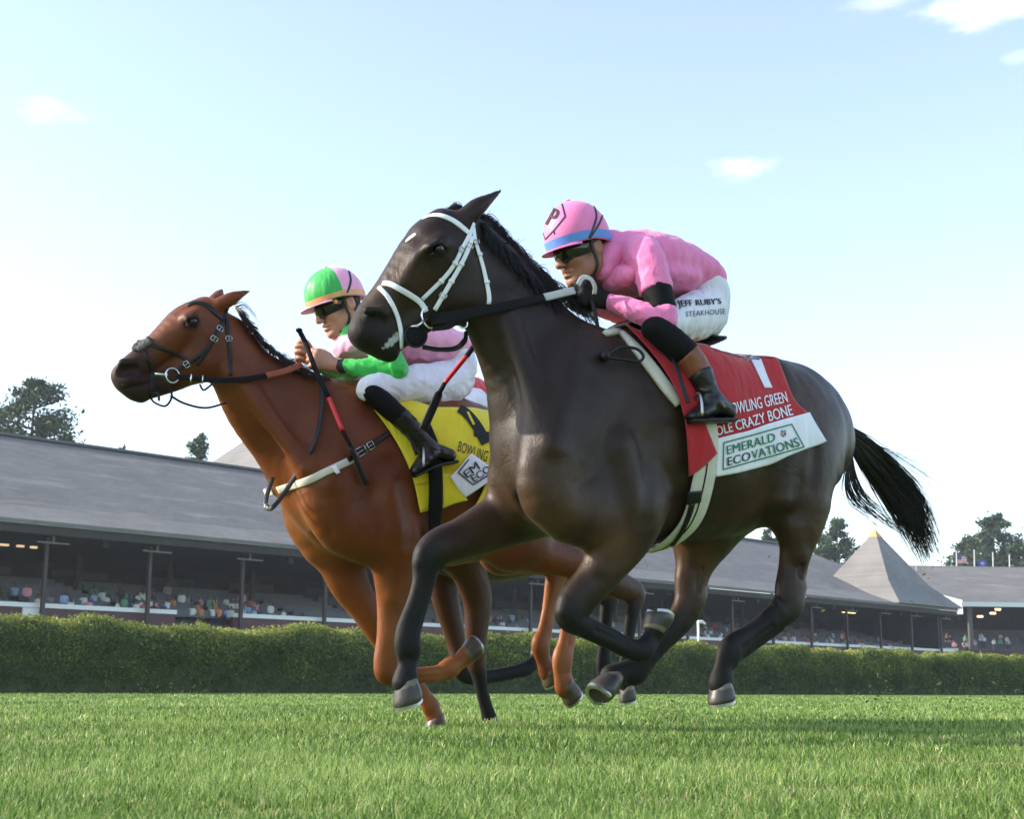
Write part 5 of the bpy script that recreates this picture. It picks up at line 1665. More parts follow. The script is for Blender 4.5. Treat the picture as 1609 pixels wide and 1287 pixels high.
def helmet(parent, c, fw, l, up, r, cut, mat, band_mat, band_h, peak, pattern=None):
    """domed cap cover with a short peak; returns its surface"""
    n, m = 64, 26
    a, b, h = r
    V = []; F = []
    ph1 = math.acos(max(-1, min(1, cut / h)))
    for i in range(m + 1):
        ph = ph1 * i / m
        for j in range(n):
            th = 2 * math.pi * j / n
            rad = math.sin(ph)
            x, y, z = a * rad * math.cos(th), b * rad * math.sin(th), h * math.cos(ph)
            if x < 0:
                z -= .018 * (-x / a) * (i / m) ** 2        # lower at the nape
            rip = .0016 * math.sin(th * 12) * (1 - i / m) ** 1.5 * (i / m) ** .5 * 4
            V.append(c + fw * (x * (1 + rip)) + l * (y * (1 + rip)) + up * z)
    for i in range(m):
        for j in range(n):
            F.append((i * n + j, (i + 1) * n + j, (i + 1) * n + (j + 1) % n, i * n + (j + 1) % n))
    # roll the edge inward
    e = m * n
    for k_, (sc, dz) in enumerate(((.97, -.003), (.90, .004), (.6, .03))):
        for j in range(n):
            p = V[e + j] - c
            zz = p @ up
            V.append(c + (p - up * zz) * sc + up * (zz + dz))
        b0 = e if k_ == 0 else (m + k_) * n
        b1 = (m + 1 + k_) * n
        for j in range(n):
            F.append((b0 + j, b1 + j, b1 + (j + 1) % n, b0 + (j + 1) % n))
    me_mats = mat if isinstance(mat, list) else [mat]
    o = obj('helmet', np.array(V), F, me_mats[0], parent)
    for mm in me_mats[1:]:
        o.data.materials.append(mm)
    if pattern:
        for p in o.data.polygons:
            q = np.array(o.data.vertices[p.vertices[0]].co) + np.array(o['_org'])
            cc = np.mean([np.array(o.data.vertices[i].co) for i in p.vertices], axis=0) + np.array(o['_org']) - c
            p.material_index = pattern(cc @ fw, cc @ l, cc @ up)
    # band round the rim
    VB = []; FB = []
    for i, q in enumerate((m - 1 - band_h, m - .35)):
        pass
    rows_ = [m - band_h, m - band_h * .5, m - .2]
    for q in rows_:
        i0 = int(q); t = q - i0
        for j in range(n):
            p = V[i0 * n + j] * (1 - t) + V[min(i0 + 1, m) * n + j] * t
            d = p - c; d = d / np.linalg.norm(d)
            VB.append(p + d * .0025)
    for i in range(2):
        for j in range(n):
            FB.append((i * n + j, (i + 1) * n + j, (i + 1) * n + (j + 1) % n, i * n + (j + 1) % n))
    obj('hat_band', np.array(VB), FB, band_mat, o)
    # peak
    VP = []; FP = []
    npk = 25
    for j in range(npk):
        th = -1.15 + 2.3 * j / (npk - 1)
        e0 = np.array([a * math.cos(th), b * math.sin(th)]) * math.sin(ph1)
        ext = peak * math.cos(th / 1.15 * math.pi / 2) ** .7 if abs(th) < 1.149 else 0
        for (s_, dz) in ((.97, .004), (1.0, .004), (1.0, .004), (1.0, .0), (1.0, -.002), (.97, -.002)):
            idx = (s_, dz)
            out = {0: 0, 1: .35, 2: 1.0, 3: 1.04, 4: 1.0, 5: 0}[len(VP) % 6]
            q = e0 * s_ + np.array([math.cos(th), math.sin(th)]) * ext * out
            VP.append(c + fw * q[0] + l * q[1] + up * (cut + dz - .004 - .006 * out))
    for j in range(npk - 1):
        for k_ in range(6):
            FP.append((j * 6 + k_, j * 6 + (k_ + 1) % 6, (j + 1) * 6 + (k_ + 1) % 6, (j + 1) * 6 + k_))
    obj('peak', np.array(VP), FP, me_mats[0], o)
    VV, FF = sphere(c + up * (h + .001), .011, 8, np.array([fw, l, up]), (1, 1, .6))
    obj('button', VV, FF, me_mats[0], o)
    return o, Skin(np.array(V[:(m + 1) * n]), np.array(F[:m * n]))


# ------------------------------------------------ jockey of the bay
J1 = thing('person', 'jockey in bright pink silks and pink helmet crouched on the dark bay horse', 'person', BAYF.w(1060, 510, 0), 'jockeys riding the race')
FB_ = Fig(BAYF)
jb = dict(
    arm_n=[(1016, 408, .165, 32, .07), (1032, 446, .205, 26, .055), (1042, 496, .235, 19, .042), (1000, 488, .17, 16, .036), (958, 474, .085, 11, .026)],
    arm_f=[(985, 412, -.165, 30, .07), (985, 450, -.2, 24, .055), (985, 492, -.22, 18, .042), (950, 484, -.15, 14, .034), (922, 474, -.075, 11, .026)],
    torso=[(966, 400, 0, 26, .09), (1004, 411, 0, 46, .165), (1050, 422, 0, 41, .15), (1088, 440, 0, 32, .135), (1098, 475, 0, 34, .135)],
    leg_n=[(1102, 492, .10, 36, .072), (1062, 505, .18, 30, .07), (1026, 514, .235, 21, .05), (1062, 545, .262, 17, .043), (1112, 612, .315, 12, .032)],
    leg_f=[(1100, 492, -.10, 38, .075), (1050, 505, -.18, 30, .07), (1000, 514, -.235, 21, .05), (1030, 545, -.262, 17, .043), (1075, 612, -.30, 12, .032)],
)
Hc, hf, hl, hu = head_frame(BAYF, (938, 385), .0, 17, -4)
tub = [FB_.rows(v) * np.array([1, 1, 1, .74, .74]) for v in jb.values()]
g = sdf_of(tub + [np.array([[*(Hc + hu * .2), .1, .1], [*(Hc + hf * .2 - hu * .15), .05, .05]])][:0], BAYF.l, .0052, .03, pad=.03)
lo = np.minimum(g.lo, Hc - .2); hi = np.maximum(g.lo + g.h * g.n, Hc + .2)
Wn, Kn = BAYF.w(950, 471, .078), BAYF.w(893, 452, .045)
Wf, Kf = BAYF.w(922, 474, -.07), BAYF.w(880, 462, -.045)
lo = np.minimum(lo, np.minimum(Kn, Kf) - .08); hi = np.maximum(hi, np.maximum(Kn, Kf) + .08)
g = SDF(lo, hi, .0052)
for t in tub:
    g.tube(t, BAYF.l, k=.03)
g.tube([[*(Hc - hf * .01 - hu * .05), .056, .054], [*(Hc - hf * .06 - hu * .09), .060, .060], [*BAYF.w(985, 405, 0), .08, .08]], hl, k=.03)
head_sdf(g, Hc, hf, hl, hu)
V, Q = g.mesh()
obj('body', V, Q, M_SKIN1, J1)
J1H = Skin(V, Q)
# gloves
for W_, K_ in ((Wn, Kn), (Wf, Kf)):
    gg = SDF(np.minimum(W_, K_) - .11, np.maximum(W_, K_) + .11, .004)
    hand(gg, W_, K_, -BAYF.l if W_ is Wn else BAYF.l, rs=1.12)
    Vg, Qg = gg.mesh()
    obj('glove', Vg, Qg, M_GLOVE, J1)
shirt, VS1, QS1 = garment('jacket', BAYF, [
    [(956, 404, 0, 27, .085), (974, 402, 0, 36, .13), (1004, 411, 0, 50, .172), (1050, 421, 0, 44, .158), (1088, 436, 0, 35, .145), (1096, 444, 0, 32, .142)],
    [(948, 424, .0, 24, .075), (958, 405, 0, 31, .085)], [(965, 440, .04, 20, .13), (1010, 440, .03, 26, .15), (1060, 446, .03, 24, .14)]], M_PINK, J1, amp=.013, freq=9, stretch=(1.3, 1.3, .6), k=.025)
garment('sleeve', BAYF, [[(1008, 394, .12, 29, .07), (1014, 406, .16, 31, .07), (1024, 430, .19, 28, .066), (1033, 462, .210, 27, .062), (1038, 480, .218, 26, .06)]], M_PINK, J1, amp=.010, freq=13, ends=[(1032, 457, .21, 1036, 474, .218)])
garment('sleeve', BAYF, [[(980, 394, -.12, 32, .07), (982, 406, -.165, 34, .078), (984, 436, -.19, 30, .068), (985, 470, -.21, 28, .06)]], M_PINK, J1, amp=.010, freq=13, ends=[(985, 457, -.2, 985, 474, -.21)])
collar, _, _ = garment('collar', BAYF, [[(944, 430, .03, 14, .055), (951, 408, .02, 27, .076), (959, 388, .0, 28, .076)]], M_PINK, J1, amp=.004, h=.006)
sl1, _, _ = garment('sleeve', BAYF, [[(1042, 494, .236, 22, .054), (1044, 505, .236, 21.5, .053), (1028, 500, .215, 20.5, .049), (1000, 488, .17, 18.5, .042), (975, 480, .12, 15.5, .036), (958, 474, .09, 12.5, .031)]], M_PINK, J1, amp=.008, freq=20)
sl2, _, _ = garment('sleeve', BAYF, [[(985, 494, -.22, 20, .048), (950, 484, -.15, 16, .04), (925, 475, -.08, 12, .031)]], M_PINK, J1, amp=.008, freq=20)
ab, _, _ = garment('arm_band', BAYF, [[(1026, 436, .20, 24, .056), (1034, 464, .214, 24, .056), (1040, 486, .227, 23.5, .055), (1044, 506, .236, 23, .053)]], M_BLACKF, J1, amp=.004, ends=[(1030, 448, .205, 1026, 436, .2), (1040, 489, .229, 1043, 503, .235)])
ab2, _, _ = garment('arm_band', BAYF, [[(985, 455, -.21, 25, .055), (985, 470, -.215, 25, .053), (985, 484, -.22, 23, .05)]], M_BLACKF, J1, amp=.004)
front_piece, _, _ = garment('black_piece', BAYF, [[(975, 452, -.06, 22, .12), (1010, 462, -.05, 14, .12), (1045, 466, -.04, 10, .1)]], M_BLACKF, J1, amp=.004)  # black piece along the lower front of the jacket
breech, VB1, QB1 = garment('breeches', BAYF, [
    [(1090, 446, 0, 33, .14), (1098, 468, 0, 36, .148), (1097, 488, 0, 37, .145)],
    [(1102, 492, .10, 40, .08), (1080, 502, .16, 37, .08), (1050, 509, .205, 26, .062), (1040, 515, .225, 19, .05)],
    [(1105, 493, -.10, 42, .085), (1050, 502, -.18, 34, .078), (1006, 513, -.228, 24, .056)]], M_WHITE, J1, amp=.012, freq=14, stretch=(1.2, 1.2, .4), k=.04)
for sg, nm in ((1, 'n'), (-1, 'f')):
    dx = 0 if sg > 0 else -32
    garment('boot_top', BAYF, [[(1029 + dx, 517, .237 * sg, 21, .053), (1048 + dx, 530, .252 * sg, 23, .055), (1080 + dx, 559, .275 * sg, 23, .056), (1094 + dx, 576, .285 * sg, 22, .055)]], M_BLACKF, J1, amp=.004, ends=[(1078 + dx, 558, .274 * sg, 1092 + dx, 574, .284 * sg)])
    garment('boot_cuff', BAYF, [[(1058 + dx, 540, .26 * sg, 22, .054), (1086 + dx, 567, .281 * sg, 22, .054), (1108 + dx, 602, .302 * sg, 19, .049)]], M_BROWNL, J1, amp=.003, ends=[(1075 + dx, 556, .272 * sg, 1060 + dx, 542, .262 * sg), (1100 + dx, 587, .296 * sg, 1107 + dx, 600, .302 * sg)])
    bo, _, _ = garment('boot', BAYF, [[(1090 + dx, 568, .285 * sg, 20, .05), (1099 + dx, 586, .296 * sg, 20, .05), (1108 + dx, 606, .307 * sg, 17.5, .044), (1118 + dx, 630, .315 * sg, 18, .04)],
                                      [(1120 + dx, 632, .315 * sg, 17, .039), (1142 + dx, 646, .315 * sg, 15, .036)],
                                      [(1118 + dx, 638, .317 * sg, 16, .038), (1098 + dx, 650, .322 * sg, 11.5, .038), (1086 + dx, 655, .326 * sg, 8, .03)]], M_BOOT, J1, amp=.004, freq=24, h=.006, k=.02, ends=[(1099 + dx, 584, .295 * sg, 1090 + dx, 568, .285 * sg)])
    garment('sole', BAYF, [[(1152 + dx, 660, .315 * sg, 4, .030), (1122 + dx, 661, .318 * sg, 4.5, .036), (1086 + dx, 662, .326 * sg, 4, .028)]], M_STRAPB, bo, amp=0, h=.005)
hc1 = Hc + hu * .060 + hf * .020
hel1, H1S = helmet(J1, hc1, hf, hl, hu, (.125, .107, .128), -.036, fabric_mat('pink_cover', (.80, .20, .44), rough=.5, fold=(8, 22), strength=.15), simple_mat('blue_band', (.10, .27, .68), rough=.6), 3.4, .03)


def px_ribbon(name, skin, path, w, th, off, mat, parent, n=24, smooth=1, fb=None):
    P, Nn = drape(skin, path, n, fb)
    P = smooth_rows(P, smooth); Nn = smooth_rows(Nn, 3)
    mb = MB(); ribbon(P, Nn, w, th, off, mb)
    return mb.build(name, mat, parent, True)


# black straps over the pink helmet
fbh = lambda x, y: BAYF.w(x, y, .05)
px_ribbon('helmet_strap', H1S, [(934, 324), (937, 340), (932, 358), (925, 374)], .008, .002, .001, M_STRAPB, hel1, fb=fbh)
px_ribbon('helmet_strap', H1S, [(947, 338), (941, 352), (932, 366), (926, 374)], .008, .002, .001, M_STRAPB, hel1, fb=fbh)
px_ribbon('chin_strap', J1H, [(927, 378), (934, 398), (938, 414), (932, 430), (918, 438)], .011, .003, .004, M_STRAPB, J1, fb=lambda x, y: BAYF.w(x, y, .05))
px_ribbon('hair', J1H, [(945, 372), (952, 384), (950, 398)], .03, .004, .002, M_HAIRD, J1, fb=lambda x, y: BAYF.w(x, y, .03))


def goggles(parent, skin, Hc, fw, l, up, hk=1.0):
    mb = MB()
    n = 33; V = []; rows_ = 9
    for i in range(n):
        th = -1.45 + 2.9 * i / (n - 1)
        wv = .033 * (1 - .35 * (abs(th) / 1.45) ** 2) * (1 - .22 * math.exp(-(th / .16) ** 2))
        for k_ in range(rows_):
            v = -1 + 2 * k_ / (rows_ - 1)
            bul = 1 + .07 * (1 - v * v) + .03 * math.cos(th * 2)
            p = Hc + hk * (fw * (.022 + .094 * math.cos(th) * bul) + l * (.080 * math.sin(th) * bul) + up * (.004 + wv * v - .006 * math.exp(-(th / .25) ** 2) * (v < 0)))
            V.append(p)
    for i in range(n):
        for k_ in range(rows_):
            V.append(V[i * rows_ + k_] - (V[i * rows_ + k_] - Hc) * .10)
    F = []
    o2 = n * rows_
    for i in range(n - 1):
        for k_ in range(rows_ - 1):
            a, b = i * rows_ + k_, (i + 1) * rows_ + k_
            F.append((a, b, b + 1, a + 1)); F.append((o2 + a, o2 + a + 1, o2 + b + 1, o2 + b))
        for k_ in (0, rows_ - 1):
            a, b = i * rows_ + k_, (i + 1) * rows_ + k_
            F.append((a, o2 + a, o2 + b, b) if k_ == 0 else (a, b, o2 + b, o2 + a))
    for i in (0, n - 1):
        for k_ in range(rows_ - 1):
            a = i * rows_ + k_
            F.append((a, a + 1, o2 + a + 1, o2 + a))
    mb.add(V, F)
    go = mb.build('goggles', M_LENS, parent, True)
    # frame along both edges and an elastic strap to the back
    fm = MB()
    for k_ in (0, rows_ - 1):
        fm.tube([V[i * rows_ + k_] for i in range(n)], .0035, 6)
    fm.build('frame', M_STRAPB, go, True)
    th = np.linspace(1.40, math.pi * 2 - 1.40, 40)
    P = np.array([Hc + hk * (fw * (.012 + .100 * math.cos(t)) + l * .083 * math.sin(t) + up * (.012 + .02 * (1 - math.cos(t)) * .5)) for t in th])
    Nn = np.array([fw * math.cos(t) + l * math.sin(t) for t in th])
    sm = MB(); ribbon(P, Nn, .018, .002, 0, sm); sm.build('elastic', M_STRAPB, go, True)
    return go


goggles(J1, J1H, Hc, hf, hl, hu)
HEAD1 = (Hc, hf, hl, hu)

# ------------------------------------------------ jockey of the chestnut
J2 = thing('person', 'jockey in pale pink and green silks with a green quartered helmet on the chestnut', 'person', CHF.w(650, 640, 0), 'jockeys riding the race')
FC_ = Fig(CHF)
jc = dict(
    arm_n=[(590, 528, .165, 26, .07), (606, 556, .205, 21, .055), (620, 582, .235, 15, .042), (580, 578, .17, 13, .036), (530, 574, .085, 9, .026)],
    arm_f=[(560, 530, -.165, 26, .07), (552, 556, -.2, 20, .055), (545, 584, -.22, 15, .042), (515, 578, -.15, 12, .034), (488, 566, -.07, 9, .026)],
    torso=[(560, 510, 0, 22, .09), (590, 524, 0, 38, .165), (650, 538, 0, 36, .15), (705, 552, 0, 28, .135), (712, 585, 0, 28, .14)],
    leg_n=[(702, 602, .10, 34, .075), (640, 606, .18, 28, .07), (586, 612, .235, 18, .05), (630, 655, .262, 14, .043), (668, 698, .30, 10, .032)],
    leg_f=[(690, 602, -.10, 34, .075), (620, 606, -.18, 28, .07), (556, 614, -.235, 18, .05), (600, 655, -.262, 14, .043), (640, 698, -.30, 10, .032)],
)
Hc2, hf2, hl2, hu2 = head_frame(CHF, (549, 474), .0, 20, -8)
Wn2, Kn2 = CHF.w(524, 573, .08), CHF.w(478, 556, .05)
Wf2, Kf2 = CHF.w(492, 562, -.06), CHF.w(458, 548, -.035)
tub = [FC_.rows(v) * np.array([1, 1, 1, .74, .74]) for v in jc.values()]
lo = np.minimum(np.vstack([t[:, :3] for t in tub]).min(0) - .2, np.minimum(Hc2, Kf2) - .2)
hi = np.maximum(np.vstack([t[:, :3] for t in tub]).max(0) + .2, Hc2 + .2)
g = SDF(lo, hi, .0055)
for t in tub:
    g.tube(t, CHF.l, k=.03)
g.tube([[*(Hc2 - hf2 * .01 - hu2 * .05), .056, .054], [*(Hc2 - hf2 * .06 - hu2 * .09), .060, .060], [*CHF.w(575, 518, 0), .08, .08]], hl2, k=.03)
head_sdf(g, Hc2, hf2, hl2, hu2, 1.06)
g.tube([[*CHF.w(540, 575, .1), .024, .03], [*Wn2, .024, .03]], CHF.l, k=.01)
g.tube([[*CHF.w(505, 570, -.1), .024, .03], [*Wf2, .024, .03]], CHF.l, k=.01)
hand(g, Wn2, Kn2, -CHF.l, rs=1.08, k=.004)
hand(g, Wf2, Kf2, CHF.l, rs=1.08, k=.004)
V, Q = g.mesh()
obj('body', V, Q, M_SKIN2, J2)
J2H = Skin(V, Q)
garment('jacket', CHF, [
    [(556, 516, 0, 22, .085), (572, 516, 0, 32, .13), (592, 524, 0, 43, .19), (650, 538, 0, 40, .17), (704, 550, 0, 31, .15), (714, 556, 0, 26, .14)],
    [(540, 530, 0, 16, .07), (556, 512, 0, 24, .078)], [(546, 545, .03, 18, .10), (575, 550, .03, 22, .12)]], M_PINK2, J2, amp=.018, freq=10, k=.03, h=.008)
garment('collar', CHF, [[(541, 538, .02, 10, .05), (547, 524, .02, 19, .07), (556, 510, 0, 22, .075)]], M_GREEN, J2, amp=.004)
garment('sleeve', CHF, [[(588, 524, .165, 29, .08), (606, 555, .205, 24, .065), (620, 578, .235, 18.5, .053), (622, 581, .236, 17, .05)],
                        [(622, 581, .236, 16, .048), (600, 581, .2, 16, .045), (575, 578, .165, 15, .042), (538, 575, .095, 11, .034)]], M_GREEN, J2, amp=.012, freq=18)
garment('sleeve', CHF, [[(562, 526, -.165, 29, .08), (552, 556, -.205, 24, .065), (545, 582, -.22, 17, .05)],
                        [(545, 584, -.22, 16, .048), (515, 578, -.15, 14, .042), (496, 568, -.08, 11, .034)]], M_GREEN, J2, amp=.012, freq=18)
garment('cuff', CHF, [[(540, 575.5, .098, 11.8, .036), (530, 574.5, .085, 11, .034)]], simple_mat('dark_cuff', (.03, .025, .028), rough=.7), J2, amp=0, h=.005)
garment('breeches', CHF, [
    [(706, 558, 0, 29, .147), (712, 580, 0, 30, .155), (706, 600, 0, 34, .15)],
    [(700, 602, .10, 37, .085), (645, 606, .17, 32, .08), (590, 610, .22, 23, .062), (580, 612, .232, 20, .056)],
    [(695, 602, -.10, 37, .085), (625, 606, -.18, 30, .078), (556, 612, -.232, 21, .056)]], M_WHITE, J2, amp=.014, freq=12, stretch=(.6, .6, 1.2), k=.04, h=.008)
for sg in (1, -1):
    dx = 0 if sg > 0 else -30
    garment('boot_top', CHF, [[(582 + dx, 616, .24 * sg, 17, .054), (604 + dx, 634, .252 * sg, 17.5, .052), (642 + dx, 668, .275 * sg, 15.5, .05)]], M_BLACKF, J2, amp=.003)
    bo, _, _ = garment('boot', CHF, [[(630 + dx, 657, .268 * sg, 17, .053), (652 + dx, 680, .285 * sg, 15, .045), (672 + dx, 704, .30 * sg, 14, .04)],
                                     [(674 + dx, 706, .30 * sg, 14, .039), (705 + dx, 716, .302 * sg, 12, .036)],
                                     [(676 + dx, 712, .302 * sg, 13, .038), (660 + dx, 730, .31 * sg, 10, .038), (650 + dx, 741, .315 * sg, 6.5, .03)]], M_BOOT, J2, amp=.004, freq=24, h=.007, k=.02)
    garment('sole', CHF, [[(716 + dx, 726, .302 * sg, 3, .030), (686 + dx, 732, .305 * sg, 3.5, .036), (652 + dx, 748, .316 * sg, 3, .028)]], M_STRAPB, bo, amp=0, h=.006)
M_PINKC = fabric_mat('pale_pink_cover', (.82, .36, .56), rough=.45)
M_GREENC = fabric_mat('green_cover', (.035, .42, .08), rough=.45)
hc2 = Hc2 + hu2 * .058 + hf2 * .028


def quarters(x, y, z):
    """two pink panels and two green panels meeting at the crown"""
    ang = math.degrees(math.atan2(y, x))
    return 1 if (-12 < ang < 88 or ang < -110) else 0


hel2, H2S = helmet(J2, hc2, hf2, hl2, hu2, (.136, .116, .126), -.03, [M_PINKC, M_GREENC], simple_mat('orange_band', (.72, .36, .16), rough=.6), 2.6, .036, quarters)
fbh2 = lambda x, y: CHF.w(x, y, .06)
px_ribbon('helmet_strap', H2S, [(548, 426), (551, 440), (547, 456), (540, 468)], .010, .002, .001, M_STRAPB, hel2, fb=fbh2)
px_ribbon('chin_strap', J2H, [(539, 470), (544, 484), (549, 496), (545, 512), (534, 522)], .012, .003, .004, M_STRAPB, J2, fb=fbh2)
px_ribbon('hair', J2H, [(556, 463), (562, 474), (560, 490)], .034, .004, .002, M_HAIRD, J2, fb=lambda x, y: CHF.w(x, y, .03))
go2 = goggles(J2, J2H, Hc2, hf2, hl2, hu2, 1.08)
Vs, Fs = sphere(Hc2 + 1.08 * (hf2 * .062 + hl2 * .085 + hu2 * .012), .011, 10, np.array([hf2, hl2, hu2]), (1, .45, 1))
obj('stud', Vs, Fs, simple_mat('amber_stud', (.75, .28, .05), rough=.35), go2)

# ------------------------------------------------ third jockey, almost hidden
J3 = thing('person', 'jockey in red with white breeches glimpsed behind the pale pink jockey', 'person', THF.w(740, 690, 0), 'jockeys riding the race')
FT_ = Fig(THF)
g = sdf_of([FT_.rows([(655, 640, 0, 30, .15), (700, 640, 0, 32, .15), (745, 650, 0, 34, .14)]), FT_.rows([(620, 622, 0, 26, .09), (600, 612, 0, 26, .08)]),
            FT_.rows([(740, 655, .1, 24, .07), (660, 690, .22, 16, .05), (690, 760, .27, 10, .035)]), FT_.rows([(740, 655, -.1, 24, .07), (640, 690, -.22, 16, .05), (670, 760, -.27, 10, .035)]),
            FT_.rows([(650, 650, .17, 20, .06), (620, 690, .2, 14, .045), (590, 690, .06, 9, .03)])], THF.l, .009)
V, Q = g.mesh(); obj('body', V, Q, M_SKIN1, J3)
garment('jacket', THF, [[(630, 612, 0, 30, .15), (660, 614, 0, 38, .18), (700, 616, 0, 38, .17), (735, 630, 0, 38, .165), (747, 638, 0, 36, .15)]], M_REDF, J3, amp=.012, freq=10, h=.01)
garment('breeches', THF, [[(745, 632, .16, 23, .08), (735, 640, .18, 22, .08), (690, 670, .2, 20, .07)]], M_WHITE, J3, amp=.006, h=.009)
Vh, Fh = sphere(THF.w(600, 606, 0), .12, 14); obj('helmet', Vh, Fh, M_REDF, J3)
# ================================================================ tack
M_WLEATHER = simple_mat('white_strap', (.82, .82, .90), rough=.45, noise=.05, bump=.08)
M_BLEATHER = simple_mat('black_leather', (.007, .0062, .0062), spec=.35, rough=.42, bump=.15)
M_RUBBER = simple_mat('rein_rubber', (.006, .006, .007), spec=.2, rough=.75, bump=.5, bscale=260)
M_CHROME = simple_mat('bit_steel', (.7, .7, .7), rough=.18, metal=1, noise=.05)
M_IVORY = simple_mat('ivory_webbing', (.58, .555, .47), rough=.7, bump=.25, bscale=300, noise=.08)
M_REDCL = fabric_mat('red_cloth', (.42, .007, .014), rough=.75, strength=.5, fold=(6, 20))
M_WHITECL = fabric_mat('white_cloth', (.83, .83, .91), rough=.75, strength=.4, fold=(6, 20))
M_YELCL = fabric_mat('yellow_cloth', (.76, .64, .02), rough=.75, strength=.6, fold=(7, 20))
M_GREENT = simple_mat('green_print', (.01, .16, .09), rough=.7)
M_NAVYT = simple_mat('navy_print', (.008, .03, .05), rough=.7)
M_WHITET = simple_mat('white_print', (.78, .78, .86), rough=.7, noise=.03)
M_BLACKT = simple_mat('black_print', (.006, .006, .007), rough=.7)
M_ORANGE = simple_mat('tan_rein_grip', (.30, .07, .025), rough=.6, bump=.4, bscale=300)
M_GREYR = simple_mat('grey_rein_grip', (.50, .51, .50), rough=.65, bump=.3, bscale=260)
M_REDP = simple_mat('red_whip_wrap', (.62, .02, .025), rough=.4)
HB, HC = HORSES['bay'], HORSES['che']
FBB = lambda x, y: BAYF.w(x, y, .06)
FBC = lambda x, y: CHF.w(x, y, .06)


def mirror_pts(P, H):
    """to the other side of the head, across the plane through the skull line"""
    T = H['T']['skull']; fr = H['fr']
    n = fr.l + fr.f * H['S']['head_turn']; n = n / np.linalg.norm(n)
    o = T[2, :3]
    # the skull line drifts sideways: make the plane hold it
    ax = T[-1, :3] - T[0, :3]; ax /= np.linalg.norm(ax)
    n = n - ax * (n @ ax); n /= np.linalg.norm(n)
    return P - 2 * ((P - o) @ n)[:, None] * n, n


def head_strap(name, H, path, w, mat, parent, over=False, n=26, off=.002, th=.004, mirror=True, fb=None):
    sk = H['skin']
    P, Nn = drape(sk, path, n, fb)
    P = smooth_rows(P, 2); Nn = smooth_rows(Nn, 4)
    mb = MB()
    if over:                                   # runs over the face to the far side as one strap
        Pm, _ = mirror_pts(P, H)
        Pm = Pm[::-1]
        q = [sk.near(p) for p in Pm]
        Pm = np.array([a for a, _ in q]); Nm = np.array([b for _, b in q])
        P2 = smooth_rows(np.vstack([Pm, P]), 6); N2 = smooth_rows(np.vstack([Nm, Nn]), 6)
        ribbon(P2, N2, w, th, off, mb)
    else:
        ribbon(P, Nn, w, th, off, mb)
        if mirror:
            Pm, _ = mirror_pts(P, H)
            q = [sk.near(p) for p in Pm]
            ribbon(np.array([a for a, _ in q]), smooth_rows(np.array([b for _, b in q]), 4), w, th, off, mb)
    return mb.build(name, mat, parent, True), P, Nn


def over(H, x, y, up_):
    h = H['skin'].hit(x, y); return h[0] + h[1] * up_


def space_ribbon(name, pts, w, th, mat, parent, normal, n=40):
    P = spline(np.array(pts), n)
    mb = MB(); ribbon(P, np.tile(normal, (len(P), 1)), w, th, -th / 2, mb)
    return mb.build(name, mat, parent, True)


def buckle(parent, p, nrm, tan, w, hgt, mat=None):
    nrm = nrm / np.linalg.norm(nrm); tan = tan - nrm * (tan @ nrm); tan /= np.linalg.norm(tan)
    s = np.cross(nrm, tan)
    mb = MB()
    c = p + nrm * .008
    cs = [c + s * w * a + tan * hgt * b for a, b in ((-.5, -.5), (.5, -.5), (.5, .5), (-.5, .5), (-.5, -.5))]
    for a, b in zip(cs[:-1], cs[1:]):
        mb.tube([a, b], .0016, 6)
    mb.tube([c - tan * hgt * .5, c + tan * hgt * .5], .0013, 5)
    return mb.build('buckle', mat or M_CHROME, parent, True)


# ------------------------------------------------ bay: white bridle
br = thing('bridle', 'white bridle with a steel bit on the dark bay horse', 'bridle', BAYF.w(700, 420, 0))
head_strap('browband', HB, [(664, 344), (676, 339), (694, 339), (716, 349), (737, 367)], .017, M_WLEATHER, br, over=True, fb=FBB)
cp, P1, N1 = head_strap('cheek_strap', HB, [(744, 350), (738, 368), (726, 390), (715, 413), (700, 434), (680, 454), (663, 470)], .014, M_WLEATHER, br, fb=FBB)
buckle(cp, P1[8], N1[8], P1[9] - P1[7], .022, .016)
cp2, P2, N2 = head_strap('cheek_strap', HB, [(742, 372), (734, 394), (722, 419), (708, 444), (695, 467), (683, 487)], .015, M_WLEATHER, br, fb=FBB, off=.004)
buckle(cp2, P2[3], N2[3], P2[4] - P2[2], .022, .016); buckle(cp2, P2[20], N2[20], P2[21] - P2[19], .022, .016)
tl, P3, N3 = head_strap('throat_strap', HB, [(743, 356), (746, 378), (752, 398), (758, 418), (764, 444), (769, 468), (768, 478)], .015, M_WLEATHER, br, fb=FBB)
buckle(tl, P3[5], N3[5], P3[6] - P3[4], .022, .016)
head_strap('noseband', HB, [(596, 446), (606, 444), (622, 450), (645, 464), (662, 476), (669, 490)], .019, M_WLEATHER, br, over=True, fb=FBB)
head_strap('drop_strap', HB, [(596, 452), (609, 466), (619, 485), (626, 505), (630, 528), (629, 547)], .015, M_WLEATHER, br, fb=FBB, off=.003)
for pl in (cp, cp2):
    pass
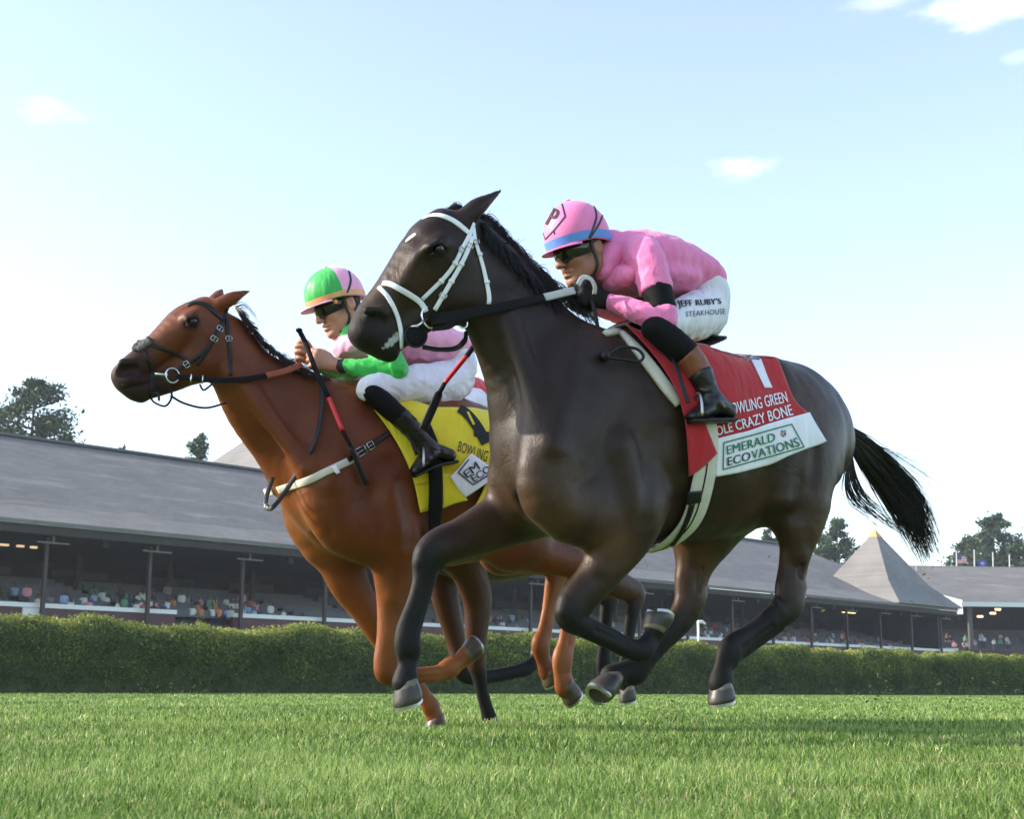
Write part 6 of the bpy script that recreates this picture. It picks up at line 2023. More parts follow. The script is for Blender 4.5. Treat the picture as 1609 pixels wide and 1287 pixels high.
# keepers: little loops across the straps
for P_, N_, ids in ((P1, N1, (12, 18)), (P2, N2, (9, 15)), (P3, N3, (9, 18))):
    for i in ids:
        mb = MB(); t = P_[i + 1] - P_[i - 1]; t = t / np.linalg.norm(t)
        ribbon(np.array([P_[i] - t * .005, P_[i], P_[i] + t * .005]), np.tile(N_[i], (3, 1)), .020, .005, .005, mb)
        mb.build('keeper', M_WLEATHER, br, True)
bc = BAYF.w(674, 499, -.005)
t1 = BAYF.f * .8 - BAYF.u * .4; t1 /= np.linalg.norm(t1); t2 = BAYF.u * .9 + BAYF.f * .4; t2 /= np.linalg.norm(t2)
bm = MB(); bm.tube(ring_pts(bc, t1, t2, .027, .036, n=30), .0042, 8, False)
bm.tube([bc + t1 * .01, bc + t1 * .055 - t2 * .012, bc + t1 * .075 - t2 * .004 - BAYF.l * .02], .006, 8)
bm.build('bit', M_CHROME, br, True)
cupc = BAYF.w(652, 528, -.025)
VV, FF = sphere(cupc, 1, 14, np.array([t1, t2, BAYF.l]), (.044, .037, .020)); obj('chin_cup', VV, FF, M_RUBBER, br)
cm = MB(); cm.tube(ring_pts(cupc + BAYF.l * .006, t1, t2, .043, .037, n=34), .004, 6, False); cm.build('curb_ring', M_BLEATHER, br, True)
nl = BAYF.l * .96 + BAYF.u * .15; nl /= np.linalg.norm(nl)
space_ribbon('rein', [BAYF.w(678, 502, .01), BAYF.w(720, 496, .075), BAYF.w(790, 482, .115), BAYF.w(858, 467, .115)], np.linspace(.046, .026, 41), .005, M_RUBBER, br, nl)
space_ribbon('rein', [BAYF.w(680, 516, .012), BAYF.w(705, 512, .06), BAYF.w(722, 500, .085)], .022, .004, M_RUBBER, br, nl)
space_ribbon('rein_grip', [BAYF.w(856, 467, .117), BAYF.w(885, 460, .105), BAYF.w(902, 456, .09)], .027, .009, M_GREYR, br, nl, 20)
space_ribbon('rein', [BAYF.w(908, 448, .095), BAYF.w(916, 436, .09), BAYF.w(928, 438, .10), BAYF.w(935, 450, .10), BAYF.w(934, 462, .09)], .018, .004, M_GREYR, br, nl, 24)
space_ribbon('rein', [BAYF.w(930, 470, .085), BAYF.w(936, 496, .10), BAYF.w(941, 520, .13), BAYF.w(951, 552, .2), BAYF.w(956, 560, .22)], .016, .004, M_BLEATHER, br, BAYF.l)
lp = MB()
lp.tube(spline([BAYF.w(*q) for q in ((953, 558, .225), (975, 546, .225), (1000, 548, .235), (1011, 560, .245), (1003, 568, .25), (980, 565, .245), (953, 562, .235))], 40), .0055, 7)
VV, FF = sphere(BAYF.w(951, 559, .225), .02, 8); lp.add(VV, FF)
lp.build('rein_end', M_BLEATHER, br, True)
space_ribbon('rein', [BAYF.w(664, 545, -.03), BAYF.w(690, 549, -.02), BAYF.w(716, 547, .0), BAYF.w(730, 535, .03), BAYF.w(733, 520, .05)], .019, .004, M_BLEATHER, br, BAYF.l * .9 + BAYF.u * .4)
rg = MB(); rg.tube(ring_pts(BAYF.w(727, 507, .085), BAYF.f, BAYF.u, .018, .018, math.pi * .9, math.pi * 1.75, 14), .003, 6); rg.build('martingale_ring', M_CHROME, br, True)
# the small star belongs to the horse
sm = MB(); P, Nn = drape(HB['skin'], [(637, 380), (645, 373), (654, 367)], 10, FBB)
ribbon(P, Nn, np.array([.004, .009, .014, .015, .016, .017, .016, .015, .012, .006]), .0012, .0002, sm); sm.build('star', simple_mat('white_hair', (.7, .68, .65), rough=.6), bay, True)

# ------------------------------------------------ chestnut: black bridle
bc_ = thing('bridle', 'black bridle with tan rein grips on the chestnut horse', 'bridle', CHF.w(320, 540, 0))
head_strap('browband', HC, [(289, 485), (305, 475), (323, 479), (337, 491), (351, 502)], .022, M_BLEATHER, bc_, over=True, fb=FBC)
c1, P1, N1 = head_strap('cheek_strap', HC, [(357, 484), (350, 503), (340, 523), (328, 547), (309, 574)], .016, M_BLEATHER, bc_, fb=FBC)
c2, P2, N2 = head_strap('cheek_strap', HC, [(351, 505), (337, 530), (321, 553), (293, 573), (274, 584)], .015, M_BLEATHER, bc_, fb=FBC, off=.004)
buckle(c2, P2[3], N2[3], P2[4] - P2[2], .028, .02); buckle(c2, P2[7], N2[7], P2[8] - P2[6], .028, .02); buckle(c2, P2[20], N2[20], P2[21] - P2[19], .026, .02)
c3, P3, N3 = head_strap('throat_strap', HC, [(356, 500), (358, 530), (362, 562), (362, 590)], .016, M_BLEATHER, bc_, fb=FBC)
buckle(c3, P3[9], N3[9], P3[10] - P3[8], .028, .02)
head_strap('noseband', HC, [(214, 548), (226, 540), (240, 543), (262, 551), (283, 559), (300, 570)], .016, M_BLEATHER, bc_, over=True, fb=FBC)
head_strap('drop_strap', HC, [(222, 546), (230, 560), (237, 578), (240, 604), (238, 620)], .015, M_BLEATHER, bc_, fb=FBC)
VV, FF = None, None
pm = MB()
for i in range(60):
    t = rng.random(); x = 211 + 24 * t; y = 549 - 10 * t + rng.normal() * 3
    h = HC['skin'].hit(x, y) or (CHF.w(x, y, -.02), CHF.u)
    VV, FF = sphere(h[0] + h[1] * .008, .008 + .006 * rng.random(), 4); pm.add(VV, FF)
pm.build('nose_pad', simple_mat('grey_fleece', (.14, .13, .125), rough=.9, bump=.6, bscale=300), bc_, True)
bt = CHF.w(271, 590, .05)
b2 = MB(); b2.tube(ring_pts(bt, CHF.f, CHF.u, .028, .030, n=28), .004, 7, False); b2.tube([bt + CHF.f * .02, bt + CHF.f * .07 - CHF.l * .01], .006, 7); b2.build('bit', M_CHROME, bc_, True)
nl2 = CHF.l * .95 + CHF.u * .2
space_ribbon('rein', [CHF.w(278, 591, .055), CHF.w(332, 597, .10), CHF.w(380, 596, .125), CHF.w(421, 590, .13)], .023, .005, M_RUBBER, bc_, nl2)
space_ribbon('rein_grip', [CHF.w(419, 590, .132), CHF.w(448, 583, .12), CHF.w(474, 572, .085)], .027, .008, M_ORANGE, bc_, nl2, 24)
lm = MB()
lm.tube(spline([CHF.w(*q) for q in ((243, 591, .06), (262, 602, .07), (270, 622, .06), (260, 638, .03), (242, 632, .0), (236, 622, -.02))], 30), .0045, 6)
lm.tube(spline([CHF.w(*q) for q in ((268, 622, .04), (290, 634, .03), (323, 641, .02), (356, 633, .05))], 30), .0048, 6)
lm.tube(spline([CHF.w(*q) for q in ((238, 618, .0), (248, 618, .03), (250, 630, .03))], 12), .005, 6)
lm.tube(spline([CHF.w(*q) for q in ((314, 604, .06), (320, 613, .07), (333, 604, .08))], 12), .0045, 6)
lm.build('loose_strap', M_BLEATHER, bc_, True)
for q in ((300, 594), (318, 596)):
    mm = MB(); mm.tube(ring_pts(CHF.w(q[0], q[1], .085), CHF.u, CHF.f * .2 + CHF.l, .018, .008, n=16), .0025, 5, False); mm.build('keeper', M_CHROME, bc_, True)
rl = [CHF.w(495, 583, .08), over(HC, 507, 625, .03), over(HC, 504, 664, .025), over(HC, 492, 704, .02), over(HC, 465, 758, .025), CHF.w(430, 796, .16), CHF.w(419, 797, .12), CHF.w(418, 784, .10), CHF.w(428, 750, .06)]
space_ribbon('rein', rl, .020, .004, M_BLEATHER, bc_, CHF.l * .7 + CHF.f * .7, 50)
mm = MB(); mm.tube(ring_pts(CHF.w(420, 797, .13), CHF.u, CHF.f, .012, .012, n=14), .003, 5, False); mm.build('buckle', M_CHROME, bc_, True)


# ------------------------------------------------ cloths laid over the backs
def patch_px(rows_px, nu, nv):
    """rows_px: list of photo-space curves from top to bottom -> (nv+1, nu+1, 2)"""
    R = np.array([px_line(r, nu + 1) for r in rows_px])
    out = np.zeros((nv + 1, nu + 1, 2))
    for j in range(nu + 1):
        out[:, j] = spline(np.c_[R[:, j], np.zeros(len(R))], nv)[:, :2] if len(R) > 2 else R[0, j] + (R[1, j] - R[0, j]) * np.linspace(0, 1, nv + 1)[:, None]
    return out


def lay(skin, G, off, fb, wave=.0, seed=0, it=6):
    nv, nu = G.shape[0], G.shape[1]
    P = np.zeros((nv, nu, 3)); Nn = np.zeros((nv, nu, 3))
    for i in range(nv):
        for j in range(nu):
            h = skin.hit(*G[i, j])
            if h is None:
                h = skin.near(fb(*G[i, j]))
            P[i, j], Nn[i, j] = h
    for A in (P, Nn):
        for _ in range(it):
            A[1:-1] = .25 * A[:-2] + .5 * A[1:-1] + .25 * A[2:]
            A[:, 1:-1] = .25 * A[:, :-2] + .5 * A[:, 1:-1] + .25 * A[:, 2:]
    Nn /= np.linalg.norm(Nn, axis=2)[..., None]
    W = np.array([[mnoise.noise(Vector((P[i, j] * 7).tolist()) + Vector((seed, 0, 0))) for j in range(nu)] for i in range(nv)])
    return P + Nn * (off + wave * (.5 + W))[..., None], Nn


def sheet(name, P, Nn, th, mat, parent):
    nv, nu = P.shape[:2]
    top = P.reshape(-1, 3); bot = (P - Nn * th).reshape(-1, 3)
    V = np.vstack([top, bot]); F = []
    o = nv * nu
    for i in range(nv - 1):
        for j in range(nu - 1):
            a = i * nu + j
            F.append((a, a + 1, a + nu + 1, a + nu)); F.append((o + a, o + a + nu, o + a + nu + 1, o + a + 1))
    e = [j for j in range(nu)] + [i * nu + nu - 1 for i in range(1, nv)] + [(nv - 1) * nu + j for j in range(nu - 2, -1, -1)] + [i * nu for i in range(nv - 2, 0, -1)]
    for a, b in zip(e, e[1:] + e[:1]):
        F.append((a, o + a, o + b, b))
    return obj(name, V, F, mat, parent)


def reflect(P, Nn, fr):
    k = ((P - fr.O) @ fr.l)[..., None]
    kn = (Nn @ fr.l)[..., None]
    return (P - 2 * k * fr.l)[:, ::-1], (Nn - 2 * kn * fr.l)[:, ::-1]


def grid_skin(P):
    nv, nu = P.shape[:2]
    Q = [(i * nu + j, i * nu + j + 1, (i + 1) * nu + j + 1, (i + 1) * nu + j) for i in range(nv - 1) for j in range(nu - 1)]
    return Skin(P.reshape(-1, 3), np.array(Q))


def text_mesh(txt, bold=0.0, spacing=1.0):
    cu = bpy.data.curves.new('lettering', 'FONT'); cu.body = txt; cu.resolution_u = 3; cu.offset = bold; cu.space_character = spacing
    o = bpy.data.objects.new('lettering', cu); COL.objects.link(o)
    dg = bpy.context.evaluated_depsgraph_get(); dg.update()
    me = bpy.data.meshes.new_from_object(o.evaluated_get(dg))
    me.calc_loop_triangles()
    V = np.array([v.co[:] for v in me.vertices]); F = [tuple(t.vertices) for t in me.loop_triangles]
    bpy.data.objects.remove(o); bpy.data.curves.remove(cu); bpy.data.meshes.remove(me)
    return V, F


def split_edges(V, F, L):
    """triangulate and subdivide so that letters follow a curved surface"""
    V = [tuple(v) for v in V]
    T = []
    for f in F:
        for i in range(1, len(f) - 1):
            T.append((f[0], f[i], f[i + 1]))
    mid = {}
    for _ in range(5):
        out = []; ch = False
        for t in T:
            e = [math.dist(V[t[i]], V[t[(i + 1) % 3]]) for i in range(3)]
            m = max(range(3), key=lambda i: e[i])
            if e[m] > L:
                a, b, c = t[m], t[(m + 1) % 3], t[(m + 2) % 3]
                k = (min(a, b), max(a, b))
                if k not in mid:
                    mid[k] = len(V); V.append(tuple((np.array(V[a]) + np.array(V[b])) / 2))
                out += [(a, mid[k], c), (mid[k], b, c)]; ch = True
            else:
                out.append(t)
        T = out
        if not ch:
            break
    return np.array(V), T


def lettering(name, txt, quad, skin, mat, parent, off=.003, bold=.0, fb=None, spacing=1.0):
    """quad: photo points BL, BR, TR, TL of the cap-height box"""
    V, F = text_mesh(txt, 0, spacing)
    if bold:                                    # heavier strokes: the outline laid twice, side by side
        n0 = len(V)
        V = np.vstack([V + [bold, 0, 0], V - [bold, 0, 0]]); F = F + [tuple(i + n0 for i in f) for f in F]
    x0, x1 = V[:, 0].min(), V[:, 0].max(); y0, y1 = V[:, 1].min(), V[:, 1].max()
    q = np.array(quad, float)
    wpx = max(np.linalg.norm(q[1] - q[0]), 1)
    second = set(range(len(V) // 2, len(V))) if bold else set()
    V, T = split_edges(V, F, (x1 - x0) / wpx * 4)
    u = (V[:, 0] - x0) / (x1 - x0); v = (V[:, 1] - y0) / (y1 - y0)
    px = ((1 - u) * (1 - v))[:, None] * q[0] + (u * (1 - v))[:, None] * q[1] + (u * v)[:, None] * q[2] + ((1 - u) * v)[:, None] * q[3]
    W = []
    for (x, y) in px:
        h = skin.hit(x, y)
        if h is None:
            h = skin.near(fb(x, y))
        W.append(h[0] + h[1] * off)
    W = np.array(W)
    if bold:
        lay2 = np.zeros(len(V), bool)
        for t in T:
            if t[0] in second or t[1] in second or t[2] in second:
                lay2[list(t)] = True
        W[lay2] += (CAM - W[lay2]) / np.linalg.norm(CAM - W[lay2], axis=1)[:, None] * .0004
    return obj(name, W, T, mat, parent, smooth=False)


def z3(*p):
    return [(900 + a / 3.576, 480 + b / 3.576) for a, b in p]


FBS = lambda x, y: BAYF.w(x, y, .2)
sc = thing('saddle_cloth', 'red saddle cloth with a white number 1 and white lower band on the dark horse', 'saddle cloth', BAYF.w(1110, 640, .2))
rows_main = [[(1000, 526), (1060, 540), (1110, 547), (1150, 537), (1182, 535), (1214, 559)],
             [(1040, 575), (1080, 590), (1130, 590), (1180, 578), (1228, 592)],
             [(1066, 640), (1100, 646), (1150, 636), (1200, 622), (1244, 630)],
             [(1078, 690), (1113, 692), (1160, 680), (1210, 665), (1266, 651)]]
Gm = patch_px(rows_main, 46, 34)
P, Nn = lay(HB['skin'], Gm, .014, FBS, .006)
sheet('red_panel', P, Nn, .004, M_REDCL, sc)
SKR = grid_skin(P)
Pm, Nm = reflect(P, Nn, BAYF); sheet('red_panel', Pm, Nm, .004, M_REDCL, sc)
# flap hanging in front of the girth
Gf = patch_px([[(978, 521), (1000, 533), (1030, 540)], [(1030, 576), (1050, 575), (1072, 585)], [(1062, 640), (1075, 637), (1088, 640)], [(1071, 690), (1085, 682), (1105, 686)], [(1074, 746), (1092, 736), (1117, 712)]], 14, 30)
P2, N2 = lay(HB['skin'], Gf, .033, FBS, .006, 3)
sheet('red_flap', P2, N2, .004, M_REDCL, sc)
Gw = patch_px([[(1112, 692), (1160, 680), (1210, 665), (1267, 650)], [(1115, 720), (1170, 710), (1225, 692), (1279, 673)], [(1119, 748), (1175, 737), (1235, 716), (1292, 694)]], 40, 16)
P3, N3 = lay(HB['skin'], Gw, .017, FBS, .005)
wp = sheet('white_panel', P3, N3, .004, M_WHITECL, sc)
SKW = grid_skin(P3)
# white under-pad showing along the front edge
pad = MB(); Pq, Nq = drape(HB['skin'], [(957, 514), (975, 526), (1000, 552), (1025, 583), (1047, 612), (1066, 634)], 40, FBS)
ribbon(smooth_rows(Pq, 3), smooth_rows(Nq, 6), np.r_[np.linspace(.02, .045, 12), np.full(28, .05)], .016, .002, pad)
pad.build('pad', M_IVORY, sc, True)
# figure 1
d1 = MB(); Pq, Nq = drape(SKR, [(1173, 543), (1181, 551), (1190, 571), (1198, 590), (1207, 610)], 24, FBS)
ribbon(Pq, smooth_rows(Nq, 6), .043, .0018, .0022, d1)
d1.build('number', M_WHITET, sc, True)
lettering('lettering', 'BOWLING GREEN', z3((872, 622), (1207, 545), (1192, 484), (862, 556)), SKR, M_WHITET, sc, .004, .012, FBS)
lettering('lettering', 'OLE CRAZY BONE', z3((806, 734), (1236, 617), (1220, 556), (796, 684)), SKR, M_WHITET, sc, .004, .014, FBS)
lettering('lettering', 'EMERALD', z3((864, 838), (1136, 762), (1130, 714), (860, 791)), SKW, M_GREENT, sc, .004, .016, FBS, 1.05)
lettering('lettering', 'ECO', z3((866, 902), (996, 868), (993, 820), (864, 855)), SKW, M_NAVYT, sc, .004, .016, FBS, 1.05)
lettering('lettering', 'VATIONS', z3((1002, 866), (1276, 791), (1256, 742), (998, 818)), SKW, M_GREENT, sc, .004, .016, FBS, 1.05)
bx = MB()
cs = z3((846, 772), (1228, 668), (1297, 795), (842, 922), (846, 772))
for a, b in zip(cs[:-1], cs[1:]):
    Pq, Nq = drape(SKW, [a, ((a[0] + b[0]) / 2, (a[1] + b[1]) / 2), b], 16, FBS)
    ribbon(Pq, Nq, .0045, .001, .003, bx)
bx.build('border', M_GREENT, sc)
gl = z3((1182, 718))[0]
for k_, (dx, dy, c_) in enumerate(((-2.3, -2.6, (.05, .2, .5)), (2.3, -2.8, (.1, .45, .2)), (-2.6, 1.6, (.6, .25, .05)), (2.4, 1.4, (.5, .06, .1)), (0, 3.8, (.15, .25, .45)))):
    h = SKW.hit(gl[0] + dx, gl[1] + dy)
    VV, FF = sphere(h[0] + h[1] * .003, .0058, 6, np.array([np.cross(h[1], BAYF.u), np.cross(np.cross(h[1], BAYF.u), h[1]), h[1]]), (1, 1, .25))
    obj('emblem', VV, FF, simple_mat('emblem_%d' % k_, c_, rough=.7), sc)

# saddle with girth, stirrup
sd = thing('saddle', 'small black racing saddle with ivory girth on the dark bay horse', 'saddle', BAYF.w(1050, 530, 0))
garment('seat', BAYF, [[(975, 512, 0, 6, .09), (1000, 514, 0, 9, .12), (1040, 526, 0, 9, .14), (1085, 540, 0, 7, .15), (1108, 540, 0, 6, .13)]], M_BLEATHER, sd, amp=0, h=.007)
gm = MB(); Pq, Nq = drape(HB['skin'], [(1030, 535), (1050, 560), (1068, 585), (1084, 622)], 20, FBS)
ribbon(smooth_rows(Pq, 3), smooth_rows(Nq, 6), np.linspace(.14, .05, 20), .006, .028, gm); gm.build('flap', M_BLEATHER, sd, True)
gm = MB(); Pq, Nq = drape(HB['skin'], [(1082, 590), (1094, 626), (1105, 668), (1105, 710), (1100, 750), (1087, 800), (1070, 830)], 52, FBS)
x0 = float((Pq[-1] - BAYF.O) @ BAYF.f); l0 = float((Pq[-1] - BAYF.O) @ BAYF.l)
for k_ in range(1, 9):
    p_, n_ = HB['skin'].near(BAYF.O + BAYF.f * (x0 + .035 * k_ / 8) + BAYF.l * l0 * (1 - k_ / 8) + BAYF.u * .62)
    if n_[2] > 0:
        n_ = -n_
    Pq = np.vstack([Pq, p_]); Nq = np.vstack([Nq, n_])
Pq = smooth_rows(Pq, 6); Nq = smooth_rows(Nq, 10)
ribbon(Pq, Nq, np.r_[np.linspace(.05, .095, 24), np.full(36, .095)], .007, .020, gm)
mPq = Pq - 2 * ((Pq - BAYF.O) @ BAYF.l)[:, None] * BAYF.l; mNq = Nq - 2 * (Nq @ BAYF.l)[:, None] * BAYF.l
ribbon(mPq, mNq, .09, .007, .006, gm)
gi = gm.build('girth', M_IVORY, sd, True)
gm = MB(); ribbon(Pq[24:], Nq[24:], .006, .002, .0275, gm)
Pp, Np = drape(HB['skin'], [(1083, 768), (1082, 776), (1081, 785)], 8, FBS); ribbon(Pp, Np, .062, .008, .03, gm)
Pp, Np = drape(HB['skin'], [(1080, 786), (1074, 806), (1064, 828), (1052, 846)], 16, FBS); ribbon(Pp, smooth_rows(Np, 3), np.linspace(.026, .018, 16), .004, .029, gm)
gm.build('buckle_guard', M_BLEATHER, gi, True)
gm = MB()
sl_ = [BAYF.w(1050, 545, .235), BAYF.w(1062, 574, .285), BAYF.w(1074, 612, .315), BAYF.w(1081, 634, .325)]
ribbon(spline(sl_, 20), np.tile(BAYF.l, (21, 1)), .018, .004, 0, gm); gm.build('stirrup_leather', M_BLEATHER, sd, True)
st_c = BAYF.w(1096, 648, .322)
gm = MB(); gm.tube(ring_pts(st_c, BAYF.l * .9 + BAYF.f * .43, BAYF.u, .058, .066, -.35, math.pi + .35, 24), .005, 7); gm.build('stirrup', M_STEEL, sd, True)

# ------------------------------------------------ chestnut: yellow cloth, breast band
def z6(*p):
    return [(400 + a / 4.0225, 550 + b / 4.0225) for a, b in p]


FCS = lambda x, y: CHF.w(x, y, .2)
yc = thing('saddle_cloth', 'yellow saddle cloth with a black number 4, rumpled with white sponsor patches', 'saddle cloth', CHF.w(690, 700, .2))
Gy = patch_px([[(585, 624), (640, 634), (700, 646), (760, 650), (800, 654)],
               [(612, 676), (660, 676), (710, 684), (765, 690), (810, 692)],
               [(637, 724), (672, 722), (715, 722), (768, 722), (815, 726)],
               [(649, 762), (680, 756), (712, 750), (760, 746), (818, 750)]], 44, 30)
P, Nn = lay(HC['skin'], Gy, .016, FCS, .016, 5)
sheet('yellow_panel', P, Nn, .004, M_YELCL, yc); SKY_ = grid_skin(P)
Pm, Nm = reflect(P, Nn, CHF); sheet('yellow_panel', Pm, Nm, .004, M_YELCL, yc)
Ge = patch_px([[(570, 624), (580, 626), (592, 632)], [(614, 684), (625, 680), (636, 684)], [(637, 726), (655, 722), (672, 728)], [(650, 765), (668, 760), (690, 760)], [(657, 806), (676, 800), (694, 796)]], 12, 26)
P2, N2 = lay(HC['skin'], Ge, .014, FCS, .006, 9); sheet('yellow_flap', P2, N2, .004, M_YELCL, yc)
Ge = patch_px([[(672, 745), (700, 745), (716, 748)], [(690, 775), (705, 770), (720, 770)], [(692, 797), (708, 790), (728, 785)]], 12, 12)
P2, N2 = lay(HC['skin'], Ge, .026, FCS, .012, 2); sheet('yellow_flap', P2, N2, .004, M_YELCL, yc)
Ge = patch_px([[(765, 742), (780, 750)], [(752, 775), (770, 770)], [(742, 792), (758, 798)]], 8, 12)
P2, N2 = lay(HC['skin'], Ge, .022, FCS, .008, 2); sheet('yellow_flap', P2, N2, .004, M_YELCL, yc)
Gq = patch_px([[(733, 716), (752, 730), (775, 745)], [(717, 734), (738, 748), (760, 757)], [(700, 750), (712, 768), (724, 781)]], 18, 16)
Pw, Nw = lay(HC['skin'], Gq, .040, FCS, .006, 4); sheet('white_patch', Pw, Nw, .003, M_WHITECL, yc); SK1 = grid_skin(Pw)
Gq = patch_px([[(774, 754), (790, 780)], [(764, 778), (775, 790)], [(757, 795), (764, 800)]], 8, 10)
Pw, Nw = lay(HC['skin'], Gq, .034, FCS, .004, 6); sheet('white_patch', Pw, Nw, .003, M_WHITECL, yc); SK2 = grid_skin(Pw)
d4 = MB()
for path, w_ in (([(721, 642), (734, 651), (749, 670), (764, 697)], .058), ([(744, 681), (756, 683), (778, 685)], .030)):
    Pq, Nq = drape(SKY_, path, 18, FCS); ribbon(Pq, smooth_rows(Nq, 4), w_, .0012, .003 if w_ > .04 else .0036, d4)
d4.build('number', M_BLACKT, yc)
d5 = MB(); Pq, Nq = drape(SKY_, [(734, 648), (739, 658), (744, 668)], 8, FCS); ribbon(Pq, smooth_rows(Nq, 2), .013, .001, .0052, d5); d5.build('number_gap', M_YELCL, yc)
lettering('lettering', 'BOWLING GREEN', z6((1278, 640), (1600, 760), (1616, 690), (1292, 578)), SKY_, M_BLACKT, yc, .005, 0, FCS)
lettering('lettering', 'EM', z6((1340, 812), (1425, 750), (1395, 705), (1312, 775)), SK1, M_NAVYT, yc, .004, .016, FCS)
lettering('lettering', 'ECO', z6((1385, 838), (1500, 765), (1474, 726), (1360, 800)), SK1, M_NAVYT, yc, .004, .016, FCS)
lettering('lettering', 'NS', z6((1432, 985), (1512, 950), (1500, 912), (1440, 940)), SK2, M_NAVYT, yc, .004, .016, FCS)
bx = MB()
for pl, sk in ((z6((1352, 692), (1285, 775), (1380, 852), (1498, 778)), SK1), (z6((1500, 832), (1512, 900), (1508, 950), (1470, 985)), SK2)):
    for a, b in zip(pl[:-1], pl[1:]):
        Pq, Nq = drape(sk, [a, b], 8, FCS); ribbon(Pq, Nq, .006, .001, .003, bx)
bx.build('border', M_NAVYT, yc)

sd2 = thing('saddle', 'small black racing saddle with black girth on the chestnut horse', 'saddle', CHF.w(660, 640, 0))
garment('seat', CHF, [[(590, 618, 0, 5, .09), (620, 622, 0, 7, .12), (670, 634, 0, 7, .14), (716, 642, 0, 5, .13)]], M_BLEATHER, sd2, amp=0, h=.008)
gm = MB(); Pq, Nq = drape(HC['skin'], [(660, 670), (674, 705), (679, 745), (679, 790), (674, 826), (664, 866)], 40, FCS)
ribbon(smooth_rows(Pq, 4), smooth_rows(Nq, 8), .066, .007, .030, gm); gm.build('girth', M_BLACKF, sd2, True)
gm = MB(); ribbon(spline([CHF.w(622, 640, .24), CHF.w(640, 676, .29), CHF.w(655, 715, .315)], 16), np.tile(CHF.l, (17, 1)), .018, .004, 0, gm); gm.build('stirrup_leather', M_BLEATHER, sd2, True)
gm = MB(); gm.tube(ring_pts(CHF.w(664, 728, .312), CHF.l * .9 + CHF.f * .43, CHF.u, .058, .066, -.35, math.pi + .35, 24), .005, 7); gm.build('stirrup', M_STEEL, sd2, True)

bp_ = thing('breastplate', 'beige and black breast strap across the chestnut horse chest', 'breastplate', CHF.w(520, 740, .1))
gm = MB(); Pq, Nq = drape(HC['skin'], [(438, 770), (455, 765), (480, 757), (519, 739), (557, 720)], 40, FCS)
ribbon(smooth_rows(Pq, 4), smooth_rows(Nq, 6), .032, .006, .003, gm)
mPq = Pq - 2 * ((Pq - CHF.O) @ CHF.l)[:, None] * CHF.l; mNq = Nq - 2 * (Nq @ CHF.l)[:, None] * CHF.l
ribbon(smooth_rows(mPq, 4), smooth_rows(mNq, 6), .032, .006, .003, gm)
gm.build('band', M_IVORY, bp_, True)
gm = MB(); Pq, Nq = drape(HC['skin'], [(545, 724), (562, 712), (585, 698), (606, 684), (628, 668)], 30, FCS)
ribbon(smooth_rows(Pq, 3), smooth_rows(Nq, 6), .022, .005, .008, gm); so_ = gm.build('strap', M_BLEATHER, bp_, True)
buckle(so_, Pq[7] + Nq[7] * .008, Nq[7], Pq[8] - Pq[6], .034, .05); buckle(so_, Pq[12] + Nq[12] * .008, Nq[12], Pq[13] - Pq[11], .03, .03)
gm = MB(); Pq, Nq = drape(HC['skin'], [(524, 733), (527, 739), (530, 745)], 6, FCS); ribbon(Pq, Nq, .02, .003, .010, gm); gm.build('tag', M_WHITET, bp_, True)

# ------------------------------------------------ whips
def whip(label, P, cols, parent=None):
    o = thing('whip', label, 'whip', P[0][0])
    for nm, pts, r, m in cols:
        mb = MB(); q = spline(np.array(pts), 10); mb.tube(q, np.linspace(r[0], r[1], 11), 9); mb.build(nm, m, o, True)
    return o


a = [CHF.w(470, 519, .075), CHF.w(481, 541, .07), CHF.w(497, 584, .14), over(HC, 517, 634, .04), over(HC, 536, 682, .035), over(HC, 546, 705, .03), over(HC, 572, 762, .02)]
w1 = whip('black and red whip held by the jockey of the chestnut', [a], [
    ('handle', [a[0], a[1], a[2], a[3]], (.011, .011), M_RUBBER), ('wrap', [a[3], a[4]], (.0105, .010), M_REDP), ('shaft', [a[4], a[5]], (.009, .008), M_RUBBER)])
VV, FF = sphere(a[0], .015, 8, np.eye(3), (1, 1, .7)); obj('knob', VV, FF, M_RUBBER, w1)
gm = MB(); ribbon(spline([a[5], a[6]], 8), np.tile(CHF.l, (9, 1)), .024, .007, 0, gm); gm.build('flap', M_BLEATHER, w1, True)
b = [BAYF.w(*q) for q in ((752, 534, -.30), (733, 560, -.30), (699, 602, -.30), (688, 622, -.30), (664, 676, -.30))]
w2 = whip('black and red whip pointing down in front of the dark bay horse neck', [b], [
    ('handle', [b[0], b[1]], (.010, .010), M_RUBBER), ('wrap', [b[1], b[2]], (.0085, .008), M_REDP), ('shaft', [b[2], b[3]], (.008, .009), M_RUBBER)])
gm = MB(); ribbon(spline([b[2] * .35 + b[3] * .65, b[3], .5 * (b[3] + b[4]), b[4]], 10), np.tile(BAYF.l, (11, 1)), np.r_[np.linspace(.012, .03, 4), np.full(7, .032)], .008, 0, gm); gm.build('flap', M_BLEATHER, w2, True)

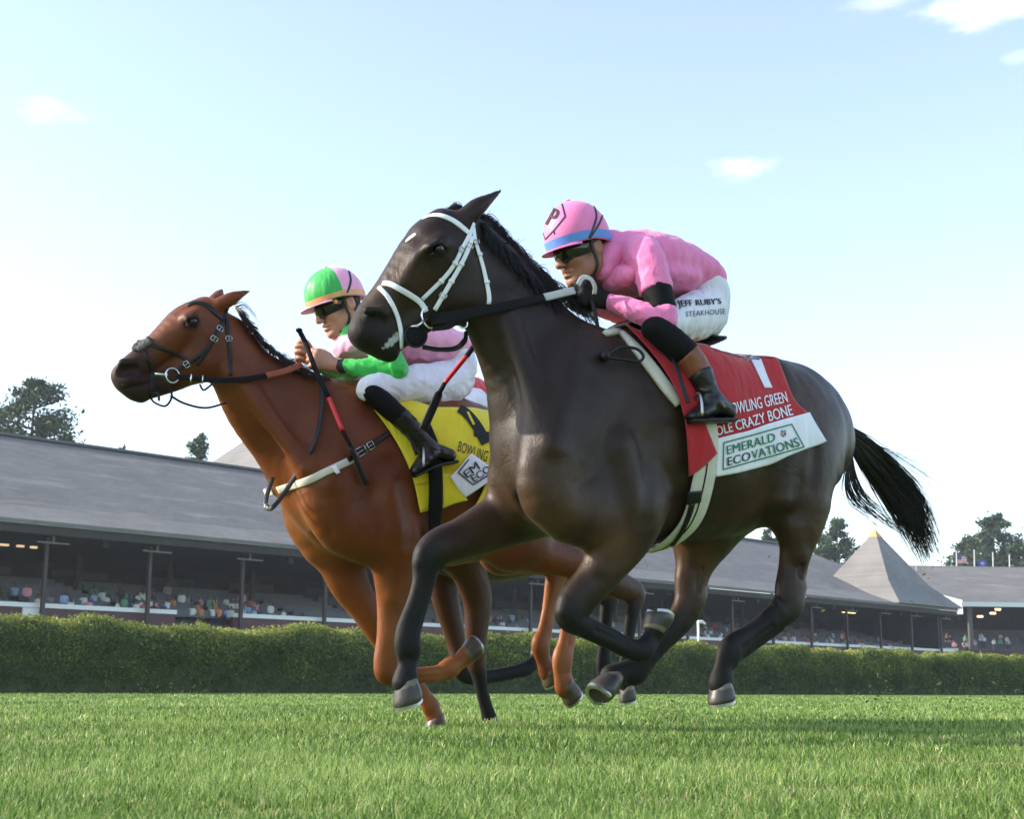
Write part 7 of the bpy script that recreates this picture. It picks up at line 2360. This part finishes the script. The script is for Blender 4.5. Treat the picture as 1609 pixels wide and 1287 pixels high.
# ------------------------------------------------ marks on the pink jockey
SKB = Skin(VB1, QB1)
lettering('lettering', "JEFF RUBY'S", [(1066, 486), (1133, 480), (1132, 469), (1063, 473)], SKB, M_BLACKT, breech, .0035, .035, lambda x, y: BAYF.w(x, y, .15), 1.05)
lettering('lettering', 'STEAKHOUSE', [(1077, 498), (1139, 493), (1138, 485), (1077, 490)], SKB, M_BLACKT, breech, .0035, .0, lambda x, y: BAYF.w(x, y, .15), 1.15)
lettering('lettering', 'P', [(857, 352), (868, 357), (881, 331), (871, 327)], H1S, M_BLACKT, hel1, .0035, .03, fbh)
gm = MB()
for a_, b_ in (((851, 358), (857, 376)), ((857, 376), (872, 360)), ((872, 360), (888, 340)), ((888, 340), (883, 320))):
    Pq, Nq = drape(H1S, [a_, b_], 12, fbh); ribbon(Pq, smooth_rows(Nq, 3), .0055, .001, .001, gm)
gm.build('diamond', M_BLACKT, hel1)
# ---------------------------------------------------------------- turf thrown up by the hooves
rt_ = np.random.default_rng(3)
C = []
for (x, y, n, sx, sy) in ((1385, 1085, 90, 9, 26), (1520, 1088, 60, 40, 14), (1050, 1118, 44, 10, 13), (1430, 1120, 20, 80, 10), (1240, 1000, 14, 90, 60), (1440, 980, 18, 80, 60), (1000, 1040, 10, 60, 30)):
    for _ in range(n):
        C.append(at_depth(x + rt_.normal() * sx, y + rt_.normal() * sy, 6.3 + 1.2 * rt_.random()))
C = np.array(C); C[:, 2] = np.maximum(C[:, 2], .02)
V, Q = leaf_quads(C, np.where(rt_.random(len(C)) < .2, .013, .0085), 0, rt_)
tag(big_mesh('kicked_up_turf', V, Q, attr_mat('turf_scrap', [(0, (.05, .035, .02)), (.5, (.10, .14, .04)), (1, (.22, .30, .09))], trans=.2), None, np.repeat(rt_.random(len(C)), 4)),
    'scraps of grass and soil flying behind the hooves', 'turf scraps', kind='stuff')
# ---------------------------------------------------------------- summer haze over the track
hz_m = bpy.data.materials.new('haze'); hz_m.use_nodes = True
hn = hz_m.node_tree; hn.nodes.clear()
ho = hn.nodes.new('ShaderNodeOutputMaterial'); hv = hn.nodes.new('ShaderNodeVolumePrincipled')
hv.inputs['Color'].default_value = (.86, .92, 1.0, 1); hv.inputs['Density'].default_value = .0004; hv.inputs['Anisotropy'].default_value = .3
hn.links.new(hv.outputs[0], ho.inputs['Volume'])
hb = MB(); hb.box((20, 110, 13), np.eye(3), (260, 200, 14))
tag(hb.build('haze', hz_m), 'thin pale summer haze over the track and stands', 'haze', kind='stuff')
